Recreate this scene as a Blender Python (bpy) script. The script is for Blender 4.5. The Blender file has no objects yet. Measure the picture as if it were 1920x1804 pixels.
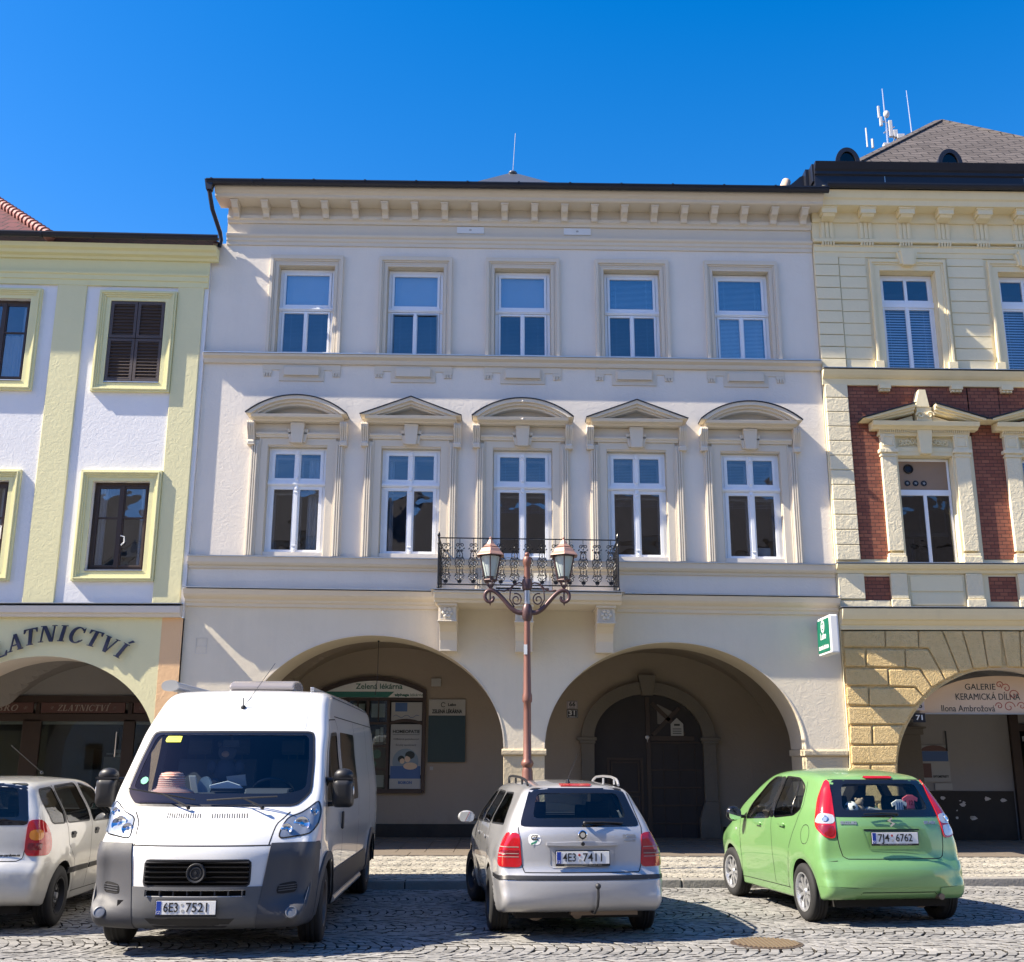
import bpy, bmesh, math, random
import numpy as np
from mathutils import Vector, Matrix
from mathutils.bvhtree import BVHTree
rng = random.Random(7)
scene = bpy.context.scene
COL = scene.collection
rad = math.radians

# ------------------------------------------------------------------ camera
cam_d = bpy.data.cameras.new("camera")
cam = bpy.data.objects.new("camera", cam_d); COL.objects.link(cam)
cam_d.sensor_fit = 'HORIZONTAL'; cam_d.sensor_width = 36.0
cam_d.lens = 36.0 * 2058.0 / 1920.0
cam_d.clip_start = 0.1; cam_d.clip_end = 3000
TH, PH = rad(14.4), rad(0.14)
Fv = Vector((0, math.cos(TH), math.sin(TH))); U0 = Vector((0, -math.sin(TH), math.cos(TH))); R0 = Vector((1, 0, 0))
Rv = R0 * math.cos(PH) + U0 * math.sin(PH); Uv = -R0 * math.sin(PH) + U0 * math.cos(PH)
M = Matrix((Rv, Uv, -Fv)).transposed().to_4x4(); M.translation = Vector((0, -20, 1.65))
cam.matrix_world = M
scene.camera = cam

# ------------------------------------------------------------------ sky and sun
SUN = Vector((-5.05, -1.02, 5.2)).normalized()          # towards the sun
elev = math.asin(SUN.z); azim = math.atan2(SUN.x, SUN.y)
world = bpy.data.worlds.new("World"); scene.world = world; world.use_nodes = True
wt = world.node_tree; wt.nodes.clear()
sky = wt.nodes.new('ShaderNodeTexSky'); sky.sky_type = 'NISHITA'; sky.sun_disc = False
sky.sun_elevation = elev; sky.sun_rotation = azim
sky.altitude = 300; sky.air_density = 1.0; sky.dust_density = 0.35; sky.ozone_density = 2.6
hs = wt.nodes.new('ShaderNodeHueSaturation'); hs.inputs['Saturation'].default_value = 1.44; hs.inputs['Hue'].default_value = 0.512
bg = wt.nodes.new('ShaderNodeBackground'); bg.inputs['Strength'].default_value = 0.142
wo = wt.nodes.new('ShaderNodeOutputWorld')
wb = wt.nodes.new('ShaderNodeMix'); wb.data_type = 'RGBA'; wb.blend_type = 'MULTIPLY'; wb.inputs[0].default_value = 1.0; wb.inputs[7].default_value = (1.15, .745, .63, 1)   # daylight white balance
wt.links.new(sky.outputs[0], hs.inputs['Color']); wt.links.new(hs.outputs[0], wb.inputs[6]); wt.links.new(wb.outputs[2], bg.inputs[0]); wt.links.new(bg.outputs[0], wo.inputs[0])
sun_d = bpy.data.lights.new("sun", 'SUN'); sun_d.energy = 4.2; sun_d.angle = rad(0.53); sun_d.color = (1.0, 0.90, 0.74)
sun = bpy.data.objects.new("sun", sun_d); COL.objects.link(sun)
sun.rotation_euler = (-SUN).to_track_quat('-Z', 'Y').to_euler(); sun.location = (-30, -20, 40)
scene.view_settings.view_transform = 'Standard'; scene.view_settings.look = 'None'
scene.view_settings.exposure = 1.52; scene.view_settings.gamma = 1.0
scene.cycles.use_denoising = True
scene.cycles.max_bounces = 8; scene.cycles.diffuse_bounces = 4; scene.cycles.glossy_bounces = 4
scene.cycles.transparent_max_bounces = 12; scene.cycles.transmission_bounces = 6
scene.cycles.sample_clamp_indirect = 6.0
scene.cycles.caustics_reflective = False; scene.cycles.caustics_refractive = False

# ------------------------------------------------------------------ materials
MATS = {}
def _new(name):
    m = bpy.data.materials.new(name); m.use_nodes = True; nt = m.node_tree
    return m, nt, nt.nodes['Principled BSDF']
def setp(b, **k):
    for a, v in k.items():
        i = {'metal': 'Metallic', 'rough': 'Roughness', 'coat': 'Coat Weight', 'coatr': 'Coat Roughness', 'ior': 'IOR',
             'spec': 'Specular IOR Level', 'trans': 'Transmission Weight', 'alpha': 'Alpha'}[a]
        b.inputs[i].default_value = v
def noise(nt, scale, detail=4, rough=.55, vec=None, dist=0.0):
    n = nt.nodes.new('ShaderNodeTexNoise'); n.inputs['Scale'].default_value = scale; n.inputs['Detail'].default_value = detail
    n.inputs['Roughness'].default_value = rough; n.inputs['Distortion'].default_value = dist
    if vec is not None: nt.links.new(vec, n.inputs['Vector'])
    return n.outputs['Fac']
def objco(nt, scale=(1, 1, 1)):
    t = nt.nodes.new('ShaderNodeTexCoord'); mp = nt.nodes.new('ShaderNodeMapping'); mp.inputs['Scale'].default_value = scale
    nt.links.new(t.outputs['Object'], mp.inputs['Vector']); return mp.outputs[0]
def ramp(nt, fac, stops):
    r = nt.nodes.new('ShaderNodeValToRGB'); nt.links.new(fac, r.inputs[0]); e = r.color_ramp.elements
    while len(e) < len(stops): e.new(0.5)
    for i, (p, c) in enumerate(stops):
        e[i].position = p; e[i].color = (c, c, c, 1) if isinstance(c, (int, float)) else (*c, 1)
    return r.outputs[0]
def mixc(nt, fac, a, b, mode='MIX'):
    n = nt.nodes.new('ShaderNodeMix'); n.data_type = 'RGBA'; n.blend_type = mode
    for inp, v in ((n.inputs[0], fac), (n.inputs[6], a), (n.inputs[7], b)):
        if isinstance(v, (int, float)): inp.default_value = v
        elif isinstance(v, tuple): inp.default_value = (*v, 1) if len(v) == 3 else v
        else: nt.links.new(v, inp)
    return n.outputs[2]
def bump(nt, b, h, dist, strength=1.0, prev=None):
    n = nt.nodes.new('ShaderNodeBump'); n.inputs['Distance'].default_value = dist; n.inputs['Strength'].default_value = strength
    nt.links.new(h, n.inputs['Height'])
    if prev is not None: nt.links.new(prev, n.inputs['Normal'])
    if b is not None: nt.links.new(n.outputs[0], b.inputs['Normal'])
    return n.outputs[0]
def scl(c, k): return tuple(min(1, v * k) for v in c)

def mat_plain(name, col, rough=.6, metal=0.0, var=0.08, bumpd=0.0, bscale=60, **k):
    if name in MATS: return MATS[name]
    m, nt, b = _new(name); setp(b, rough=rough, metal=metal, **k)
    v = objco(nt); f = noise(nt, 3.5, 5, .6, v)
    c = mixc(nt, f, scl(col, 1 - var), scl(col, 1 + var)); nt.links.new(c, b.inputs['Base Color'])
    if bumpd: bump(nt, b, noise(nt, bscale, 5, .6, v), bumpd)
    MATS[name] = m; return m
def mat_plaster(name, col, dirt=.10, bumpd=0.012, mott=.05, streak=.06):
    """painted render: trowel ripples, fine grain, faint stains"""
    m, nt, b = _new(name); setp(b, rough=.9, spec=.15)
    v = objco(nt)
    big = noise(nt, .9, 4, .6, v); c = mixc(nt, big, scl(col, 1 - mott), scl(col, 1 + mott))
    st = ramp(nt, noise(nt, 1.0, 5, .7, objco(nt, (3.2, 3.2, .35))), [(.45, 0.0), (.8, 1.0)])
    c = mixc(nt, mixv(nt, st, streak), c, scl(col, .72), 'MIX')
    sp = ramp(nt, noise(nt, 2.3, 7, .75, v), [(.55, 0.0), (.78, 1.0)])
    c = mixc(nt, mixv(nt, sp, dirt), c, scl(col, .75))
    # splashed dirt on the lowest metre of a wall
    sep = nt.nodes.new('ShaderNodeSeparateXYZ'); nt.links.new(v, sep.inputs[0])
    lo = ramp(nt, math2(nt, 'ADD', sep.outputs[2], mixv(nt, noise(nt, 3.5, 6, .7, v), .9)), [(.55, 1.0), (1.0, 0.0)])
    c = mixc(nt, mixv(nt, lo, .55), c, scl(col, .45))
    nt.links.new(c, b.inputs['Base Color'])
    h1 = noise(nt, 9, 4, .6, v, 1.3); h2 = noise(nt, 45, 4, .6, v)
    n1 = bump(nt, None, h1, bumpd); bump(nt, b, h2, bumpd * .12, 1.0, n1)
    MATS[name] = m; return m
def mixv(nt, a, k):
    n = nt.nodes.new('ShaderNodeMath'); n.operation = 'MULTIPLY'; n.inputs[1].default_value = k
    nt.links.new(a, n.inputs[0]); return n.outputs[0]
def math2(nt, op, a, b=None):
    n = nt.nodes.new('ShaderNodeMath'); n.operation = op
    for i, v in enumerate((a, b)):
        if v is None: continue
        if isinstance(v, (int, float)): n.inputs[i].default_value = v
        else: nt.links.new(v, n.inputs[i])
    return n.outputs[0]
def mat_glass(name, tint=(.75, .8, .82), refl=1.6, dark=.0, rough=0.02, wav=0.0):
    """thin window pane: clear/tinted with Fresnel reflections"""
    m = bpy.data.materials.new(name); m.use_nodes = True; nt = m.node_tree; nt.nodes.clear()
    o = nt.nodes.new('ShaderNodeOutputMaterial'); t = nt.nodes.new('ShaderNodeBsdfTransparent'); t.inputs[0].default_value = (*tint, 1)
    g = nt.nodes.new('ShaderNodeBsdfGlossy'); g.inputs['Roughness'].default_value = rough
    g.inputs[0].default_value = (.95, .97, 1, 1)
    fr = nt.nodes.new('ShaderNodeFresnel'); ge = nt.nodes.new('ShaderNodeNewGeometry'); mp = nt.nodes.new('ShaderNodeMapRange')
    mp.inputs['To Min'].default_value = refl; mp.inputs['To Max'].default_value = 1.0 / refl      # same reflectance from both sides of the pane
    nt.links.new(ge.outputs['Backfacing'], mp.inputs['Value']); nt.links.new(mp.outputs[0], fr.inputs['IOR'])
    if wav:
        bp = bump(nt, None, noise(nt, 1.6, 2, .4, objco(nt)), wav); nt.links.new(bp, g.inputs['Normal'])
    mx = nt.nodes.new('ShaderNodeMixShader'); nt.links.new(fr.outputs[0], mx.inputs[0]); nt.links.new(t.outputs[0], mx.inputs[1]); nt.links.new(g.outputs[0], mx.inputs[2])
    nt.links.new(mx.outputs[0], o.inputs[0]); MATS[name] = m; return m

def mat_paint(name, col, metal=0.0, rough=.35, coat=1.0, flake=0.0, dirt=.25):
    m, nt, b = _new(name); setp(b, rough=rough, metal=metal, coat=coat, coatr=.04)
    v = objco(nt)
    # road dust towards the sills: a soft band with ragged top (real dirt, not shade)
    sep = nt.nodes.new('ShaderNodeSeparateXYZ'); nt.links.new(v, sep.inputs[0])
    low = ramp(nt, math2(nt, 'ADD', sep.outputs[2], mixv(nt, noise(nt, 3, 5, .7, v), .5)), [(.45, 1.0), (1.0, 0.0)])
    sp = ramp(nt, noise(nt, 9, 6, .75, v), [(.5, 0.0), (.75, 1.0)])
    f = mixv(nt, math2(nt, 'ADD', mixv(nt, low, .8), mixv(nt, sp, .25)), dirt)
    c = mixc(nt, f, col, (.23, .21, .18)); nt.links.new(c, b.inputs['Base Color'])
    r = math2(nt, 'ADD', mixv(nt, f, .5), rough); nt.links.new(r, b.inputs['Roughness'])
    cr = math2(nt, 'ADD', mixv(nt, f, .25), .02); nt.links.new(cr, b.inputs['Coat Roughness'])
    if flake:
        bump(nt, b, noise(nt, 900, 1, .5, v), flake)
    MATS[name] = m; return m

wallc = (.74, .70, .63)
mat_plaster('render_lilac', (.79, .725, .635), bumpd=.005, dirt=.16, streak=.14, mott=.07)
mat_plaster('render_cream', (.69, .62, .51), bumpd=.003, dirt=.12, streak=.08)
mat_plaster('render_ground', (.74, .665, .53), bumpd=.0055, dirt=.16, streak=.16, mott=.08)
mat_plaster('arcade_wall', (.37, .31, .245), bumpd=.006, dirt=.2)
mat_plaster('render_white', (.80, .79, .79), bumpd=.0055, dirt=.06)
mat_plaster('render_lime', (.76, .71, .43), bumpd=.0055, dirt=.08)
mat_plaster('trim_lime', (.76, .72, .42), bumpd=.003, dirt=.08)
mat_plaster('render_orange', (.80, .52, .29), bumpd=.008, dirt=.08)
mat_plaster('render_grey', (.66, .62, .57), bumpd=.004, dirt=.2)
mat_plaster('render_yellow', (.82, .73, .50), bumpd=.004, dirt=.2, streak=.15)
mat_plaster('trim_yellow', (.83, .72, .47), bumpd=.003, dirt=.25, streak=.2)
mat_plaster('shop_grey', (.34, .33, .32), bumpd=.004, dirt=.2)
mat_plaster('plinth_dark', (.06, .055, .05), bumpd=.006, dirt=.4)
mat_plaster('sandstone', (.55, .47, .33), bumpd=.012, dirt=.4, mott=.15)
mat_plaster('grey_stone', (.20, .18, .15), bumpd=.008, dirt=.5, mott=.15)
mat_plaster('reveal_cream', (.60, .54, .42), bumpd=.003)

def mat_rough_ochre():
    m, nt, b = _new('rusticated_ochre'); setp(b, rough=.95, spec=.1)
    v = objco(nt); n1 = noise(nt, 2.5, 4, .6, v)
    c = mixc(nt, n1, (.66, .48, .22), (.78, .59, .31))
    n2 = ramp(nt, noise(nt, 11, 5, .7, v), [(.5, 0.0), (.7, 1.0)]); c = mixc(nt, mixv(nt, n2, .35), c, (.40, .30, .14))
    nt.links.new(c, b.inputs['Base Color'])
    h = noise(nt, 16, 3, .6, v, 2.2); n0 = bump(nt, None, h, .028); bump(nt, b, noise(nt, 70, 3, .6, v), .003, 1, n0)
    MATS['rusticated_ochre'] = m
mat_rough_ochre()
def mat_brick():
    m, nt, b = _new('red_brick'); setp(b, rough=.85, spec=.2)
    t = nt.nodes.new('ShaderNodeTexCoord'); sep = nt.nodes.new('ShaderNodeSeparateXYZ'); nt.links.new(t.outputs['Object'], sep.inputs[0])
    cmb = nt.nodes.new('ShaderNodeCombineXYZ'); nt.links.new(sep.outputs[0], cmb.inputs[0]); nt.links.new(sep.outputs[2], cmb.inputs[1])
    br = nt.nodes.new('ShaderNodeTexBrick'); nt.links.new(cmb.outputs[0], br.inputs['Vector'])
    br.inputs['Scale'].default_value = 1.0; br.inputs['Brick Width'].default_value = .15; br.inputs['Row Height'].default_value = .068
    br.inputs['Mortar Size'].default_value = .006; br.inputs['Mortar Smooth'].default_value = .25
    br.inputs['Color1'].default_value = (.40, .15, .09, 1); br.inputs['Color2'].default_value = (.26, .09, .06, 1); br.inputs['Mortar'].default_value = (.10, .06, .05, 1)
    v = objco(nt); c = mixc(nt, mixv(nt, noise(nt, 2.0, 5, .7, v), .5), br.outputs['Color'], (.12, .05, .045))
    nt.links.new(c, b.inputs['Base Color'])
    h = math2(nt, 'SUBTRACT', mixv(nt, noise(nt, 40, 4, .6, v), .25), br.outputs['Fac']); bump(nt, b, h, .006)
    MATS['red_brick'] = m
mat_brick()
def mat_stone(name, c1, c2, bs=.004):
    """cobbles: colour of each stone comes from its own attribute"""
    m, nt, b = _new(name); setp(b, rough=.88, spec=.2)
    a = nt.nodes.new('ShaderNodeAttribute'); a.attribute_name = 'tone'
    c = mixc(nt, a.outputs['Fac'], c1, c2); v = objco(nt)
    c = mixc(nt, mixv(nt, ramp(nt, noise(nt, .8, 5, .65, v), [(.4, 0.0), (.75, 1.0)]), .35), c, scl(c1, .8))
    c = mixc(nt, mixv(nt, ramp(nt, noise(nt, 90, 3, .6, v), [(.5, 0.0), (.7, 1.0)]), .25), c, scl(c2, 1.25))
    nt.links.new(c, b.inputs['Base Color']); bump(nt, b, noise(nt, 55, 4, .65, v), bs)
    MATS[name] = m
mat_stone('granite_setts', (.155, .152, .146), (.325, .316, .30))
mat_stone('small_setts', (.26, .24, .20), (.44, .41, .345), .003)
mat_plain('sand_joint', (.055, .05, .042), .95, bumpd=.004)
mat_plain('tile_floor', (.17, .14, .11), .6, bumpd=.002)
mat_plain('kerb_granite', (.25, .235, .21), .8, var=.25, bumpd=.012, bscale=25)
mat_plain('white_frame', (.80, .82, .85), .35, coat=.2)
mat_plain('white_blind', (.76, .78, .80), .55)
mat_plain('gray_blind', (.25, .28, .33), .6)
mat_plain('dark_interior', (.035, .033, .035), .9)
mat_plain('room_wall', (.20, .19, .18), .9)
mat_plain('curtain', (.42, .42, .42), .9)
mat_plain('black_metal', (.016, .017, .022), .38, metal=.3, bumpd=.001)
mat_plain('anthracite_sheet', (.022, .024, .034), .38, metal=.4, var=.2)
mat_plain('zinc_sheet', (.45, .46, .47), .38, metal=.8, var=.25)
mat_plain('wrought_iron', (.018, .018, .02), .32, metal=.5)
mat_plain('dark_brown_wood', (.045, .026, .018), .5, var=.25, bumpd=.001)
mat_plain('shutter_wood', (.075, .055, .05), .55, var=.2)
mat_plain('gate_wood', (.022, .017, .018), .6, var=.3, bumpd=.002)
mat_plain('lamp_copper', (.22, .10, .075), .45, metal=.25, var=.15, bumpd=.001)
mat_plain('lamp_copper_light', (.40, .23, .18), .5, metal=.2, var=.15)
mat_plain('lamp_brown', (.10, .055, .055), .4, metal=.3)
mat_plain('letter_blue', (.012, .016, .045), .4)
mat_plain('sign_green', (.0, .13, .075), .4)
mat_plain('sign_teal', (.02, .17, .14), .5)
mat_plain('sign_white', (.72, .73, .73), .45)
mat_plain('sign_grey', (.42, .42, .40), .6)
mat_plain('board_teal', (.012, .038, .04), .3)
mat_plain('ink', (.02, .03, .03), .6); mat_plain('ink_green', (.01, .12, .09), .6)
mat_plain('sign_sand', (.66, .50, .36), .6); mat_plain('sign_red', (.45, .10, .07), .6)
mat_plain('sign_brown', (.11, .05, .042), .5); mat_plain('sign_letter', (.34, .28, .24), .6)
mat_plain('poster_blue', (.05, .12, .30), .5); mat_plain('poster_sky', (.20, .27, .33), .5); mat_plain('poster_pale', (.36, .37, .37), .5)
mat_plain('enamel_black', (.012, .013, .02), .3); mat_plain('enamel_pink', (.50, .44, .45), .4)
mat_plain('aluminium', (.62, .63, .64), .35, metal=.9)
mat_plain('antenna_white', (.55, .56, .57), .5)
mat_plain('tan_board', (.30, .20, .13), .6)
mat_plain('window_room', (.17, .17, .18), .9)
mat_glass('pane', (.84, .88, .93), 1.85, wav=.012)
mat_glass('pane_sky', (.86, .90, .94), 2.3, wav=.004)
mat_glass('pane_dark', (.45, .50, .55), 1.8, wav=.01)
mat_glass('car_glass', (.62, .68, .68), 1.5)
mat_glass('clear_glass', (.80, .85, .84), 1.45)
mat_glass('tinted_glass', (.07, .08, .08), 1.5)
mat_glass('lens_clear', (.88, .9, .92), 1.5)
def mat_rooftile(name, c1, c2, w, h, metal=0):
    m, nt, b = _new(name); setp(b, rough=.75, metal=metal, spec=.25)
    t = nt.nodes.new('ShaderNodeTexCoord'); sep = nt.nodes.new('ShaderNodeSeparateXYZ'); nt.links.new(t.outputs['Object'], sep.inputs[0])
    cmb = nt.nodes.new('ShaderNodeCombineXYZ'); nt.links.new(sep.outputs[0], cmb.inputs[0])
    wv = math2(nt, 'SINE', mixv(nt, sep.outputs[0], 6.283 / w)); nt.links.new(math2(nt, 'ADD', mixv(nt, sep.outputs[2], 1.4), mixv(nt, wv, .035)), cmb.inputs[1])
    br = nt.nodes.new('ShaderNodeTexBrick'); nt.links.new(cmb.outputs[0], br.inputs['Vector'])
    br.inputs['Scale'].default_value = 1; br.inputs['Brick Width'].default_value = w; br.inputs['Row Height'].default_value = h
    br.inputs['Mortar Size'].default_value = .014; br.inputs['Mortar Smooth'].default_value = .1
    br.inputs['Color1'].default_value = (*c1, 1); br.inputs['Color2'].default_value = (*c2, 1); br.inputs['Mortar'].default_value = (.02, .018, .018, 1)
    c = mixc(nt, mixv(nt, noise(nt, 1.3, 5, .6, objco(nt)), .5), br.outputs['Color'], scl(c1, .7))
    nt.links.new(c, b.inputs['Base Color']); bump(nt, b, math2(nt, 'MULTIPLY', br.outputs['Fac'], -1.0), .02)
    MATS[name] = m
mat_rooftile('shingle', (.10, .086, .078), (.145, .125, .115), .42, .20)
mat_rooftile('clay_tile', (.10, .032, .035), (.14, .045, .045), .30, .34)

# ------------------------------------------------------------------ mesh builder
WARP = [None]
class MB:
    def __init__(s): s.v = []; s.f = []; s.m = []; s.cm = 0; s.uv = None
    def add(s, vs, fs):
        o = len(s.v); s.v += [tuple(p) for p in vs]; s.f += [tuple(i + o for i in f) for f in fs]; s.m += [s.cm] * len(fs); return s
    def box(s, x0, x1, y0, y1, z0, z1):
        if x0 > x1: x0, x1 = x1, x0
        if y0 > y1: y0, y1 = y1, y0
        if z0 > z1: z0, z1 = z1, z0
        return s.add([(x0, y0, z0), (x1, y0, z0), (x1, y1, z0), (x0, y1, z0), (x0, y0, z1), (x1, y0, z1), (x1, y1, z1), (x0, y1, z1)],
                     [(0, 3, 2, 1), (4, 5, 6, 7), (0, 1, 5, 4), (1, 2, 6, 5), (2, 3, 7, 6), (3, 0, 4, 7)])
    def obox(s, c, ax, ay, az):     # oriented box: centre and half axes
        c, ax, ay, az = Vector(c), Vector(ax), Vector(ay), Vector(az)
        vs = [c + ax * i + ay * j + az * k for k in (-1, 1) for (i, j) in ((-1, -1), (1, -1), (1, 1), (-1, 1))]
        return s.add(vs, [(0, 3, 2, 1), (4, 5, 6, 7), (0, 1, 5, 4), (1, 2, 6, 5), (2, 3, 7, 6), (3, 0, 4, 7)])
    def prism(s, poly, axis, a, b):
        """poly (2D) extruded along axis: 'y' -> poly in xz; 'x' -> poly in yz; 'z' -> poly in xy"""
        n = len(poly)
        g = {'y': lambda p, t: (p[0], t, p[1]), 'x': lambda p, t: (t, p[0], p[1]), 'z': lambda p, t: (p[0], p[1], t)}[axis]
        vs = [g(p, a) for p in poly] + [g(p, b) for p in poly]
        return s.add(vs, [tuple(range(n)), tuple(range(2 * n - 1, n - 1, -1))] + [(i, i + n, (i + 1) % n + n, (i + 1) % n) for i in range(n)])
    def strip(s, inner, outer, axis, a, b, closed=False):
        """band between two 2D polylines extruded along axis"""
        n = len(inner); g = {'y': lambda p, t: (p[0], t, p[1]), 'x': lambda p, t: (t, p[0], p[1]), 'z': lambda p, t: (p[0], p[1], t)}[axis]
        vs = [g(p, a) for p in inner] + [g(p, a) for p in outer] + [g(p, b) for p in inner] + [g(p, b) for p in outer]
        fs = []; r = n if closed else n - 1
        for i in range(r):
            j = (i + 1) % n
            fs += [(i, j, n + j, n + i), (2 * n + i, 3 * n + i, 3 * n + j, 2 * n + j), (i, 2 * n + i, 2 * n + j, j), (n + i, n + j, 3 * n + j, 3 * n + i)]
        if not closed: fs += [(0, n, 3 * n, 2 * n), (n - 1, 3 * n - 1, 4 * n - 1, 2 * n - 1)]
        return s.add(vs, fs)
    def tube(s, pts, r, n=8, cap=True, rs=None):
        pts = [Vector(p) for p in pts]; k = len(pts); base = len(s.v); up = None; vs = []
        for i, p in enumerate(pts):
            t = (pts[min(i + 1, k - 1)] - pts[max(i - 1, 0)])
            if t.length < 1e-9: t = Vector((0, 0, 1))
            t.normalize()
            if up is None: up = Vector((0, 0, 1)) if abs(t.z) < .9 else Vector((1, 0, 0))
            a = t.cross(up); a = a.normalized() if a.length > 1e-6 else t.orthogonal().normalized(); b = a.cross(t).normalized(); up = b
            rr = rs[i] if rs else r
            for j in range(n):
                w = 2 * math.pi * j / n; vs.append(p + a * math.cos(w) * rr + b * math.sin(w) * rr)
        fs = [(i * n + j, i * n + (j + 1) % n, (i + 1) * n + (j + 1) % n, (i + 1) * n + j) for i in range(k - 1) for j in range(n)]
        if cap: fs += [tuple(range(n - 1, -1, -1)), tuple((k - 1) * n + j for j in range(n))]
        return s.add(vs, fs)
    def lathe(s, prof, c=(0, 0, 0), n=24, axis='z', cap=True):
        c = Vector(c); vs = []
        for (r, h) in prof:
            for j in range(n):
                w = 2 * math.pi * j / n; a, b = r * math.cos(w), r * math.sin(w)
                vs.append(c + Vector({'z': (a, b, h), 'x': (h, a, b), 'y': (b, h, a)}[axis]))
        k = len(prof)
        fs = [(i * n + j, i * n + (j + 1) % n, (i + 1) * n + (j + 1) % n, (i + 1) * n + j) for i in range(k - 1) for j in range(n)]
        if cap: fs += [tuple(range(n - 1, -1, -1)), tuple((k - 1) * n + j for j in range(n))]
        return s.add(vs, fs)
    def ball(s, c, r, n=12, sq=(1, 1, 1)):
        prof = [(max(1e-4, r * math.sin(math.pi * i / n)), -r * math.cos(math.pi * i / n)) for i in range(n + 1)]
        o = len(s.v); s.lathe(prof, (0, 0, 0), n * 2)
        for i in range(o, len(s.v)):
            p = s.v[i]; s.v[i] = (c[0] + p[0] * sq[0], c[1] + p[1] * sq[1], c[2] + p[2] * sq[2])
        return s
    def xform(s, f, start=0):
        s.v[start:] = [tuple(f(Vector(p))) for p in s.v[start:]]; return s
    def build(s, name, mat, parent=None, smooth=False, bevel=0.0, seg=2, angle=40, fix=True):
        if not s.v: return None
        me = bpy.data.meshes.new(name); vs = s.v
        if WARP[0]: vs = [WARP[0](*p) for p in vs]
        me.from_pydata(vs, [], s.f); mats = mat if isinstance(mat, (list, tuple)) else [mat]
        for m in mats: me.materials.append(MATS[m] if isinstance(m, str) else m)
        me.polygons.foreach_set('material_index', s.m)
        if fix:
            bm = bmesh.new(); bm.from_mesh(me); bmesh.ops.recalc_face_normals(bm, faces=bm.faces[:]); bm.to_mesh(me); bm.free()
        if smooth:
            me.polygons.foreach_set('use_smooth', [True] * len(me.polygons)); me.set_sharp_from_angle(angle=rad(angle))
        me.update()
        o = bpy.data.objects.new(name, me); COL.objects.link(o)
        if parent is not None: o.parent = parent
        if bevel:
            b = o.modifiers.new('bevel', 'BEVEL'); b.width = bevel; b.segments = seg; b.limit_method = 'ANGLE'; b.angle_limit = rad(35)
        return o

def tag(o, label=None, cat=None, group=None, kind=None):
    if label: o['label'] = label
    if cat: o['category'] = cat
    if group: o['group'] = group
    if kind: o['kind'] = kind
    return o
def thing(name, label, cat, loc=(0, 0, 0), rz=0.0, group=None):
    o = bpy.data.objects.new(name, None); COL.objects.link(o); o.location = loc; o.rotation_euler = (0, 0, rz)
    o.empty_display_size = .2
    return tag(o, label, cat, group)
def text_mb(txt, size, at, u=(1, 0, 0), v=(0, 0, 1), depth=.004, align='CENTER', width=None, shear=0.0, bold=0.0, space=1.0):
    """text outline turned into a mesh builder; u,v are writing directions"""
    cu = bpy.data.curves.new('t', 'FONT'); cu.body = txt; cu.size = size; cu.align_x = align; cu.align_y = 'CENTER'
    cu.extrude = depth / 2; cu.offset = bold; cu.shear = shear; cu.space_character = space; cu.resolution_u = 3
    ob = bpy.data.objects.new('t', cu); COL.objects.link(ob)
    dg = bpy.context.evaluated_depsgraph_get(); me = bpy.data.meshes.new_from_object(ob.evaluated_get(dg))
    xs = [p.co.x for p in me.vertices]
    sx = 1.0
    if width and xs: sx = width / max(1e-6, max(xs) - min(xs))
    u, v = Vector(u).normalized(), Vector(v).normalized(); n = u.cross(v); at = Vector(at)
    mb = MB(); mb.add([at + u * p.co.x * sx + v * p.co.y + n * p.co.z for p in me.vertices], [tuple(f.vertices) for f in me.polygons])
    bpy.data.objects.remove(ob); bpy.data.curves.remove(cu); bpy.data.meshes.remove(me)
    return mb
def merge(a, b, mi=None):
    o = len(a.v); a.v += b.v; a.f += [tuple(i + o for i in f) for f in b.f]; a.m += [a.cm if mi is None else mi] * len(b.f); return a

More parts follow.
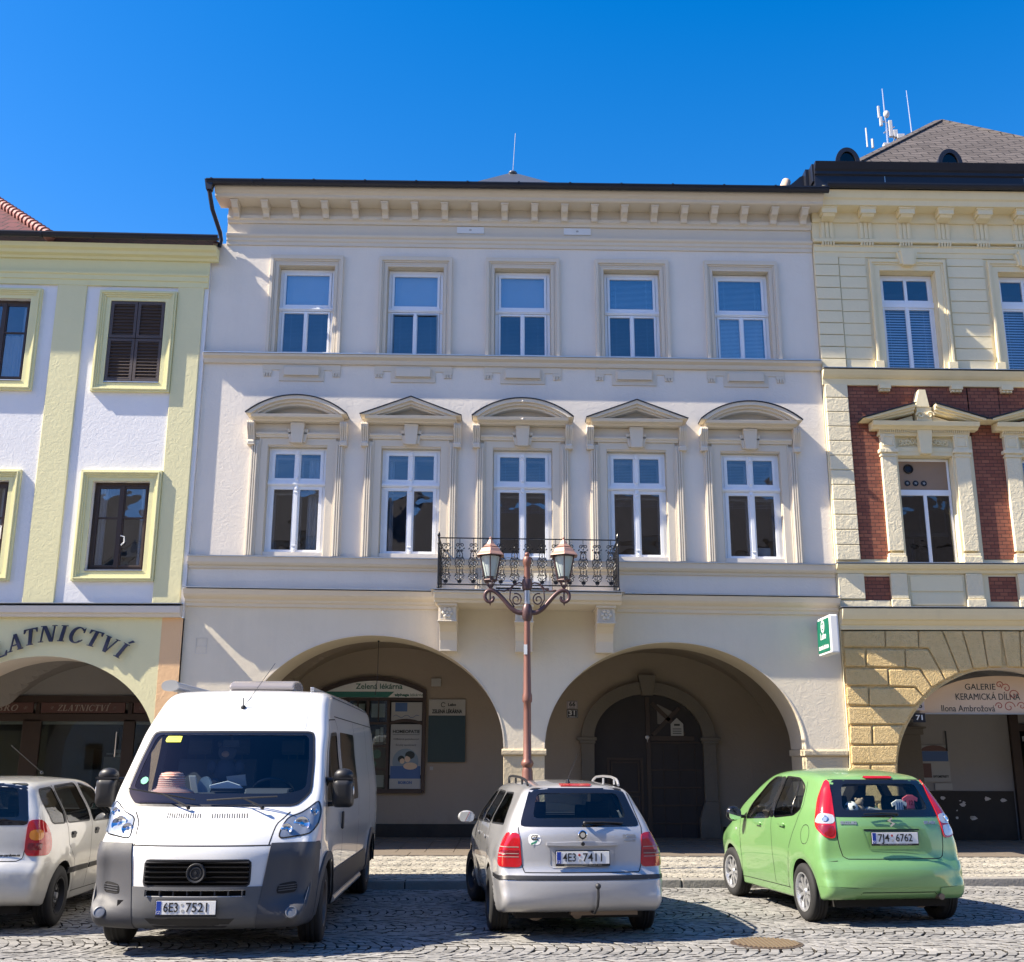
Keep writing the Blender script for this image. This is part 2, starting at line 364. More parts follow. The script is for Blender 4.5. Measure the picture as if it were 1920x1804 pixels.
# ------------------------------------------------------------------ ground
def kerb_y(x): return -4.25 + .075 * x
def pave_z(x, y):
    if y < kerb_y(x): return 0.0
    t = min(1.0, (y - kerb_y(x)) / (0 - kerb_y(x) + 1e-6)); return .105 + .04 * t
def make_ground():
    g = MB(); n = 40
    g.box(-600, 600, -600, 600, -.6, -.028)
    tag(g.build('ground', 'sand_joint'), 'bedding ground under the paved town square', 'ground', kind='structure')
    # setts in segmental arcs, every stone a small bevelled block
    def setts(name, x0, x1, yf0, yf1, s, W, bow, mat, zf, label, hgt):
        R = random.Random(3); V = []; Fc = []; tone = []; MI = []
        rows = int((x1 - x0) / s)
        ncol0 = math.floor((yf0(0) - 1.2) / W); ncol1 = math.ceil((yf1(0) + 1.2) / W)
        per = max(3, int(round(W / s * 1.04)))
        for c in range(ncol0, ncol1 + 1):
            yc = (c + .5) * W; ph = R.random() * s; hw = W / 2 * R.uniform(.97, 1.03)
            for r in range(rows):
                for k in range(per):
                    u0 = -1 + 2 * k / per; u1 = -1 + 2 * (k + 1) / per
                    def P(u, t):
                        return (x0 + ph + (r + t) * s + bow * (1 - u * u) - bow, yc + u * hw)
                    j = lambda: R.uniform(-.075, .075) * s
                    gx = .045
                    gu = .25 / per; tj = R.uniform(-.07, .07); ge = R.uniform(.03, .095); q = [P(u0 + gu, ge + tj), P(u0 + gu, 1 - ge + tj), P(u1 - gu, 1 - ge + tj), P(u1 - gu, ge + tj)]
                    q = [(a + j(), b + j()) for a, b in q]
                    cx = sum(p[0] for p in q) / 4; cy = sum(p[1] for p in q) / 4
                    if cy < yf0(cx) or cy > yf1(cx): continue
                    if cx > x1: continue
                    z = zf(cx, cy) + R.uniform(-.004, .004); tx, ty = R.uniform(-.035, .035), R.uniform(-.035, .035)
                    o = len(V)
                    for (a, b) in q: V.append((a, b, z - .04))
                    for (a, b) in q:
                        V.append((a, b, z - hgt + (a - cx) * tx + (b - cy) * ty))
                    for (a, b) in q:
                        a2 = cx + (a - cx) * .86; b2 = cy + (b - cy) * .86
                        V.append((a2, b2, z + (a2 - cx) * tx + (b2 - cy) * ty))
                    for i in range(4):
                        i2 = (i + 1) % 4
                        Fc.append((o + i, o + i2, o + 4 + i2, o + 4 + i)); Fc.append((o + 4 + i, o + 4 + i2, o + 8 + i2, o + 8 + i))
                    Fc.append((o + 8, o + 9, o + 10, o + 11)); MI += [1, 0] * 4 + [0]; t = R.gauss(.5, .17) + (R.choice((-.35, .3)) if R.random() < .07 else 0)
                    tone += [t] * 12
        me = bpy.data.meshes.new(name); me.from_pydata(V, [], Fc); me.materials.append(MATS[mat]); me.materials.append(MATS['sand_joint']); me.polygons.foreach_set('material_index', MI)
        at = me.attributes.new('tone', 'FLOAT', 'POINT'); at.data.foreach_set('value', tone)
        bm = bmesh.new(); bm.from_mesh(me); bmesh.ops.recalc_face_normals(bm, faces=bm.faces[:]); bm.to_mesh(me); bm.free()
        me.polygons.foreach_set('use_smooth', [True] * len(me.polygons)); me.set_sharp_from_angle(angle=rad(22))
        o = bpy.data.objects.new(name, me); COL.objects.link(o); tag(o, label, 'paving', kind='structure')
    setts('cobbled_road', -13, 13, lambda x: -13.0, lambda x: kerb_y(x) - .02, .102, 1.22, .36, 'granite_setts', lambda x, y: 0.0,
          'grey granite setts of the road laid in curved arcs', .004)
    setts('cobbled_pavement', -13, 13, lambda x: kerb_y(x) + .2, lambda x: -.62, .075, .80, .30, 'small_setts', pave_z,
          'small pale setts of the pavement before the arcades', .005)
    b = MB(); b.add([(-40, kerb_y(-40) + .03, -.2), (40, kerb_y(40) + .03, -.2), (40, 0.4, -.2), (-40, 0.4, -.2),
                     (-40, kerb_y(-40) + .03, .085), (40, kerb_y(40) + .03, .085), (40, 0.4, .117), (-40, 0.4, .117)],
                    [(0, 3, 2, 1), (4, 5, 6, 7), (0, 1, 5, 4), (1, 2, 6, 5), (2, 3, 7, 6), (3, 0, 4, 7)])
    tag(b.build('pavement', 'sand_joint'), 'raised pavement bed between kerb and houses', 'pavement', kind='structure')
    # far paving beyond the modelled setts
    far = MB(); far.box(-60, -13, -60, -4.2, -.02, -.004); far.box(13, 60, -60, -3.4, -.02, -.004); far.box(-13, 13, -60, -13, -.02, -.004)
    tag(far.build('far_paving', 'granite_setts'), 'outer paving of the square behind the viewer', 'paving', kind='structure')
    # kerb stones of uneven length
    k = MB(); x = -13.0; R = random.Random(5)
    while x < 13:
        L = R.uniform(.55, 1.15); x2 = x + L
        dz = R.uniform(-.006, .006); dy = R.uniform(-.01, .01)
        k.add([(x + .008, kerb_y(x) + dy, -.15), (x2 - .008, kerb_y(x2) + dy, -.15), (x2 - .008, kerb_y(x2) + .19, -.15), (x + .008, kerb_y(x) + .19, -.15),
               (x + .008, kerb_y(x) + dy + .01, .105 + dz), (x2 - .008, kerb_y(x2) + dy + .01, .105 + dz), (x2 - .008, kerb_y(x2) + .19, .108), (x + .008, kerb_y(x) + .19, .108)],
              [(0, 3, 2, 1), (4, 5, 6, 7), (0, 1, 5, 4), (1, 2, 6, 5), (2, 3, 7, 6), (3, 0, 4, 7)])
        x = x2
    tag(k.build('kerb', 'kerb_granite', bevel=.014), 'grey granite kerb stones along the pavement edge', 'kerb', kind='structure')
    # edge course of long slabs and tiled arcade floor
    e = MB(); x = -13.0
    while x < 13:
        L = R.uniform(.8, 1.3); e.box(x + .006, x + L - .006, -.61, -.03, -.05, .148 + R.uniform(-.003, .003)); x += L
    for ix in range(-26, 27):
        for iy in range(7):
            e.box(ix * .5 + .004, ix * .5 + .496, -.02 + iy * .5 + .004, -.02 + iy * .5 + .496, .02, .150 + .006 * iy + R.uniform(-.0015, .0015))
    tag(e.build('arcade_floor', 'tile_floor', bevel=.004), 'dark stone slab floor under the arcades', 'floor', kind='structure')
make_ground()
# ------------------------------------------------------------------ architecture helpers
def wall_grid(mb, x0, x1, z0, z1, holes, y=0.0, depth=.3):
    xs = sorted({x0, x1, *[h[0] for h in holes], *[h[1] for h in holes]}); zs = sorted({z0, z1, *[h[2] for h in holes], *[h[3] for h in holes]})
    xs = [x for x in xs if x0 <= x <= x1]; zs = [z for z in zs if z0 <= z <= z1]
    for i in range(len(xs) - 1):
        for j in range(len(zs) - 1):
            cx, cz = (xs[i] + xs[i + 1]) / 2, (zs[j] + zs[j + 1]) / 2
            if any(h[0] < cx < h[1] and h[2] < cz < h[3] for h in holes): continue
            mb.add([(xs[i], y, zs[j]), (xs[i + 1], y, zs[j]), (xs[i + 1], y, zs[j + 1]), (xs[i], y, zs[j + 1])], [(0, 1, 2, 3)])
    for a, b, c, d in holes:
        q = [(a, c), (b, c), (b, d), (a, d)]
        for k in range(4):
            p, r = q[k], q[(k + 1) % 4]
            mb.add([(p[0], y, p[1]), (r[0], y, r[1]), (r[0], y + depth, r[1]), (p[0], y + depth, p[1])], [(0, 1, 2, 3)])
def uframe(mb, cx, hi, ho, z0, zi, zo, y0, y1):
    mb.strip([(cx - hi, z0), (cx - hi, zi), (cx + hi, zi), (cx + hi, z0)], [(cx - ho, z0), (cx - ho, zo), (cx + ho, zo), (cx + ho, z0)], 'y', y0, y1)
def oframe(mb, x0, x1, z0, z1, w, y0, y1):
    """closed rectangular frame, w = width inwards"""
    mb.strip([(x0 + w, z0 + w), (x1 - w, z0 + w), (x1 - w, z1 - w), (x0 + w, z1 - w)], [(x0, z0), (x1, z0), (x1, z1), (x0, z1)], 'y', y0, y1, True)
def ell(cx, cz, a, b, n, a0=180, a1=0):
    return [(cx + a * math.cos(rad(a0 + (a1 - a0) * i / n)), cz + b * math.sin(rad(a0 + (a1 - a0) * i / n))) for i in range(n + 1)]
def room(parent, x0, x1, z0, z1, y, d=1.6, mat='window_room'):
    mb = MB(); m = .35
    mb.add([(x0 - m, y, z0 - m), (x1 + m, y, z0 - m), (x1 + m, y, z1 + m), (x0 - m, y, z1 + m), (x0 - m, y + d, z0 - m), (x1 + m, y + d, z0 - m), (x1 + m, y + d, z1 + m), (x0 - m, y + d, z1 + m)],
           [(4, 5, 6, 7), (0, 1, 5, 4), (1, 2, 6, 5), (2, 3, 7, 6), (3, 0, 4, 7)])
    return mb.build('room', mat, parent, fix=False)
def blind_mb(x0, x1, z0, z1, y, pitch=.028, tilt=.35):
    mb = MB(); z = z1 - .01
    while z > z0 + .01:
        mb.add([(x0, y - .011, z - tilt * .011), (x1, y - .011, z - tilt * .011), (x1, y + .011, z + tilt * .011), (x0, y + .011, z + tilt * .011)], [(0, 1, 2, 3)]); z -= pitch
    for x in (x0 + (x1 - x0) * .14, x1 - (x1 - x0) * .14): mb.box(x - .002, x + .002, y - .014, y - .012, z0, z1)
    return mb
def curtain_mb(x0, x1, z0, z1, y, folds=7):
    mb = MB(); n = folds * 6
    pts = [(x0 + (x1 - x0) * i / n, y + .018 * math.sin(i / 6 * 2 * math.pi + .6 * math.sin(i * .7))) for i in range(n + 1)]
    for i in range(n):
        (a, b), (c, d) = pts[i], pts[i + 1]; mb.add([(a, b, z0), (c, d, z0), (c, d, z1), (a, b, z1)], [(0, 1, 2, 3)])
    return mb
def profile_x(mb, prof, x0, x1):
    """moulding profile [(y,z)...] run along x; closed back to the wall"""
    return mb.prism(prof, 'x', x0, x1)

BX = [-4.06, -1.91, .20, 2.35, 4.5]
A1 = (-2.50, 2.36, 1.92, 3.86); A2 = (2.90, 2.31, 1.90, 3.80)      # centre, half width, spring, crown

def main_house():
    H = thing('town_house', 'three storey pale lilac and cream town house with two wide arcade arches and a balcony', 'house', (0, 0, 0))
    def warp(x, y, z):
        k = .012 * min(1, max(0, (z - 2) / 2.3)); return (x, y, z - k * x)
    WARP[0] = warp
    XL, XR = -5.96, 5.955
    # ---- upper wall
    w = MB(); holes = [(c - .555, c + .555, 9.24, 11.12) for c in BX] + [(c - .56, c + .56, 5.37 if i != 2 else 4.60, 7.40) for i, c in enumerate(BX)]
    wall_grid(w, XL, XR, 4.42, 11.58, holes, 0, .34)
    w.add([(XR, 0, 0), (XR, 4, 0), (XR, 4, 12.6), (XR, 0, 12.6)], [(0, 1, 2, 3)])
    w.add([(XL, 0, 4.4), (XL, 4, 4.4), (XL, 4, 11.58), (XL, 0, 11.58)], [(0, 1, 2, 3)])
    w.add([(-5.7, 0, 11.5), (-5.7, 4, 11.5), (-5.7, 4, 14.2), (-5.7, 0, 12.5)], [(0, 1, 2, 3)])
    w.build('upper_wall', 'render_lilac', H, fix=False)
    # ---- arcade front
    g = MB()
    def col(xa, xb, za, zb): g.add([(xa, 0, za), (xb, 0, zb), (xb, 0, 4.42), (xa, 0, 4.42)], [(0, 1, 2, 3)])
    for (c, a, s, t) in (A1, A2):
        e = ell(c, s, a, t - s, 48)
        for p, q in zip(e, e[1:]): col(p[0], q[0], p[1], q[1])
    for xa, xb in ((XL, A1[0] - A1[1]), (A1[0] + A1[1], A2[0] - A2[1]), (A2[0] + A2[1], XR)):
        col(xa, xb, 1.89, 1.89)
    g.build('arcade_front', 'render_ground', H, fix=False)
    for (c, a, s, t) in (A1, A2):
        g = MB(); e = ell(c, s, a, t - s, 48)
        for p, q in zip(e, e[1:]): g.add([(p[0], 0, p[1]), (q[0], 0, q[1]), (q[0], 1.05, q[1]), (p[0], 1.05, p[1])], [(0, 1, 2, 3)])
        g.build('arch_soffit', 'reveal_cream', H, smooth=True, fix=False)
    rim = MB()
    for (c, a, s, t) in (A1, A2):
        rim.strip(ell(c, s, a - .002, t - s - .002, 48), ell(c, s, a + .022, t - s + .022, 48), 'y', -.012, .02)
    rim.build('arch_edge', 'render_cream', H)
    # piers
    spans = ((XL + .003, A1[0] - A1[1]), (A1[0] + A1[1], A2[0] - A2[1]), (A2[0] + A2[1], XR))
    for xa, xb in spans:
        pb = MB(); cap = MB(); pb.box(xa, xb, .003, 1.05, .12, 1.78)
        cap.prism([(-.03, 1.78), (-.045, 1.80), (-.045, 1.86), (-.025, 1.89), (1.08, 1.89), (1.08, 1.78)], 'x', xa - (.03 if xa > XL + .1 else 0), xb + (.03 if xb < XR else -.004))
        P_ = pb.build('arcade_pier', 'sandstone', H, bevel=.01); cap.build('pier_capital', 'sandstone', P_, bevel=.008)
    # arcade: back wall, inner wall above arches and groin vault
    b = MB(); b.box(XL, XR, 3.40, 3.55, .12, 4.3); b.box(XL, XL + .02, 1.05, 3.4, .12, 4.3); b.box(XR - .12, XR - .01, 1.05, 3.4, .12, 4.3)
    n = 90; m = 28; V = []
    for j in range(m + 1):
        y = 1.0 + 2.45 * j / m
        for i in range(n + 1):
            x = XL + (XR - XL) * i / n
            zb = 1.9
            for (c, a, s, t) in (A1, A2):
                d = abs(x - c) / (a + .28)
                if d < 1: zb = max(zb, 1.9 + (t - s + .14) * math.sqrt(1 - d * d))
            d2 = abs(y - 2.22) / 1.24; zl = 1.9 + 2.0 * math.sqrt(max(0, 1 - d2 * d2))
            V.append((x, y, max(zb, zl)))
    b.add(V, [(j * (n + 1) + i, j * (n + 1) + i + 1, (j + 1) * (n + 1) + i + 1, (j + 1) * (n + 1) + i) for j in range(m) for i in range(n)])
    for (c, a, s, t) in (A1, A2):
        e = ell(c, s, a, t - s, 40)
        for p, q in zip(e, e[1:]): b.add([(p[0], 1.052, p[1]), (q[0], 1.052, q[1]), (q[0], 1.052, 4.3), (p[0], 1.052, 4.3)], [(0, 1, 2, 3)])
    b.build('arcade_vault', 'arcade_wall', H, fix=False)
    p = MB(); p.box(XL, 1.62, 3.36, 3.395, .12, .44); p.box(4.32, XR - .13, 3.36, 3.395, .12, .40)
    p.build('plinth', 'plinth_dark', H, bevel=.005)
    # ---- portal
    pc, phw, psp = 2.83, 1.12, 2.14
    st = MB(); y0, y1 = 3.22, 3.41
    st.strip(ell(pc, psp, phw, .92, 32), ell(pc, psp, phw + .27, 1.18, 32), 'y', y0, y1)
    for s in (-1, 1):
        xa, xb = pc + s * phw, pc + s * (phw + .27)
        st.box(xa, xb, y0, y1, .9, 2.06)
        st.prism([(xa, .9), (xb, .9), (xb + s * .04, .15), (xa - s * .12, .15), (xa - s * .12, .55)], 'y', y0 - .02, y1)
        st.box(pc + s * (phw - .05), pc + s * (phw + .36), y0 - .05, y1, 2.10, 2.17); st.box(pc + s * (phw - .02), pc + s * (phw + .31), y0 - .03, y1, 2.04, 2.105)
    st.prism([(pc - .12, 3.03), (pc + .12, 3.03), (pc + .19, 3.46), (pc - .19, 3.46)], 'y', y0 - .06, y1)
    st.build('portal_surround', 'grey_stone', H, bevel=.012)
    d = MB(); e = ell(pc, psp, phw, .92, 24); d.prism([(pc - phw, .15)] + e + [(pc + phw, .15)], 'y', 3.33, 3.395)
    gate = d.build('gate', 'gate_wood', H)
    d = MB(); d.box(pc - .045, pc + .045, 3.30, 3.328, .18, 3.0)
    for z in (.45, .8, 1.15, 1.5, 2.05): d.box(pc + .05, pc + phw - .06, 3.312, 3.328, z, z + .03)
    for x in (pc + .3, pc + .62, pc + .95): d.box(x, x + .012, 3.318, 3.328, .18, 2.0)
    oframe(d, pc - .86, pc - .12, .2, 1.76, .05, 3.305, 3.328)
    oframe(d, pc - .78, pc - .2, .3, 1.0, .03, 3.31, 3.328); oframe(d, pc - .78, pc - .2, 1.06, 1.68, .03, 3.31, 3.328)
    d.obox((pc + .42, 3.31, 2.55), (.33, 0, -.33), (0, .015, 0), (.03, 0, .03)); d.obox((pc + .38, 3.31, 2.5), (.28, 0, .28), (0, .015, 0), (.03, 0, -.03))
    d.box(pc + .05, pc + .95, 3.30, 3.328, 2.10, 2.2)
    d.build('gate_boards', 'dark_brown_wood', gate, bevel=.004)
    d = MB(); d.prism([(pc + .2, 2.45), (pc + .2, 2.86), (pc + .55, 2.68), (pc + .34, 2.42)], 'y', 3.314, 3.326); d.build('fanlight', 'room_wall', gate)
    d = MB(); d.lathe([(.03, 3.27), (.045, 3.28), (.045, 3.31), (.0, 3.33)], (pc - .02, 0, 2.17), 14, 'y'); d.tube([(pc - .02, 3.28, 2.17), (pc - .02, 3.26, 2.12), (pc - .02, 3.28, 2.07)], .008, 6)
    d.build('knob', 'zinc_sheet', gate, smooth=True)
    # ---- string courses and cornice
    c = MB()
    profile_x(c, [(.0, 9.05), (-.05, 9.05), (-.07, 9.09), (-.07, 9.13), (-.14, 9.17), (-.15, 9.22), (.0, 9.235)], XL, XR)
    profile_x(c, [(.0, 5.04), (-.03, 5.04), (-.04, 5.09), (-.09, 5.11), (-.12, 5.15), (-.14, 5.255), (.0, 5.262)], XL, XR)
    profile_x(c, [(.0, 4.34), (-.04, 4.34), (-.05, 4.40), (-.09, 4.42), (-.10, 4.46), (-.18, 4.50), (-.22, 4.54), (-.26, 4.63), (.0, 4.66)], XL, XR)
    profile_x(c, [(.0, 11.55), (-.03, 11.55), (-.03, 11.62), (-.055, 11.64), (-.055, 11.69), (-.09, 11.72), (-.10, 11.77), (.0, 11.80)], -5.69, XR)
    c.box(-5.69, XR, -.012, .0, 11.80, 12.03)
    profile_x(c, [(.0, 12.02), (-.05, 12.02), (-.06, 12.07), (-.10, 12.10), (-.10, 12.17), (.0, 12.18)], -5.69, XR)
    c.box(-5.69, XR, -.06, .0, 12.18, 12.36)
    profile_x(c, [(.0, 12.36), (-.44, 12.36), (-.47, 12.38), (-.47, 12.43), (-.52, 12.46), (-.56, 12.53), (-.56, 12.56), (.0, 12.56)], -5.86, 6.10)
    c.build('cornice', 'render_cream', H, bevel=.006, seg=2)
    for i in range(20):
        x = -5.50 + i * .5935
        m_ = MB(); m_.prism([(-.06, 12.355), (-.38, 12.355), (-.38, 12.30), (-.35, 12.27), (-.31, 12.22), (-.23, 12.205), (-.17, 12.17), (-.15, 12.10), (-.06, 12.09)], 'x', x - .062, x + .062)
        m_.box(x - .078, x + .078, -.40, -.06, 12.315, 12.354)
        m_.build('modillion', 'render_cream', H, bevel=.005)
    z_ = MB()
    for (za, zb, yo) in ((9.237, 9.25, -.165), (5.264, 5.276, -.155), (4.66, 4.672, -.29)):
        z_.prism([(0.0, zb + .006), (yo, za + .004), (yo, za - .018), (yo + .006, za - .018), (yo + .01, za), (0.0, za)], 'x', XL, -1.40 if za < 5 else XR)
        if za < 5: z_.prism([(0.0, zb + .006), (yo, za + .004), (yo, za - .018), (yo + .006, za - .018), (yo + .01, za), (0.0, za)], 'x', 1.98, XR)
    z_.build('ledge_flashing', 'zinc_sheet', H)
    # ---- aprons below second floor windows
    for cx in BX:
        a = MB(); a.box(cx - .75, cx + .75, -.02, 0, 8.93, 9.05); a.box(cx - .43, cx + .43, -.022, 0, 8.71, 8.93)
        for s in (-1, 1):
            a.box(cx + s * .75, cx + s * .58, -.02, 0, 8.87, 8.93)
            for k in range(3): a.prism([(-.0, 8.87), (-.035, 8.87), (-.028, 8.80), (0, 8.80)], 'x', cx + s * .665 + (k - 1) * .052 - .018, cx + s * .665 + (k - 1) * .052 + .018)
        a.build('apron', 'render_cream', H, bevel=.004)
        a = MB(); a.box(cx - .335, cx + .335, -.075, -.021, 8.81, 8.98); a.box(cx - .36, cx + .36, -.035, -.021, 8.785, 9.005)
        a.build('apron_block', 'render_cream', H, bevel=.012)
    # ---- second floor surrounds and windows
    for i, cx in enumerate(BX):
        s_ = MB(); hw = .555
        uframe(s_, cx, .66, .72, 9.25, 11.24, 11.33, -.075, 0); uframe(s_, cx, .63, .66, 9.25, 11.21, 11.24, -.05, 0); uframe(s_, cx, hw + .002, .63, 9.25, 11.122, 11.21, -.03, 0)
        uframe(s_, cx, .60, .615, 9.25, 11.165, 11.185, -.04, -.03)
        s_.build('window_surround', 'render_cream', H, bevel=.005)
        rv = MB(); wall_grid(rv, cx - hw, cx + hw, 9.25, 11.12, [], 5, .1); rv = MB()
        uframe(rv, cx, hw - .012, hw - .002, 9.25, 11.108, 11.118, .002, .15); rv.build('window_reveal', 'reveal_cream', H)
        f = MB(); yf = .13
        uframe(f, cx, hw - .075, hw - .014, 9.25, 11.03, 11.10, yf, yf + .07); f.box(cx - hw + .07, cx + hw - .07, yf, yf + .07, 9.25, 9.31)
        f.box(cx - hw + .014, cx + hw - .014, yf - .03, yf + .05, 10.21, 10.29); f.box(cx - hw + .014, cx + hw - .014, yf - .045, yf - .02, 10.235, 10.262)
        oframe(f, cx - .475, cx + .475, 10.295, 11.025, .05, yf - .012, yf + .04)
        for s in (-1, 1): oframe(f, cx + (0 if s > 0 else -.475), cx + (.475 if s > 0 else 0), 9.315, 10.205, .042, yf - .012, yf + .04)
        f.box(cx - .028, cx + .028, yf - .03, yf + .02, 9.32, 10.2)
        W = f.build('window', 'white_frame', H, bevel=.005)
        if i == 1:   # second window from the left has its lower sashes in bluish grey
            q = MB(); yq = yf - .02
            for s in (-1, 1): oframe(q, cx + (.002 if s > 0 else -.44), cx + (.44 if s > 0 else -.002), 9.33, 10.17, .022, yq - .006, yq + .004)
            q.build('insect_screen_frame', 'poster_sky', W)
        g_ = MB(); g_.box(cx - .43, cx + .43, yf + .012, yf + .016, 10.34, 10.98); g_.build('pane', 'pane_sky', W)
        for s in (-1, 1): g_ = MB(); g_.box(cx + s * .236 - .2, cx + s * .236 + .2, yf + .012, yf + .016, 9.35, 10.17); g_.build('pane', 'pane' if i < 4 else 'pane_sky', W)
        dn = [(.2, .35), (.2, .35), (.3, .3), (.6, .25), (.15, .9)][i]
        up = blind_mb(cx - .42, cx + .42, 10.33, 10.99, yf + .085, .026, 2.1 if i < 3 else .9)
        lo = blind_mb(cx - .42, cx + .42, 9.34, 10.18, yf + .085, .028, .55 if i < 4 else 1.3)
        up.build('blind', 'white_blind', W); lo.build('blind', 'white_blind' if i == 4 else 'gray_blind', W)
        room(H, cx - .5, cx + .5, 9.3, 11.05, yf + .1, 1.2)
    # ---- first floor
    for i, cx in enumerate(BX):
        hw = .56; zb = 5.285 if i != 2 else 4.66
        s_ = MB()
        uframe(s_, cx, hw + .002, .70, zb, 7.42, 7.56, -.03, 0); uframe(s_, cx, .70, .725, zb, 7.56, 7.60, -.045, 0)
        s_.box(cx - .88, cx + .88, -.03, 0, 7.605, 7.84)
        profile_x(s_, [(.0, 7.56), (-.06, 7.56), (-.07, 7.59), (-.10, 7.62), (-.10, 7.655), (.0, 7.67)], cx - .80, cx + .80)
        for s in (-1, 1):
            a, b = cx + s * .725, cx + s * .88
            s_.box(a, b, -.055, 0, zb, 7.50)
            for t in (.76, .80, .84): s_.box(cx + s * t - .014, cx + s * t + .014, -.085, -.055, zb, 7.42)
        s_.build('window_surround', 'render_cream', H, bevel=.005)
        for s in (-1, 1):
            k = MB(); x = cx + s * .875
            for t in (-.052, -.018, .018, .052):
                k.prism([(0, 7.84), (-.22, 7.84), (-.235, 7.80), (-.22, 7.74), (-.17, 7.66), (-.12, 7.58), (-.10, 7.50), (0, 7.50)], 'x', x + t - .015, x + t + .015)
            k.lathe([(.045, -.068), (.055, -.05), (.055, .05), (.045, .068)], (x, -.07, 7.455), 14, 'x')
            k.box(x - .072, x + .072, -.12, 0, 7.40, 7.435)
            k.build('console_bracket', 'render_cream', H, bevel=.006)
        k = MB(); k.prism([(cx - .10, 7.44), (cx + .10, 7.44), (cx + .135, 7.83), (cx - .135, 7.83)], 'y', -.15, -.03); k.prism([(cx - .15, 7.46), (cx + .15, 7.46), (cx + .20, 7.72), (cx - .20, 7.72)], 'y', -.10, -.03)
        k.box(cx - .12, cx + .12, -.16, -.03, 7.80, 7.835)
        k.build('keystone', 'render_cream', H, bevel=.006)
        # pediment
        p = MB(); yp = -.30; zb2 = 7.845
        profile_x(p, [(0, zb2), (-.18, zb2), (-.20, zb2 + .03), (yp, zb2 + .05), (yp - .02, zb2 + .105), (0, zb2 + .11)], cx - .86, cx + .86)
        zt = zb2 + .105
        if i in (0, 2, 4):
            R_ = (0.95 ** 2 + .36 ** 2) / (2 * .36); a_ = math.degrees(math.asin(.95 / R_)); zc = zt + .36 - R_
            def arc(r, ch):
                h_ = math.sqrt(max(0, r * r - (zt - zc) ** 2)) if ch else .95
                aa = math.degrees(math.atan2(h_, zt - zc)); return [(cx + r * math.sin(rad(-aa + 2 * aa * t / 30)), zc + r * math.cos(rad(-aa + 2 * aa * t / 30))) for t in range(31)]
            shapes = [(arc(R_ - .07, 1), arc(R_, 0), yp - .05), (arc(R_ - .12, 1), arc(R_ - .07, 1), yp), (arc(R_ - .17, 1), arc(R_ - .12, 1), yp + .06)]
            topline = arc(R_ + .001, 0); tymp = arc(R_ - .165, 1)
        else:
            ap = .36
            def tri(d): k_ = (.95 - d * 2.4) ; return [(cx - k_, zt), (cx, zt + ap - d * 1.12), (cx + k_, zt)]
            shapes = [(tri(.065), tri(0), yp - .05), (tri(.115), tri(.065), yp), (tri(.15), tri(.115), yp + .06)]
            topline = tri(0); tymp = tri(.148)
        for inn, out, yy in shapes: p.strip(inn, out, 'y', yy, 0)
        p.prism(tymp, 'y', -.06, 0)
        P_ = p.build('pediment', 'render_cream', H, bevel=.004)
        r = MB(); r.strip(topline, [(x + (x - cx) * .012, z + .016) for x, z in topline], 'y', yp - .07, .0); r.build('pediment_flashing', 'zinc_sheet' if 0 else 'anthracite_sheet', P_)
        if i == 2:
            r = MB(); r.ball((cx, yp - .05, zt + .30), .022, 8); r.build('stud', 'render_grey', P_); r = MB(); r.ball((cx, yp - .03, zb2 + .06), .022, 8); r.build('stud', 'render_grey', P_)
        rv = MB(); uframe(rv, cx, hw - .010, hw - .002, zb, 7.388, 7.398, .002, .12); rv.build('window_reveal', 'reveal_cream', H)
        # window: 2 upper + 2 lower sashes with turned centre post
        f = MB(); yf = .085; z0 = 5.29 if i != 2 else 4.68
        uframe(f, cx, hw - .07, hw - .012, z0, 7.33, 7.385, yf, yf + .08); f.box(cx - hw + .06, cx + hw - .06, yf, yf + .08, z0, z0 + .07)
        f.box(cx - hw + .012, cx + hw - .012, yf - .035, yf + .06, 6.645, 6.735); f.box(cx - hw + .012, cx + hw - .012, yf - .055, yf - .03, 6.665, 6.70)
        zs_ = (z0 + .07) if i != 2 else 4.78
        for s in (-1, 1):
            xa, xb = (cx, cx + .49) if s > 0 else (cx - .49, cx)
            oframe(f, xa, xb, 6.735, 7.33, .062, yf - .012, yf + .04)
            oframe(f, xa, xb, zs_, 6.645, .066, yf - .012, yf + .04)
            if i == 2: f.box(xa + .05, xb - .05, yf - .005, yf + .035, zs_, 5.42); oframe(f, xa + .07, xb - .07, zs_ + .09, 5.36, .02, yf - .02, yf)
        f.box(cx - .035, cx + .035, yf - .04, yf + .02, z0 + .02, 7.34)
        for z in (7.27, 6.59, z0 + .12, 6.80): f.lathe([(.0, -.05), (.028, -.048), (.034, -.03), (.02, -.01), (.02, 0)], (cx, yf - .01, z), 12, 'y')
        for z in (7.20, 6.51, z0 + .2): f.box(cx - .042, cx + .042, yf - .05, yf + .02, z, z + .02)
        W = f.build('window' if i != 2 else 'balcony_door', 'white_frame', H, bevel=.005)
        g_ = MB(); zg = 5.4 if i == 2 else z0 + .12
        for s in (-1, 1):
            g_.box(cx + s * .245 - .19, cx + s * .245 + .19, yf + .012, yf + .016, 6.79, 7.28); g_.box(cx + s * .245 - .185, cx + s * .245 + .185, yf + .012, yf + .016, zg, 6.59)
        g_.build('pane', 'pane', W)
        inr = MB()
        for s in (-1, 1):
            for (a, b) in ((6.80, 7.24), (zg, 6.55)): oframe(inr, cx + s * .245 - .205, cx + s * .245 + .205, a, b, .045, .22, .25)
        inr.build('inner_sash', 'room_wall', W)
        cu = MB()
        if i == 0: cu = curtain_mb(cx + .18, cx + .44, zg, 7.25, .3, 4)
        if i in (1,): cu = curtain_mb(cx - .50, cx - .34, zg, 7.25, .3, 3)
        if i >= 2: cu = blind_mb(cx - .45, cx + .45, 6.35 if i != 2 else 6.2, 7.3, .29, .03, .5)
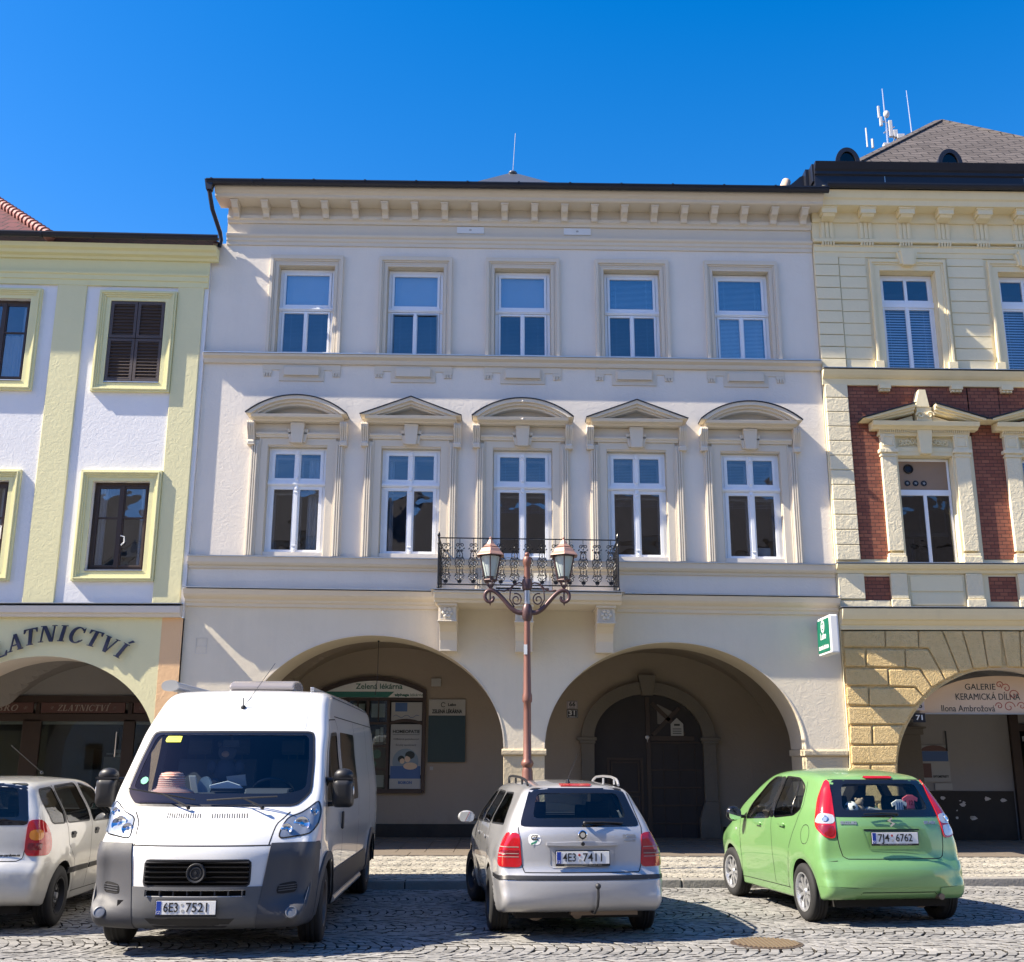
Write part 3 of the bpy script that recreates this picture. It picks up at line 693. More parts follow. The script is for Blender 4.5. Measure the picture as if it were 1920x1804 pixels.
        cu.build('curtain' if i < 2 else 'blind', 'curtain' if i < 2 else 'gray_blind', W)
        room(H, cx - .5, cx + .5, z0, 7.35, .2, 2.2)
        if i == 4:
            q = MB(); q.box(cx + .12, cx + .36, .3, .5, z0 + .12, z0 + .34); q.build('box_on_sill', 'poster_pale', W)
    # plaques in the frieze
    for cx in (-.84, 1.29):
        q = MB(); q.box(cx - .27, cx + .27, -.035, -.012, 11.86, 12.0); P_ = q.build('vent_plate', 'sign_white', H, bevel=.003)
        q = MB(); q.prism([(cx - .02, 11.915), (cx + .02, 11.915), (cx + .028, 11.94), (cx, 11.955), (cx - .028, 11.94)], 'y', -.04, -.034); q.build('emblem', 'sign_grey', P_)
    # ---- balcony
    b = MB(); profile_x(b, [(0, 4.36), (-.84, 4.36), (-.86, 4.40), (-.93, 4.42), (-.97, 4.50), (-1.0, 4.51), (-1.0, 4.55), (0, 4.56)], -1.36, 1.92)
    b.build('balcony_slab', 'render_cream', H, bevel=.008)
    b = MB(); b.box(-1.42, 1.98, -1.03, 0, 4.561, 4.575); b.build('balcony_flashing', 'zinc_sheet', H)
    for x in (-1.13, .22, 1.66):
        k = MB(); k.prism([(0, 4.36), (-.74, 4.36), (-.74, 4.06), (-.70, 4.04), (-.52, 4.0), (-.38, 3.90), (-.30, 3.76), (-.27, 3.60), (-.27, 3.57), (0, 3.57)], 'x', x - .155, x + .155)
        k.box(x - .175, x + .175, -.80, 0, 4.31, 4.359); k.box(x - .17, x + .17, -.77, -.02, 4.035, 4.06)
        C_ = k.build('balcony_console', 'render_cream', H, bevel=.008)
        k = MB()
        for a in range(6):
            w_ = a * math.pi / 3; k.ball((x + .065 * math.cos(w_), -.755, 4.19 + .065 * math.sin(w_)), .036, 6, (1, .5, 1))
        k.ball((x, -.76, 4.19), .03, 6, (1, .6, 1)); oframe(k, x - .13, x + .13, 4.075, 4.30, .018, -.752, -.742)
        k.build('rosette', 'render_cream', C_, smooth=True)
    # railing
    R_ = MB(); zt, zb2 = 5.49, 4.66; xa, xb, ya = -1.29, 1.87, -.95
    R_.box(xa, xb, ya - .018, ya + .018, zt - .012, zt + .004)
    for x in (xa, xb): R_.box(x - .018, x + .018, ya, -.02, zt - .012, zt + .004); R_.box(x - .012, x + .012, ya, -.02, zb2 - .01, zb2 + .01)
    R_.box(xa, xb, ya - .012, ya + .012, zb2 - .01, zb2 + .01)
    for x in (xa, xb): R_.lathe([(.022, 4.575), (.028, 4.60), (.016, 4.64), (.016, 5.36), (.026, 5.38), (.014, 5.42), (.014, 5.50), (.028, 5.53), (.022, 5.56), (.006, 5.60)], (x, ya, 0), 10)
    RL = R_.build('balcony_railing', 'wrought_iron', H)
    def spiral(cx, cz, r, turns, a0, sgn=1, n=16):
        return [(cx + r * (1 - .72 * t / n) * math.cos(a0 + sgn * turns * 2 * math.pi * t / n), 0, cz + r * (1 - .72 * t / n) * math.sin(a0 + sgn * turns * 2 * math.pi * t / n)) for t in range(n + 1)]
    def motif():
        m = MB(); r = .0078
        m.tube([(0, 0, 0), (0, 0, .83)], .006, 5)
        for s in (-1, 1):
            for (cz, rr) in ((.70, .036), (.60, .022), (.11, .040), (.19, .026)):
                m.tube(spiral(s * .038, cz, rr, 1.2, math.pi if s > 0 else 0, -s if cz > .3 else s), r, 5)
            m.tube([(s * .010, 0, .60), (s * .05, 0, .55), (s * .045, 0, .50), (s * .075, 0, .45), (s * .082, 0, .40), (s * .05, 0, .345), (s * .012, 0, .37)], r, 5)
            m.tube([(s * .012, 0, .43), (s * .055, 0, .40), (s * .082, 0, .34), (s * .055, 0, .29), (s * .05, 0, .21), (s * .075, 0, .17)], r, 5)
            m.tube(spiral(s * .030, .46, .024, 1.1, 0 if s > 0 else math.pi, s), r, 5); m.tube(spiral(s * .030, .33, .022, 1.1, 0 if s > 0 else math.pi, -s), r, 5)
            m.obox((s * .075, 0, .64), (.012, 0, .012), (0, .004, 0), (-.006, 0, .006)); m.obox((s * .075, 0, .15), (.012, 0, .012), (0, .004, 0), (-.006, 0, .006))
        for z in (.26, .52, .40, .66): m.ball((0, 0, z), .014, 5, (1, 1, 1.5))
        m.obox((0, 0, .055), (.03, 0, .02), (0, .004, 0), (-.01, 0, .015)); m.obox((0, 0, .055), (-.03, 0, .02), (0, .004, 0), (.01, 0, .015))
        return m
    mm = motif(); W0 = WARP[0]; WARP[0] = None
    first = None
    spots = [(xa + .13 + k * .2417, ya, 0) for k in range(13)] + [(x, ya + .16 + k * .235, math.pi / 2) for x in (xa, xb) for k in range(4)]
    for (x, y, rz) in spots:
        if first is None: o = first = mm.build('scroll_panel', 'wrought_iron', RL)
        else: o = first.copy(); COL.objects.link(o); o.parent = RL
        o.location = (x, y, 4.66 - .012 * x); o.rotation_euler = (0, 0, rz)
    WARP[0] = W0
    # ---- roof, gutter, downpipe, lantern with rod
    r = MB(); r.add([(-5.92, -.60, 12.60), (6.12, -.60, 12.60), (6.12, 5.6, 15.6), (-5.92, 5.6, 15.6), (-5.92, -.60, 12.57), (6.12, -.60, 12.57), (6.12, 5.6, 15.5), (-5.92, 5.6, 15.5)],
                    [(0, 1, 2, 3), (4, 7, 6, 5), (0, 4, 5, 1), (0, 3, 7, 4), (1, 5, 6, 2), (2, 6, 7, 3)])
    r.build('roof', 'anthracite_sheet', H)
    r = MB(); prof = [(-.58 - .07 + .07 * math.cos(rad(a)), 12.60 + .085 * math.sin(rad(a))) for a in range(180, 361, 15)]
    r.strip([(p[0] * .985 - .01, p[1] * 1.0 + .006) for p in prof], prof, 'x', -5.98, 6.17)
    r.box(-5.98, 6.17, -.735, -.715, 12.59, 12.615)
    for i in range(13): r.box(-5.9 + i * 1.0, -5.86 + i * 1.0, -.742, -.60, 12.60, 12.625)
    for i in range(7): r.strip([(p[0], p[1] - .001) for p in prof], [(p[0] * 1.01, p[1] - .008) for p in prof], 'x', -5.1 + i * 1.75, -5.06 + i * 1.75)
    r.build('gutter', 'anthracite_sheet', H)
    r = MB(); r.tube([(-5.93, -.62, 12.56), (-5.94, -.60, 12.42), (-5.90, -.44, 12.1), (-5.80, -.14, 11.75), (-5.78, -.1, 11.60), (-5.80, -.12, 11.46)], .042, 10)
    r.prism([(-6.02, 12.62), (-5.84, 12.62), (-5.88, 12.40), (-5.98, 12.40)], 'y', -.70, -.56)
    r.build('downpipe', 'anthracite_sheet', H, smooth=True)
    r = MB(); r.add([(-1.25, 2.2, 14.15), (1.3, 2.2, 14.15), (1.3, 3.6, 14.15), (-1.25, 3.6, 14.15), (0.0, 2.9, 14.93)], [(0, 1, 4), (1, 2, 4), (2, 3, 4), (3, 0, 4), (0, 3, 2, 1)])
    L_ = r.build('roof_lantern', mat_plain('grey_sheet', (.13, .14, .16), .4, metal=.5), H)
    r = MB(); r.ball((0, 2.9, 14.90), .08, 8, (1.3, 1.3, .7)); r.tube([(0, 2.9, 14.9), (.06, 2.9, 15.95)], .006, 6); r.build('lightning_rod', 'grey_sheet', L_)
    WARP[0] = None
    # cable hanging in the left arch
    r = MB(); r.tube([(-2.47, .5, 3.82), (-2.47, .5, 3.2), (-2.50, .5, 2.85)], .006, 5); r.ball((-2.47, .5, 3.83), .02, 5); r.build('hanging_cable', 'black_metal', H)
    r = MB(); oframe(r, -5.72, -5.52, 3.55, 3.83, .006, -.006, -.001); oframe(r, -5.72, -5.52, 3.68, 3.83, .006, -.007, -.002); r.build('meter_cover', 'render_grey', H)
    return H
HOUSE = main_house()

def pharmacy():
    # shop window (part of house) ------------------------------------------------
    S = thing('shop_window', 'dark wooden arched pharmacy shop window with posters under the left arch', 'shop window', (-2.9, 3.4, .9)); S.location = (0, 0, 0)
    y = 3.33; x0, x1 = -3.98, -1.78
    cx = (x0 + x1) / 2; hw = (x1 - x0) / 2
    def seg(hw_, rise, z, n=20): return [(cx - hw_ + 2 * hw_ * i / n, z + rise * (1 - (2 * i / n - 1) ** 2)) for i in range(n + 1)]
    f = MB(); f.strip([(x0 + .07, 1.12)] + seg(hw - .07, .26, 3.06) + [(x1 - .07, 1.12)], [(x0, 1.04)] + seg(hw, .27, 3.13) + [(x1, 1.04)], 'y', y - .03, 3.40)
    f.box(x0 + .05, x1 - .05, y - .03, 3.4, 1.04, 1.13); f.box(x0 + .05, x1 - .05, y - .02, 3.4, 2.90, 2.96)
    for x in (-3.40, -2.99, -2.56): f.box(x - .03, x + .03, y - .02, 3.4, 1.1, 2.92)
    for x in (-3.20, -2.77): f.box(x - .012, x + .012, y - .015, 3.4, 2.48, 2.92)
    for z in (1.52, 1.98, 2.44): f.box(-3.40, -2.56, y - .018, 3.4, z - .025, z + .025)
    f.strip([(-2.53 + .68 * i / 8, 2.40 + .07 * (1 - (i / 4 - 1) ** 2)) for i in range(9)], [(-2.53 + .68 * i / 8, 2.46 + .07 * (1 - (i / 4 - 1) ** 2)) for i in range(9)], 'y', y - .02, 3.4)
    f.build('frame', 'dark_brown_wood', S, bevel=.004)
    f = MB(); f.box(x0 + .06, x1 - .06, 3.385, 3.399, 1.1, 2.92); f.build('backing', 'dark_interior', S)
    g = MB(); g.box(-3.92, -2.58, y + .012, y + .016, 1.12, 2.9); g.build('pane', 'clear_glass', S)
    f = MB(); f.prism([(x0 + .07, 2.965)] + seg(hw - .075, .25, 3.06) + [(x1 - .07, 2.965)], 'y', y + .003, y + .02); fa = f.build('fascia', 'sign_white', S)
    f = MB(); f.prism([(x0 + .08, 2.97), (x0 + .08, 3.04), (x0 + .08, 3.085), (-2.45, 3.085), (-2.58, 2.97)], 'y', y, y + .004); f.build('fascia_band', 'sign_teal', fa)
    merge(text_mb('Zelená lékárna', .155, (-2.77, y - .002, 3.19), width=.98, bold=.002), MB()).build('lettering', 'ink_green', fa)
    merge(text_mb('alphega', .075, (-2.29, y - .002, 3.02), width=.30, bold=.003), text_mb('lékárna', .075, (-1.98, y - .002, 3.02), width=.27)).build('lettering', 'ink_green', fa)
    # posters
    def poster(name, xa, xb, za, zb, mat, yy=y): m = MB(); m.box(xa, xb, yy + .004, yy + .008, za, zb); return m.build(name, mat, S)
    poster('poster', -2.50, -1.86, 2.49, 2.87, 'poster_pale')
    m = MB(); m.box(-2.42, -2.17, y - .0, y + .003, 2.68, 2.86); m.build('poster_picture', 'poster_blue', S)
    m = MB(); m.tube([(-2.46 + .06 * k, y, 2.58 + .03 * math.sin(k * 1.7)) for k in range(10)], .005, 4); m.build('poster_scribble', 'poster_blue', S)
    P_ = poster('poster', -2.50, -1.86, 1.40, 2.42, 'poster_pale')
    a = text_mb('HOMEOPATIE', .09, (-2.18, y, 2.27), width=.56, bold=.003); merge(a, text_mb('Odborné poradenství', .05, (-2.18, y, 2.12), width=.52)); merge(a, text_mb('Široký sortiment', .05, (-2.18, y, 2.0), width=.42))
    a.box(-2.46, -1.90, y, y + .003, 2.205, 2.213); a.build('lettering', 'ink', P_)
    m = MB(); m.lathe([(.27, y + .0015), (.27, y + .004)], (-2.18, 0, 1.66), 32, 'y'); m.build('poster_disc', 'poster_sky', P_)
    m = MB(); m.box(-2.49, -1.87, y + .001, y + .0035, 1.33, 1.58); m.build('poster_band', 'poster_blue', P_)
    m = MB(); m.ball((-2.27, y, 1.72), .07, 8, (1, .04, 1)); m.ball((-2.09, y, 1.80), .10, 8, (1, .04, .8)); m.build('printed_hair', 'ink', P_)
    m = MB(); m.ball((-2.25, y - .002, 1.68), .05, 8, (1, .04, 1.1)); m.ball((-2.14, y - .002, 1.72), .06, 8, (1, .04, 1.1)); m.ball((-2.08, y - .001, 1.58), .12, 8, (1.2, .03, .6)); m.build('printed_faces', 'sign_sand', P_)
    Q_ = poster('poster', -2.50, -1.86, 1.13, 1.33, 'sign_grey', y - .002); text_mb('BOIRON', .075, (-2.18, y - .004, 1.25), width=.28, bold=.003).build('lettering', 'poster_blue', Q_)
    # goods behind the panes
    g = MB()
    for (xa, xb, za, zb) in ((-2.92, -2.64, 2.56, 2.84), (-3.30, -3.06, 2.58, 2.84), (-2.82, -2.74, 2.06, 2.32), (-2.72, -2.66, 2.06, 2.36), (-2.9, -2.62, 1.16, 1.40)): g.box(xa, xb, 3.365, 3.384, za, zb)
    g.build('goods', 'poster_pale', S)
    g = MB(); g.box(-2.88, -2.64, 3.37, 3.384, 2.6, 2.8); g.box(-3.2, -2.9, 3.37, 3.384, 1.6, 1.9); g.build('leaflet', 'sign_red', S)
    g = MB(); g.lathe([(.09, 3.364), (.09, 3.37)], (-2.78, 0, 1.82), 20, 'y'); g.lathe([(.06, 3.364), (.06, 3.37)], (-2.84, 0, 1.62), 20, 'y'); g.build('sticker', 'ink_green', S)
    # notice boards
    B = MB(); B.box(-1.72, -.96, 3.34, 3.39, 2.60, 2.93); Bd = B.build('notice_board', 'sign_grey', None, bevel=.003)
    tag(Bd, 'grey and dark teal pharmacy notice board on the wall beside the shop window', 'notice board')
    B = MB(); B.box(-1.725, -.955, 3.335, 3.395, 1.66, 2.60); B.build('board_panel', 'board_teal', Bd, bevel=.003)
    a = text_mb('ZELENÁ LÉKÁRNA', .105, (-1.34, 3.335, 2.68), width=.63, bold=.004); merge(a, text_mb('Lebo', .075, (-1.24, 3.335, 2.82), width=.17, bold=.003))
    a.strip([( -1.42 + .038 * math.cos(t * .5), 2.82 + .038 * math.sin(t * .5)) for t in range(1, 12)], [(-1.42 + .052 * math.cos(t * .5), 2.82 + .052 * math.sin(t * .5)) for t in range(1, 12)], 'y', 3.332, 3.338)
    a.build('lettering', 'ink', Bd)
    b = MB(); b.box(-1.68, -1.48, 3.33, 3.398, 3.20, 3.36); b.box(-1.65, -1.51, 3.322, 3.33, 3.23, 3.33)
    tag(b.build('siren_box', 'sign_grey', bevel=.01), 'small pale alarm box on the wall above the notice board', 'alarm box')
    b = MB(); b.box(-1.68, -1.61, 3.37, 3.398, 1.50, 1.57); b.box(-1.665, -1.625, 3.362, 3.37, 1.515, 1.555)
    tag(b.build('doorbell', 'sign_grey', bevel=.003), 'tiny square bell plate below the notice board', 'doorbell')
    # house numbers
    for (z, txt, m1, m2, lab) in ((2.825, '66', 'enamel_pink', 'ink', 'pale enamel house number plate reading 66'), (2.645, '31', 'enamel_black', 'sign_white', 'black enamel house number plate reading 31')):
        b = MB(); b.box(1.155, 1.385, 3.375, 3.398, z - .085, z + .085); o = b.build('house_number', m1, bevel=.01); tag(o, lab, 'house number')
        a = text_mb(txt, .13, (1.27, 3.372, z + .012), width=.13, bold=.003); a.box(1.21, 1.33, 3.37, 3.374, z - .066, z - .058); oframe(a, 1.168, 1.372, z - .074, z + .074, .006, 3.371, 3.376); a.build('digits', m2, o)
    # notice on the gate
    b = MB(); b.prism([(3.30, 2.20), (3.56, 2.20), (3.56, 2.44), (3.43, 2.56), (3.30, 2.44)], 'y', 3.29, 3.297); o = b.build('paper_notice', 'sign_grey')
    tag(o, 'white house shaped paper notice hung on the dark gate', 'notice')
    a = MB(); [a.box(3.34, 3.52, 3.286, 3.29, 2.24 + .045 * k, 2.255 + .045 * k) for k in range(3)]; a.box(3.37, 3.49, 3.286, 3.29, 2.40, 2.44); a.build('lettering', 'ink', o)
    b = MB(); oframe(b, 4.95, 5.25, 1.28, 1.62, .02, 3.38, 3.399); b.box(4.97, 5.23, 3.387, 3.399, 1.3, 1.6); tag(b.build('meter_cabinet', 'arcade_wall'), 'small plaster coloured cabinet door in the back wall near the green car', 'cabinet')
    # illuminated box sign
    b = MB(); b.box(5.52, 5.68, -.92, -.12, 3.50, 4.17); o = b.build('box_sign', 'sign_white', bevel=.03, seg=3)
    o.data.materials.clear(); o.data.materials.append(MATS['sign_white'])
    tag(o, 'white and green pharmacy box sign projecting at the right end of the lilac house', 'sign')
    b = MB(); b.box(5.512, 5.522, -.89, -.15, 3.55, 4.12); 
    # the green face is turned to the left front
    b.build('sign_face', 'sign_green', o)
    a = text_mb('Lebo', .17, (5.509, -.52, 3.83), u=(0, -1, 0), width=.34, bold=.003); merge(a, text_mb('ZELENÁ LÉKÁRNA', .08, (5.509, -.52, 3.63), u=(0, -1, 0), width=.62, bold=.004))
    a.lathe([(.11, 5.507), (.11, 5.511)], (0, -.52, 4.0), 24, 'x'); a.build('lettering', 'sign_white', o)
    a = MB(); a.strip([(-.52 + .045 * math.cos(t * .5), 4.0 + .045 * math.sin(t * .5)) for t in range(1, 12)], [(-.52 + .07 * math.cos(t * .5), 4.0 + .07 * math.sin(t * .5)) for t in range(1, 12)], 'x', 5.503, 5.508); a.build('emblem', 'sign_green', o)
    a = MB()
    for z in (3.7, 4.0): a.box(5.58, 5.62, -.12, -.001, z, z + .03)
    a.build('bracket', 'aluminium', o)
pharmacy()

def street_lamp():
    L = thing('street_lamp', 'reddish brown cast iron street lamp with two lanterns on scrolled arms', 'street lamp', (.24, -3.0, .11))
    m = MB()
    m.lathe([(.19, 0), (.20, .05), (.17, .10), (.15, .22), (.155, .50), (.15, .9), (.13, 1.0), (.10, 1.10), (.115, 1.14), (.115, 1.17), (.085, 1.24), (.08, 1.42), (.066, 1.47), (.085, 1.50), (.095, 1.53), (.085, 1.56), (.062, 1.60),
             (.056, 2.30), (.056, 2.42), (.072, 2.44), (.074, 2.47), (.072, 2.54), (.060, 2.58), (.050, 3.3), (.046, 3.68)], n=20, cap=False)
    for k in range(8):
        w = k * math.pi / 4 + .2; m.tube([(.16 * math.cos(w), .16 * math.sin(w), .7), (.155 * math.cos(w), .155 * math.sin(w), 1.0), (.12 * math.cos(w), .12 * math.sin(w), 1.07)], .014, 6)
        m.tube([(.11 * math.cos(w), .11 * math.sin(w), 1.13), (.17 * math.cos(w), .17 * math.sin(w), 1.06), (.178 * math.cos(w), .178 * math.sin(w), .98), (.165 * math.cos(w), .165 * math.sin(w), .85)], .012, 6)
    m.build('post', 'lamp_copper', L, smooth=True)
    m = MB(); m.lathe([(.046, 3.66), (.07, 3.70), (.085, 3.76), (.085, 3.82), (.07, 3.90), (.05, 3.93)], n=18); m.lathe([(.05, 4.14), (.075, 4.16), (.085, 4.26), (.07, 4.32), (.05, 4.33)], n=18)
    m.build('arm_boss', 'lamp_brown', L, smooth=True)
    m = MB(); m.lathe([(.049, 3.93), (.049, 4.14)], n=16); m.build('band', 'zinc_sheet', L, smooth=True)
    m = MB(); m.box(-.052, .0, -.056, -.04, 3.15, 3.30); m.build('sticker', 'sign_white', L)
    m = MB(); m.lathe([(.05, 4.33), (.046, 4.5), (.05, 4.54), (.066, 4.56), (.066, 4.62), (.058, 4.66), (.04, 4.68)], n=18); m.ball((0, 0, 4.71), .04, 8); m.build('finial', 'lamp_copper', L, smooth=True)
    for s in (-1, 1):
        a = MB()
        pts = [(.03, 3.80), (.14, 3.80), (.24, 3.86), (.34, 3.97), (.43, 4.07), (.50, 4.125), (.56, 4.145), (.62, 4.13), (.655, 4.08), (.65, 4.01), (.60, 3.965), (.545, 3.975), (.525, 4.02), (.545, 4.05)]
        # smooth
        P_ = []
        for i in range(len(pts) - 1):
            p0, p1, p2, p3 = [Vector(pts[max(0, min(len(pts) - 1, i + d))]) for d in (-1, 0, 1, 2)]
            for t in (0, .25, .5, .75):
                P_.append(.5 * ((2 * p1) + (-p0 + p2) * t + (2 * p0 - 5 * p1 + 4 * p2 - p3) * t * t + (-p0 + 3 * p1 - 3 * p2 + p3) * t ** 3))
        k = len(P_); a.tube([(s * q.x, 0, q.y) for q in P_], .03, 10, rs=[.040 - .018 * i / k for i in range(k)])
        sc = [(s * (.17 + .09 * (1 - .75 * t / 22) * math.cos(1.2 + t * .42)) , 0, 4.0 + .10 * (1 - .75 * t / 22) * math.sin(1.2 + t * .42)) for t in range(23)]
        a.tube(sc, .012, 6); a.tube([(s * .05, 0, 4.24), (s * .12, 0, 4.265), (s * .2, 0, 4.24), (s * .27, 0, 4.17), (s * .36, 0, 4.13), (s * .45, 0, 4.15)], .013, 6)
        a.tube([(s * .2, 0, 4.24), (s * .262, 0, 4.14), (s * .27, 0, 4.0), (s * .2, 0, 3.88)], .012, 6)
        a.tube([(s * .575, 0, 4.24), (s * .575, 0, 3.95)], .014, 8); a.lathe([(.0, 3.90), (.022, 3.95), (.012, 3.98)], (s * .575, 0, 0), 10)
        a.build('arm', 'lamp_brown', L, smooth=True)
        # lantern
        x = s * .575; n = 6
        def ring(r, z, off=math.pi / 6): return [(x + r * math.cos(off + 2 * math.pi * i / n), r * math.sin(off + 2 * math.pi * i / n), z) for i in range(n)]
        b = MB(); rb, rt, zb, zt = .105, .185, 4.30, 4.70
        B0, T0 = ring(rb, zb), ring(rt, zt)
        for i in range(n): b.tube([B0[i], T0[i]], .010, 5)
        for R__, rr in ((B0, .014), (T0, .012)): b.tube(R__ + [R__[0]], rr, 5)
        for k_ in range(4):
            w = k_ * math.pi / 2 + .5; b.tube([(x, 0, 4.17), (x + .05 * math.cos(w), .05 * math.sin(w), 4.22), (x + .075 * math.cos(w), .075 * math.sin(w), 4.29)], .010, 5)
        Ln = b.build('lantern', 'lamp_brown', L)
        r = MB(); r1, r2, r3, r4, r5 = ring(.245, 4.685), ring(.235, 4.70), ring(.155, 4.80), ring(.11, 4.825), ring(.125, 4.83)
        rings = [ring(.20, 4.70), r1, r2, ring(.19, 4.745), r3, r4, r5, ring(.07, 4.875), ring(.028, 4.945), ring(.012, 4.96)]
        vs = [p for R__ in rings for p in R__]
        r.add(vs, [(a_ * n + i, a_ * n + (i + 1) % n, (a_ + 1) * n + (i + 1) % n, (a_ + 1) * n + i) for a_ in range(len(rings) - 1) for i in range(n)]); r.ball((x, 0, 4.975), .022, 6)
        r.build('lantern_roof', 'lamp_copper_light', Ln)
        g = MB(); gb, gt = ring(rb - .006, zb), ring(rt - .006, zt); g.add(gb + gt, [(i, (i + 1) % n, n + (i + 1) % n, n + i) for i in range(n)]); g.build('lantern_glass', 'clear_glass', Ln)
        g = MB(); g.lathe([(.055, 4.31), (.055, 4.36)], (x, 0, 0), 14); g.build('lamp_socket', 'lamp_brown', Ln)
        g = MB(); g.lathe([(.075, 4.36), (.09, 4.42), (.12, 4.55), (.145, 4.67)], (x, 0, 0), 16, cap=False); g.build('diffuser', 'sign_white', Ln, smooth=True)
street_lamp()
def manhole():
    m = MB(); c = (2.42, -8.86); m.lathe([(.34, -.03), (.34, .004), (.32, .006)], (c[0], c[1], 0), 40)
    o = m.build('manhole_cover', 'rust_iron' if 'rust_iron' in MATS else mat_plain('rust_iron', (.09, .065, .05), .7, metal=.3, var=.35, bumpd=.003))
    tag(o, 'round rusty grated manhole cover in the cobbles', 'manhole cover')
    g = MB()
    for i in range(-7, 8):
        x = i * .04; h = math.sqrt(max(0, .30 ** 2 - x * x)); g.obox((c[0] + x, c[1], .009), (.0105, .0, 0), (0, h, 0), (0, 0, .006))
    g.build('grate_bars', 'rust_light' if 'rust_light' in MATS else mat_plain('rust_light', (.19, .14, .09), .6, metal=.2, var=.25), o)
manhole()
# ------------------------------------------------------------------ serif lettering (built from strokes)
def glyph(ch):
    """list of polygons in a box of height 1; returns (polys, width)"""
    def serif(x, z, w=.16, t=.05): return [(x - w, z), (x + w, z), (x + w, z + t), (x - w, z + t)]
    def stroke(x0, z0, x1, z1, w): return [(x0 - w / 2, z0), (x0 + w / 2, z0), (x1 + w / 2, z1), (x1 - w / 2, z1)]
    if ch == 'I': return [stroke(.2, 0, .2, 1, .2), serif(.2, 0, .2), serif(.2, .95, .2)], .4
    if ch == 'Í': return [stroke(.2, 0, .2, 1, .2), serif(.2, 0, .2), serif(.2, .95, .2), [(.2, 1.08), (.30, 1.06), (.52, 1.30), (.36, 1.34)]], .4
    if ch == 'L': return [stroke(.2, 0, .2, 1, .19), serif(.2, .95, .19), serif(.2, 0, .19), [(.2, 0), (.72, 0), (.78, .28), (.73, .28), (.62, .07), (.2, .07)]], .78
    if ch == 'T': return [stroke(.42, 0, .42, 1, .2), serif(.42, 0, .2), [(.02, .93), (.82, .93), (.82, 1), (.02, 1)], [(.0, .74), (.04, .74), (.14, .95), (.0, 1)], [(.84, .74), (.80, .74), (.70, .95), (.84, 1)]], .84
    if ch == 'N': return [stroke(.15, 0, .15, 1, .07), stroke(.85, 0, .85, 1, .07), stroke(.22, 1, .80, 0, .22), serif(.15, 0, .15), serif(.85, .95, .15), [(.0, .95), (.26, .95), (.26, 1), (.0, 1)]], 1.0
    if ch == 'V': return [stroke(.46, 0, .18, 1, .2), stroke(.50, 0, .80, 1, .07), serif(.18, .95, .17), serif(.80, .95, .14)], .95
    if ch == 'A': return [stroke(.14, 0, .44, 1, .07), stroke(.78, 0, .47, 1, .2), [(.24, .30), (.68, .30), (.66, .37), (.26, .37)], serif(.14, 0, .14), serif(.78, 0, .17)], .95
    if ch == 'Z': return [[(.04, .93), (.72, .93), (.72, 1), (.04, 1)], [(.02, 0), (.74, 0), (.74, .07), (.02, .07)], stroke(.14, 0.05, .62, .95, .2), [(.04, .75), (.08, .75), (.15, .95), (.04, 1)], [(.76, .25), (.72, .25), (.65, .05), (.74, 0)]], .78
    if ch == 'C':
        o, i = [], []
        for k in range(19):
            a = rad(42 + 276 * k / 18); o.append((.46 + .46 * math.cos(a), .5 + .52 * math.sin(a))); i.append((.50 + .30 * math.cos(a), .5 + .44 * math.sin(a)))
        return [[o[k], o[k + 1], i[k + 1], i[k]] for k in range(18)] + [[(.80, .68), (.84, .68), (.84, .98), (.78, .88)], [(.80, .12), (.88, .22), (.86, .26), (.74, .12)]], .88
    if ch == 'B': return glyph('I')[0] + [[(.2, 0), (.6, .02), (.72, .25), (.55, .52), (.2, .52), (.2, .46), (.45, .46), (.55, .26), (.45, .07), (.2, .06)], [(.2, .5), (.52, .5), (.64, .76), (.5, 1), (.2, 1), (.2, .94), (.4, .94), (.48, .76), (.4, .56), (.2, .56)]], .74
    if ch == 'R': return glyph('I')[0] + [[(.2, .48), (.52, .48), (.66, .74), (.5, 1), (.2, 1), (.2, .94), (.4, .94), (.5, .74), (.4, .54), (.2, .54)], stroke(.80, 0, .42, .5, .2), serif(.8, 0, .12)], .86
    if ch == 'O':
        o = [(.46 + .46 * math.cos(rad(20 * k)), .5 + .52 * math.sin(rad(20 * k))) for k in range(18)]; i = [(.46 + .28 * math.cos(rad(20 * k)), .5 + .44 * math.sin(rad(20 * k))) for k in range(18)]
        return [[o[k], o[(k + 1) % 18], i[(k + 1) % 18], i[k]] for k in range(18)], .92
    if ch == '*': return [[(.3 + .28 * math.cos(rad(a)) - .03 * math.sin(rad(a)), .5 + .28 * math.sin(rad(a)) + .03 * math.cos(rad(a))), (.3 + .28 * math.cos(rad(a)) + .03 * math.sin(rad(a)), .5 + .28 * math.sin(rad(a)) - .03 * math.cos(rad(a))), (.3, .5)] for a in range(0, 360, 60)], .6
    return [], .5
def serif_glyph(mb, ch, cx, cz, size, y, rot=0.0, shear=0.0, depth=.03):
    polys, w = glyph(ch); c, s = math.cos(rad(rot)), math.sin(rad(rot))
    for n, p in enumerate(polys):
        q = []
        for (a, b) in p:
            a = (a - w / 2 + (b - .5) * shear) * size; b = (b - .5) * size; q.append((cx + a * c - b * s, cz + a * s + b * c))
        mb.prism(q, 'y', y - depth - .0006 * n, y)
def serif_line(mb, txt, cx, cz, size, y, shear=0.0, depth=.006, width=None, gap=.12):
    W = sum(glyph(c)[1] + gap for c in txt) - gap; sz = size; k = (width / (W * sz)) if width else 1
    x = -W / 2
    for ch in txt:
        w = glyph(ch)[1]; o = len(mb.v); serif_glyph(mb, ch, 0, cz, sz, y, 0, shear, depth)
        mb.v[o:] = [(cx + (p[0] + (x + w / 2) * sz) * k, p[1], p[2]) for p in mb.v[o:]]; x += w + gap

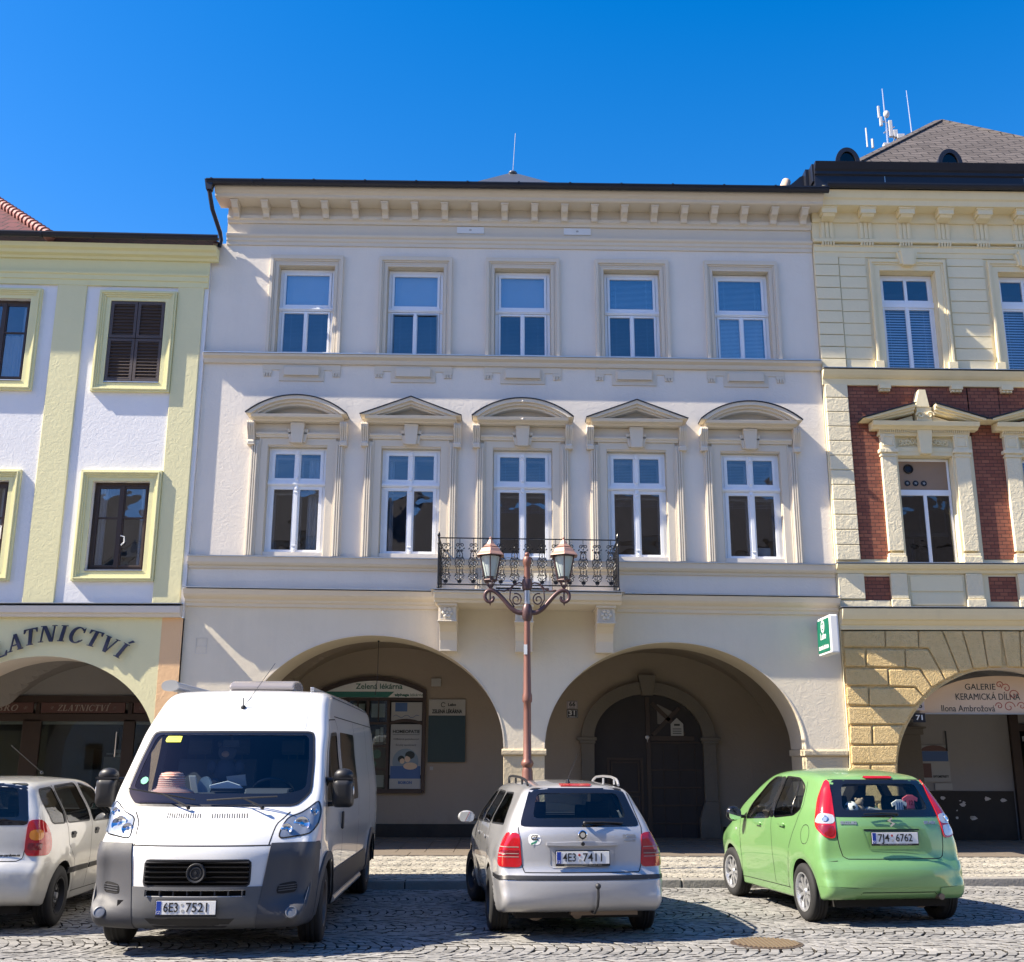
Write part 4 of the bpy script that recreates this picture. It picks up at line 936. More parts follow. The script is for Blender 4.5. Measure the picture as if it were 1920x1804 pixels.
# ------------------------------------------------------------------ left house
def left_house():
    H = thing('corner_house', 'white house with lime green pilasters and a goldsmith shop under its arch', 'house')
    WARP[0] = lambda x, y, z: (x, y, z - .022 * min(1, max(0, (z - 6) / 4)) * (x + 6))
    Y = -.06; XL = -14.0; XR = -5.965
    c1, c2 = -7.31, -9.95; hw = .535; c3 = -12.5
    w = MB(); holes = [(c - hw, c + hw, a, b) for c in (c1, c2, c3) for a, b in ((8.67, 10.35), (5.04, 6.74))]
    wall_grid(w, XL, XR, 4.2, 11.3, holes, Y, .30); w.add([(XR, Y, 0), (XR, 4, 0), (XR, 4, 11.4), (XR, Y, 11.4)], [(0, 1, 2, 3)])
    w.build('upper_wall', 'render_white', H, fix=False)
    for xa, xb in ((-6.55, -6.04), (-8.92, -8.34), (-11.5, -10.95)):
        p = MB(); p.box(xa, xb, Y - .035, Y, 4.435, 10.66); p.build('pilaster', 'render_lime', H, bevel=.012)
    c = MB()
    profile_x(c, [(Y, 10.65), (Y - .045, 10.65), (Y - .045, 10.76), (Y - .07, 10.77), (Y - .07, 10.86), (Y - .10, 10.88), (Y - .10, 10.92), (Y, 10.93)], XL, XR)
    c.box(XL, XR, Y - .03, Y, 10.93, 11.22)
    profile_x(c, [(Y, 11.2), (Y - .08, 11.2), (Y - .10, 11.25), (Y - .18, 11.27), (Y - .20, 11.33), (Y - .27, 11.36), (Y - .30, 11.44), (Y, 11.46)], XL, -5.80)
    c.build('cornice', 'trim_lime', H, bevel=.006)
    c = MB(); profile_x(c, [(Y, 4.19), (Y - .10, 4.19), (Y - .12, 4.24), (Y - .17, 4.26), (Y - .19, 4.38), (Y, 4.42)], XL, -5.99); c.build('ledge', 'render_grey', H, bevel=.006)
    c = MB(); c.box(XL, -5.975, Y - .215, Y, 4.418, 4.432); c.build('ledge_flashing', 'zinc_sheet', H)
    # windows
    for cx in (c1, c2, c3):
        for (z0, z1, up) in ((8.67, 10.35, 1), (5.04, 6.74, 0)):
            s = MB(); ho = .755; zo0, zo1 = z0 - .19, z1 + .20
            def band(a, b, y): # a outer inset, b inner inset
                s.strip([(cx - ho + b, zo0 + b), (cx + ho - b, zo0 + b), (cx + ho - b, zo1 - b), (cx - ho + b, zo1 - b)], [(cx - ho + a, zo0 + a), (cx + ho - a, zo0 + a), (cx + ho - a, zo1 - a), (cx - ho + a, zo1 - a)], 'y', Y - y, Y, True)
            band(0, .035, .075); band(.035, .06, .10); band(.06, .09, .075); band(.09, .125, .05)
            s.strip([(cx - hw + .002, z0 + .002), (cx + hw - .002, z0 + .002), (cx + hw - .002, z1 - .002), (cx - hw + .002, z1 - .002)], [(cx - ho + .125, zo0 + .125), (cx + ho - .125, zo0 + .125), (cx + ho - .125, zo1 - .125), (cx - ho + .125, zo1 - .125)], 'y', Y - .028, Y, True)
            s.build('window_surround', 'trim_lime', H, bevel=.005)
            s = MB(); s.box(cx - hw + .01, cx + hw - .01, Y - .05, Y + .10, z0 + .003, z0 + .022); s.build('sill', 'zinc_sheet', H)
            if up and cx == c1:
                f = MB(); yf = Y - .005; f.box(cx - hw + .01, cx + hw - .01, yf + .03, yf + .06, z0 + .03, z1 - .01)
                SH = f.build('shutter', 'shutter_wood', H)
                for s_ in (-1, 1):
                    for (a, b) in ((z0 + .04, z0 + .90), (z0 + .915, z1 - .015)):
                        x0, x1 = (cx + .006, cx + hw - .015) if s_ > 0 else (cx - hw + .015, cx - .006)
                        f = MB(); oframe(f, x0, x1, a, b, .055, yf - .01, yf + .028)
                        n = 12 if a < 9.2 else 10
                        for k in range(n):
                            z = a + .075 + (b - a - .14) * k / (n - 1); f.obox(((x0 + x1) / 2, yf + .008, z), ((x1 - x0) / 2 - .05, 0, 0), (0, .019, .019), (0, -.003, .003))
                        f.build('shutter_leaf', 'shutter_wood', SH, bevel=.002)
                continue
            f = MB(); yf = Y + .10; oframe(f, cx - hw + .012, cx + hw - .012, z0 + .024, z1 - .012, .07, yf, yf + .06)
            f.box(cx - .035, cx + .035, yf - .025, yf + .05, z0 + .08, z1 - .07)
            zt = z0 + (z1 - z0) * .60
            for s_ in (-1, 1):
                x0, x1 = (cx + .02, cx + hw - .07) if s_ > 0 else (cx - hw + .07, cx - .02)
                oframe(f, x0, x1, z0 + .09, z1 - .08, .038, yf - .012, yf + .03); f.box(x0, x1, yf - .01, yf + .03, zt - .016, zt + .016)
            W = f.build('window', 'dark_brown_wood', H, bevel=.003)
            g = MB(); g.box(cx - hw + .1, cx + hw - .1, yf + .01, yf + .014, z0 + .1, z1 - .1); g.build('pane', 'pane', W)
            k = MB()
            for s_ in (-1, 1): k.v and None; merge(k, curtain_mb(cx + s_ * .40 - .08, cx + s_ * .40 + .08, z0 + .1, z1 - .1, yf + .12, 3))
            if up: merge(k, curtain_mb(cx - .42, cx + .42, z0 + .1, zt, yf + .16, 9))
            k.build('curtain', 'curtain', W)
            if not up:
                k = MB(); k.tube([(cx + .06, yf - .03, z0 + .5 + .0), (cx + .12, yf - .03, z0 + .56), (cx + .11, yf - .03, z0 + .66), (cx + .04, yf - .03, z0 + .68)] if cx == c1 else [(cx + .36, yf - .03, z0 + .62), (cx + .44, yf - .03, z0 + .62), (cx + .44, yf - .03, z0 + .86), (cx + .38, yf - .03, z0 + .86)], .014, 6); k.build('handle', 'sign_white', W)
            room(H, cx - hw, cx + hw, z0, z1, yf + .1, 1.6)
    # arcade front
    A = (-8.42, 2.12, 1.8, 3.49); B_ = (-13.4, 2.12, 1.8, 3.49)
    g = MB()
    for a_ in (A,):
        e = ell(a_[0], a_[2], a_[1], a_[3] - a_[2], 44)
        for p, q in zip(e, e[1:]): g.add([(p[0], Y, p[1]), (q[0], Y, q[1]), (q[0], Y, 4.21), (p[0], Y, 4.21)], [(0, 1, 2, 3)])
    for xa, xb in ((XL, A[0] - A[1]), (A[0] + A[1], -6.0)):
        g.add([(xa, Y, .1), (xb, Y, .1), (xb, Y, 4.21), (xa, Y, 4.21)], [(0, 1, 2, 3)])
    g.build('arcade_front', 'render_lime', H, fix=False)
    g = MB(); g.box(-6.345, XR, Y - .004, Y + .3, .12, 4.19); g.build('corner_strip', 'render_orange', H)
    g = MB(); e = ell(A[0], A[2], A[1], A[3] - A[2], 44); e = [(e[0][0], .1)] + e + [(e[-1][0], .1)]
    for p, q in zip(e, e[1:]): g.add([(p[0], Y, p[1]), (q[0], Y, q[1]), (q[0], .9, q[1]), (p[0], .9, p[1])], [(0, 1, 2, 3)])
    g.build('arch_soffit', 'render_grey', H, smooth=True, fix=False)
    # shop behind
    g = MB(); n, m = 60, 20; V = []
    for j in range(m + 1):
        y = .9 + 2.4 * j / m
        for i in range(n + 1):
            x = XL + (XR - XL) * i / n; d = abs(x - A[0]) / 2.35; zb = 1.8 + (1.85 * math.sqrt(1 - d * d) if d < 1 else 0)
            d2 = abs(y - 2.1) / 1.25; V.append((x, y, max(zb, 1.8 + 1.9 * math.sqrt(max(0, 1 - d2 * d2)))))
    g.add(V, [(j * (n + 1) + i, j * (n + 1) + i + 1, (j + 1) * (n + 1) + i + 1, (j + 1) * (n + 1) + i) for j in range(m) for i in range(n)])
    for p, q in zip(e, e[1:]): g.add([(p[0], .902, p[1]), (q[0], .902, q[1]), (q[0], .902, 4.3), (p[0], .902, 4.3)], [(0, 1, 2, 3)])
    g.box(XL, XR, 3.3, 3.4, 2.4, 4.2); g.box(XR - .05, XR, .9, 3.3, .1, 4.2)
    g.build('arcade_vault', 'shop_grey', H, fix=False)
    F = MB(); ys = 3.22
    for (xa, xb, za, zb) in ((XL, XR - .06, 2.83, 2.98), (XL, XR - .06, 2.46, 2.62), (-10.1, -9.72, .12, 2.5), (-8.02, -7.78, .12, 2.5), (-7.35, -7.0, .12, 2.5), (XL, -10.2, .12, .5), (-9.72, -8.02, .12, .6), (-7.78, XR, .12, .6), (-9.86, -9.78, 2.6, 2.86), (-7.95, -7.86, 2.6, 2.86)): F.box(xa, xb, ys, 3.3, za, zb)
    SF = F.build('shop_front', 'dark_brown_wood', H, bevel=.006)
    F = MB(); F.box(XL, XR - .06, 3.29, 3.31, .12, 2.9)
    g = MB(); g.box(XL, XR - .06, ys + .035, ys + .04, .5, 2.47); g.build('shop_pane', 'clear_glass', SF)
    F = MB(); F.box(XL, XR - .06, 4.6, 4.7, .12, 2.9); F.box(XL, XR - .06, 3.3, 4.6, .1, .13); F.box(XL, XR - .06, 3.3, 4.6, 2.6, 2.7); F.build('shop_interior', 'dark_interior', SF, fix=False)
    F = MB(); F.box(-8.6, -8.1, 3.9, 4.4, .3, 1.75); F.box(-8.55, -8.15, 3.88, 3.9, 1.8, 1.83); F.build('display_cabinet', 'room_wall', SF)
    F = MB(); F.lathe([(.07, 1.75), (.09, 1.9)], (-8.35, 4.0, 0), 14); F.build('vase', 'poster_pale', SF)
    F = MB(); F.box(-9.3, -8.75, 3.7, 4.2, .2, 1.9); F.build('counter', 'black_metal', SF)
    F = MB(); F.tube([(-8.13, ys - .03, 1.75), (-8.13, ys - .03, 2.25)], .012, 8); F.build('door_handle', 'aluminium', SF)
    for (xa, xb, txt, tx, tw) in ((-10.9, -9.90, 'BRO *', -10.32, .62), (-9.74, -8.00, '* ZLATNICTVÍ *', -8.86, 1.36), (-7.82, -6.6, '* ŠPERKY', -7.25, .9)):
        b = MB(); b.box(xa, xb, ys - .035, ys - .002, 2.63, 2.84); o = b.build('shop_sign', 'sign_brown', SF, bevel=.006)
        m_ = MB(); t2 = txt if 'P' not in txt else '*'
        if 'P' in txt: serif_line(m_, '*', -7.68, 2.735, .11, ys - .035)
        else: serif_line(m_, txt, tx, 2.73, .125, ys - .035, .25, width=tw)
        m_.build('lettering', 'sign_letter', o)
    # big letters
    L = thing('shop_lettering', 'dark blue serif letters spelling ZLATNICTVÍ in an arc above the lime green arch', 'lettering')
    for ch, x, z in (('Z', -9.46, 3.43), ('L', -9.19, 3.61), ('A', -8.94, 3.73), ('T', -8.68, 3.83), ('N', -8.37, 3.885), ('I', -8.10, 3.895), ('C', -7.84, 3.865), ('T', -7.53, 3.80), ('V', -7.25, 3.69), ('Í', -7.01, 3.59)):
        r = -(x + 8.17) * 23; m_ = MB(); serif_glyph(m_, ch, x, z, .29, Y - .045, r, .18, .035); m_.build('letter', 'letter_blue', L)
    # roof
    r = MB(); r.add([(XL - 6, -.42, 11.52), (-5.80, -.42, 11.52), (-5.80, 4, 13.0), (XL - 6, 4, 13.0)], [(0, 1, 2, 3)]); r.build('low_roof', 'clay_tile', H, fix=False)
    hx, hy, hz = -9.10, -.33, 11.56; r = MB(); r.add([(-20, hy, hz + .25), (hx, hy, hz), (hx - 3.5, hy + 3.6, hz + 2.95), (-20, hy + 3.6, hz + 3.0)], [(0, 1, 2, 3)]); r.add([(hx, hy, hz), (hx, hy + 6, hz), (hx - 3.5, hy + 3.6, hz + 2.95)], [(0, 1, 2)])
    R_ = r.build('clay_roof', 'clay_tile', H, fix=False)
    r = MB(); a, b = Vector((hx, hy, hz + .03)), Vector((hx - 3.5, hy + 3.6, hz + 3.01)); n = 22; d = (b - a) / n
    for i in range(n):
        p = a + d * i; r.tube([p - d * .12, p + d * .98], .1, 10, rs=[.125, .085])
    r.build('ridge_tiles', mat_plain('ridge_clay', (.34, .15, .12), .5, var=.2), R_, smooth=True)
    g = MB(); prof = [(-.42 - .065 + .065 * math.cos(rad(a)), 11.56 + .08 * math.sin(rad(a))) for a in range(180, 361, 15)]
    g.strip([(p[0], p[1] + .008) for p in prof], prof, 'x', XL - 6, -5.72); g.box(XL - 6, -5.72, -.56, -.545, 11.545, 11.57)
    for i in range(7): g.strip([(p[0], p[1]) for p in prof], [(p[0] * 1.01, p[1] - .012) for p in prof], 'x', -6.2 - i * 1.0, -6.15 - i * 1.0)
    g.build('gutter', 'anthracite_sheet', H); WARP[0] = None
left_house()

# ------------------------------------------------------------------ right house
BLK = [[(6.00,3.97),(6.75,3.98),(6.74,3.69),(5.99,3.69)],[(6.77,3.98),(7.35,3.98),(7.34,3.68),(6.75,3.69)],[(7.38,3.98),(7.79,3.98),(8.02,3.23),(7.78,3.11),(7.52,3.67),(7.35,3.68)],
[(7.81,3.98),(8.15,3.98),(8.28,3.30),(8.04,3.24)],[(8.17,3.98),(8.51,3.98),(8.55,3.33),(8.30,3.31)],[(8.53,3.98),(8.85,3.98),(8.81,3.34),(8.57,3.34)],
[(6.00,3.65),(6.37,3.65),(6.36,3.34),(5.99,3.34)],[(6.40,3.65),(7.08,3.64),(7.07,3.33),(6.38,3.34)],[(7.10,3.64),(7.50,3.65),(7.76,3.11),(7.53,2.98),(7.34,3.31),(7.09,3.33)],
[(5.99,3.30),(6.75,3.30),(6.74,3.01),(5.99,3.01)],[(6.77,3.29),(7.32,3.29),(7.51,2.97),(7.36,2.82),(7.23,2.98),(6.76,3.00)],[(5.99,2.97),(6.37,2.97),(6.36,2.66),(5.98,2.67)],[(6.40,2.96),(7.21,2.96),(7.34,2.81),(7.20,2.66),(6.38,2.65)],
[(5.99,2.62),(7.18,2.62),(7.06,2.45),(6.99,2.33),(5.99,2.33)],[(6.00,2.29),(6.38,2.29),(6.37,1.98),(5.98,1.99)],[(6.41,2.29),(6.95,2.30),(6.87,2.13),(6.84,1.99),(6.39,1.98)],[(5.99,1.95),(6.83,1.96),(6.80,1.80),(6.77,1.66),(5.98,1.65)],
[(5.99,1.62),(6.30,1.62),(6.30,1.33),(5.99,1.33)],[(6.33,1.62),(6.76,1.62),(6.76,1.33),(6.33,1.33)],[(5.99,1.30),(6.76,1.30),(6.76,1.01),(5.99,1.01)],[(5.99,.98),(6.36,.98),(6.36,.69),(5.99,.69)],[(6.39,.98),(6.76,.98),(6.76,.69),(6.39,.69)],[(5.99,.66),(6.76,.66),(6.76,.14),(5.99,.14)]]
def right_house():
    H = thing('ornate_house', 'ornate cream yellow house with red brick panels and a rusticated ochre arch', 'house')
    WARP[0] = lambda x, y, z: (x, y, z - .012 * min(1, max(0, (z - 5) / 3)) * (x - 6))
    Y = -.05; XL, XR = 5.965, 14.0; C1, C2, C3 = 7.775, 10.105, 12.43
    w = MB(); holes = [(c - .545, c + .545, 8.99, 11.08) for c in (C1, C2, C3)] + [(c - .51, c + .51, 5.22, 7.28) for c in (C1, C2, C3)]
    wall_grid(w, XL, XR, 3.98, 12.6, holes, Y, .3); w.add([(XL, Y, 0), (XL, 4, 0), (XL, 4, 13.0), (XL, Y, 13.0)], [(0, 1, 2, 3)])
    w.build('upper_wall', 'render_yellow', H, fix=False)
    # upper rustication: flat courses
    r = MB(); z = 8.98; k = 0; rs_ = [MB(), MB(), MB()]
    while z < 11.3:
        zt = min(z + .232, 11.36)
        r.box(XL + .0, 6.43, Y - .045, Y, z, zt)
        for q, (a, b) in zip(rs_, ((6.45, C1 - .80), (C1 + .80, C2 - .80), (C2 + .80, C3 - .8))): q.box(a, b, Y - .022, Y, z, zt)
        z += .247; k += 1
    for q in [r] + rs_: q.build('course_blocks', 'render_yellow', H, bevel=.006)
    r = MB(); z = 5.28; k = 0
    while z < 8.6:
        zt = min(z + .276, 8.69); r.box(XL + .02, 6.415 - (.02 if k % 1 else 0), Y - .06, Y, z, zt); z += .286; k += 1
    r.build('quoins', mat_yellow_rough(), H, bevel=.012)
    # brick fields
    b = MB()
    for xa, xb, za, zb in ((6.417, 6.99, 5.30, 8.70), (6.99, C1 + .95, 7.70, 8.70), (C1 + .93, C2 - .79, 5.30, 8.70), (C2 - .8, C2 + .95, 7.7, 8.70), (C2 + .93, C3 - .79, 5.3, 8.70), (6.46, 6.93, 4.52, 4.98), (C1 + .97, C2 - .86, 4.52, 4.98), (C2 + .97, C3 - .86, 4.52, 4.98)):
        b.box(xa, xb, Y - .006, Y - .001, za, zb)
    b.build('brick_panel', 'red_brick', H)
    c = MB()
    profile_x(c, [(Y, 8.68), (Y - .05, 8.68), (Y - .06, 8.80), (Y - .10, 8.82), (Y - .14, 8.86), (Y - .20, 8.95), (Y, 8.97)], XL - .02, XR)
    profile_x(c, [(Y, 5.03), (Y - .05, 5.03), (Y - .07, 5.09), (Y - .12, 5.11), (Y - .17, 5.17), (Y - .17, 5.19), (Y, 5.20)], XL - .02, XR)
    profile_x(c, [(Y, 4.00), (Y - .04, 4.0), (Y - .04, 4.08), (Y - .08, 4.10), (Y - .12, 4.16), (Y - .16, 4.17), (Y - .20, 4.25), (Y - .24, 4.36), (Y, 4.38)], XL, XR)
    profile_x(c, [(Y, 11.36), (Y - .03, 11.36), (Y - .03, 11.46), (Y - .05, 11.47), (Y - .05, 11.57), (Y - .08, 11.59), (Y, 11.66)], XL, XR)
    profile_x(c, [(Y, 11.66), (Y - .10, 11.66), (Y - .10, 11.73), (Y, 11.75)], XL, XR); c.box(XL, XR, Y - .02, Y, 11.73, 12.12)
    profile_x(c, [(Y, 12.10), (Y - .06, 12.10), (Y - .09, 12.16), (Y - .09, 12.30), (Y - .36, 12.32), (Y - .38, 12.42), (Y - .42, 12.45), (Y - .47, 12.60), (Y, 12.62)], XL - .0, XR)
    c.build('cornice', 'trim_yellow', H, bevel=.006)
    z_ = MB()
    for (z, yo) in ((8.972, -.27), (5.202, -.235), (4.382, -.31)): z_.box(XL - .03, XR, yo, Y, z, z + .012)
    z_.build('ledge_flashing', 'zinc_sheet', H)
    for i in range(9):
        x = 6.25 + i * .768
        t = MB(); t.box(x - .15, x + .15, -.36, Y - .09, 12.18, 12.315); t.prism([(-.14, 12.18), (-.34, 12.18), (-.30, 12.13), (-.14, 12.10)], 'x', x - .12, x + .12); t.box(x - .165, x + .165, -.375, Y - .09, 12.28, 12.317)
        t.build('modillion', 'trim_yellow', H, bevel=.008)
        t = MB()
        for k in (-1, 0, 1): t.box(x + k * .085 - .032, x + k * .085 + .032, Y - .065, Y - .02, 11.75, 12.10)
        t.box(x - .14, x + .14, Y - .045, Y - .02, 11.75, 12.12)
        for k in range(5): t.prism([(Y - .03, 11.66), (Y - .10, 11.66), (Y - .085, 11.595), (Y - .03, 11.595)], 'x', x - .125 + k * .054, x - .09 + k * .054)
        t.build('triglyph', 'trim_yellow', H, bevel=.006)
    # upper windows
    for n_, cx in enumerate((C1, C2, C3)):
        hw = .545; s = MB(); z0 = 8.99
        uframe(s, cx, .70, .745, z0 + .12, 11.24, 11.31, Y - .085, Y); uframe(s, cx, .66, .70, z0 + .12, 11.20, 11.24, Y - .06, Y); uframe(s, cx, hw + .002, .66, z0, 11.082, 11.20, Y - .04, Y)
        for q in (-1, 1): s.box(cx + q * .62, cx + q * .79, Y - .095, Y, z0, z0 + .18)
        s.build('window_surround', 'trim_yellow', H, bevel=.006)
        s = MB(); s.prism([(cx - .10, 11.16), (cx + .10, 11.16), (cx + .14, 11.50), (cx - .14, 11.50)], 'y', Y - .15, Y); s.prism([(cx - .15, 11.19), (cx + .15, 11.19), (cx + .20, 11.44), (cx - .20, 11.44)], 'y', Y - .12, Y); s.build('keystone', 'trim_yellow', H, bevel=.008)
        s = MB(); uframe(s, cx, hw - .010, hw - .002, z0, 11.07, 11.078, Y + .002, Y + .2); s.build('window_reveal', 'trim_yellow', H)
        f = MB(); yf = Y + .16; z1 = 11.06
        uframe(f, cx, hw - .075, hw - .012, z0, z1 - .07, z1, yf, yf + .06); f.box(cx - hw + .012, cx + hw - .012, yf - .03, yf + .05, 10.37, 10.48)
        oframe(f, cx - hw + .06, cx + hw - .06, 10.48, z1 - .06, .05, yf - .012, yf + .03)
        f.box(cx - .03, cx + .03, yf - .02, yf + .03, z0, z1 - .08)
        for q in (-1, 1): oframe(f, cx + (0 if q > 0 else -.48), cx + (.48 if q > 0 else 0), z0 - .04, 10.37, .04, yf - .01, yf + .03)
        W = f.build('window', 'white_frame', H, bevel=.004)
        g = MB(); g.box(cx - hw + .1, cx + hw - .1, yf + .012, yf + .016, z0, 11.0); g.build('pane', 'pane', W)
        blind_mb(cx - .47, cx + .47, z0, 10.36, yf + .08, .055, 1.6).build('blind', 'white_blind', W); room(H, cx - .5, cx + .5, z0, 11.0, yf + .12, 1.4)
        # ledge corbels above the brick
        for dx in (-.655, .655 + .06):
            t = MB(); t.box(cx + dx - .11, cx + dx + .11, Y - .12, Y, 8.60, 8.69)
            for k in range(3): t.lathe([(.022, -.10), (.022, 0)], (cx + dx - .07 + k * .07, Y, 8.575), 10, 'y')
            t.box(cx + dx - .10, cx + dx + .10, Y - .08, Y, 8.56, 8.60); t.build('corbel', 'trim_yellow', H, bevel=.006)
    # lower windows with broken pediments
    for n_, cx in enumerate((C1, C2, C3)):
        for q in (-1, 1):
            p = MB(); a, b = cx + q * .66 - .135, cx + q * .66 + .135; a += q * .03; b += q * .03
            p.box(a, b, Y - .09, Y, 5.45, 7.26); p.box(a - .03, b + .03, Y - .12, Y, 5.205, 5.34); p.box(a - .015, b + .015, Y - .105, Y, 5.34, 5.40)
            p.box(a - .02, b + .02, Y - .11, Y, 7.26, 7.30); p.box(a - .04, b + .04, Y - .14, Y, 7.33, 7.40); p.box(a, b, Y - .10, Y, 7.28, 7.34)
            p.box(a, b, Y - .11, Y, 7.40, 7.70); oframe(p, a + .03, b - .03, 7.46, 7.66, .022, Y - .125, Y - .10)
            for t in (0, 1): pass
            p.build('pilaster', mat_yellow_rough(), H, bevel=.006)
        s = MB(); uframe(s, cx, .512, .56, 5.21, 7.285, 7.36, Y - .05, Y)
        s.box(cx - .53, cx + .53, Y - .055, Y, 7.36, 7.45)
        s.box(cx - .86, cx + .86, Y - .10, Y, 7.665, 7.70)
        for k in range(44):
            x = cx - .84 + k * .039; s.box(x - .012, x + .012, Y - .15, Y, 7.72, 7.775)
        profile_x(s, [(Y, 7.77), (Y - .17, 7.77), (Y - .20, 7.80), (Y - .27, 7.82), (Y - .30, 7.90), (Y, 7.92)], cx - 1.0, cx + 1.0)
        s.box(cx - .86, cx + .86, Y - .12, Y, 7.70, 7.722)
        s.build('entablature', 'trim_yellow', H, bevel=.004)
        s = MB()
        for q in (-1, 1):     # scrolling foliage in the frieze
            for k in range(5):
                x = cx + q * (.13 + k * .075); pts = [(x + .045 * (1 - .8 * t / 10) * math.cos(t * .75 + k), Y - .035, 7.56 + .07 * (1 - .8 * t / 10) * math.sin(t * .75 + k)) for t in range(11)]; s.tube(pts, .013, 5)
        s.build('foliage_relief', 'trim_yellow', H, smooth=True)
        s = MB(); s.prism([(cx - .10, 7.30), (cx + .10, 7.30), (cx + .14, 7.77), (cx - .14, 7.77)], 'y', Y - .16, Y); s.build('keystone', 'trim_yellow', H, bevel=.008)
        p = MB()
        for q in (-1, 1):
            xt, xi = cx + q * 1.20, cx + q * .19
            for (d, yy) in ((0, -.33), (.05, -.28), (.10, -.22)):
                p.prism([(xt - q * d * 2.2, 7.93 + .0), (xi, 8.24 - d), (xi, 8.24 - d - .055), (xt - q * d * 2.2 - q * .12, 7.93 - .005)], 'y', Y + yy, Y)
            p.prism([(xi, 7.92), (xi, 8.06), (cx + q * .62, 7.92)], 'y', Y - .12, Y)
        P_ = p.build('pediment', 'trim_yellow', H, bevel=.005)
        r_ = MB()
        for q in (-1, 1):
            xt, xi = cx + q * 1.22, cx + q * .18; r_.prism([(xt, 7.935), (xi, 8.245), (xi, 8.262), (xt, 7.95)], 'y', Y - .36, Y)
        r_.build('pediment_flashing', 'anthracite_sheet', P_)
        o = MB(); o.prism([(cx - .16, 8.20), (cx + .10, 8.20), (cx + .05, 8.54), (cx - .07, 8.54)], 'y', Y - .24, Y); o.box(cx - .14, cx + .14, Y - .22, Y, 7.93, 8.2)
        for q in (-1, 1): o.tube([(cx + q * (.09 + .08 * (1 - t / 14) * math.cos(t * .6)), Y - .25, 8.03 + .08 * (1 - t / 14) * math.sin(t * .6)) for t in range(13)], .018, 6)
        o.build('finial_block', 'trim_yellow', P_, bevel=.008)
        # window
        f = MB(); yf = Y + .13; hw = .51; z0 = 5.215
        uframe(f, cx, hw - .055, hw - .01, z0, 7.22, 7.27, yf, yf + .06); f.box(cx - hw + .01, cx + hw - .01, yf - .015, yf + .05, 6.55, 6.66); f.box(cx - hw + .05, cx + hw - .05, yf, yf + .05, z0, z0 + .06)
        f.box(cx - .032, cx + .032, yf - .012, yf + .04, z0, 6.56)
        if n_: f.box(cx - .032, cx + .032, yf - .012, yf + .04, 6.6, 7.24)
        W = f.build('window', 'white_frame', H, bevel=.004)
        g = MB(); g.box(cx - hw + .05, cx + hw - .05, yf + .012, yf + .016, z0 + .05, 6.56)
        if n_: g.box(cx - hw + .05, cx + hw - .05, yf + .012, yf + .016, 6.66, 7.23)
        g.build('pane', 'pane_dark' if not n_ else 'pane', W)
        if not n_:
            t = MB(); t.box(cx - hw + .05, cx + hw - .05, yf + .005, yf + .03, 6.655, 7.225); T = t.build('vent_board', 'tan_board', W)
            t = MB(); t.lathe([(.0, yf + .06), (.09, yf + .06), (.095, yf - .01), (.075, yf - .03), (.06, yf + .0), (.0, yf + .0)], (cx - .27, 0, 7.07), 22, 'y', cap=False)
            t.build('vent_pipe', 'black_metal', T)
            for k in range(3): t = MB(); t.lathe([(.055, yf - .008), (.055, yf + .02)], (cx - .31 + k * .155, 0, 6.79), 18, 'y'); t.build('vent_hole', 'black_metal', T)
            t = MB()
            for k in range(3):
                for a in range(5): t.obox((cx - .31 + k * .155 + .014 * math.cos(a * 1.257), yf - .011, 6.79 + .014 * math.sin(a * 1.257)), (.014 * math.cos(a * 1.257), 0, .014 * math.sin(a * 1.257)), (0, .002, 0), (-.005 * math.sin(a * 1.257), 0, .005 * math.cos(a * 1.257)))
            t.build('fan_blades', 'poster_pale', T)
            blind_mb(cx - .44, cx + .44, 6.38, 6.55, yf + .07, .022, .3).build('blind', 'gray_blind', W)
            t = MB()
            for q in (-1, 1): oframe(t, cx + q * .235 - .20, cx + q * .235 + .20, 5.85, 6.36, .03, yf + .20, yf + .23)
            t.box(cx - .45, cx + .45, yf + .19, yf + .24, 5.80, 5.86)
            for q in (-1, 1): t.tube([(cx + .12 + q * .16, yf + .5, 5.2), (cx + .16 + q * .11, yf + .6, 5.78)], .012, 6)
            for k in range(4): t.box(cx + .02, cx + .24, yf + .5, yf + .53, 5.3 + k * .13, 5.32 + k * .13)
            t.build('inner_sash', 'room_wall', W)
            curtain_mb(cx - .44, cx - .12, 5.2, 5.8, yf + .4, 5).build('curtain', 'gray_blind', W)
        else: blind_mb(cx - .44, cx + .44, 5.3, 7.2, yf + .08, .03, .8).build('blind', 'gray_blind', W)
        room(H, cx - .5, cx + .5, z0, 7.25, yf + .12, 1.8)
        # pedestals and apron below
        for q in (-1, 1):
            a, b = cx + q * .69 - .15, cx + q * .69 + .15
            p = MB(); p.box(a, b, Y - .07, Y, 4.56, 5.025); p.box(a - .02, b + .02, Y - .09, Y, 4.395, 4.55); p.build('pedestal', mat_yellow_rough(), H, bevel=.01)
        p = MB(); p.box(cx - .52, cx + .52, Y - .02, Y, 4.41, 5.02); p.box(cx - .48, cx + .48, Y - .04, Y - .02, 4.70, 4.98); p.box(cx - .48, cx + .48, Y - .04, Y - .02, 4.45, 4.66); p.build('apron', 'render_yellow', H, bevel=.008)
    p = MB(); p.box(XL + .01, 6.45, Y - .06, Y, 4.56, 5.025); p.box(XL + .01, 6.90, Y - .05, Y, 4.395, 4.53); p.build('pedestal', mat_yellow_rough(), H, bevel=.01)
    # rusticated ground floor
    A = (8.88, 2.10, 1.4, 3.33)
    g = MB(); e = ell(A[0], A[2], A[1], A[3] - A[2], 44)
    for p_, q_ in zip(e, e[1:]): g.add([(p_[0], Y, p_[1]), (q_[0], Y, q_[1]), (q_[0], Y, 4.02), (p_[0], Y, 4.02)], [(0, 1, 2, 3)])
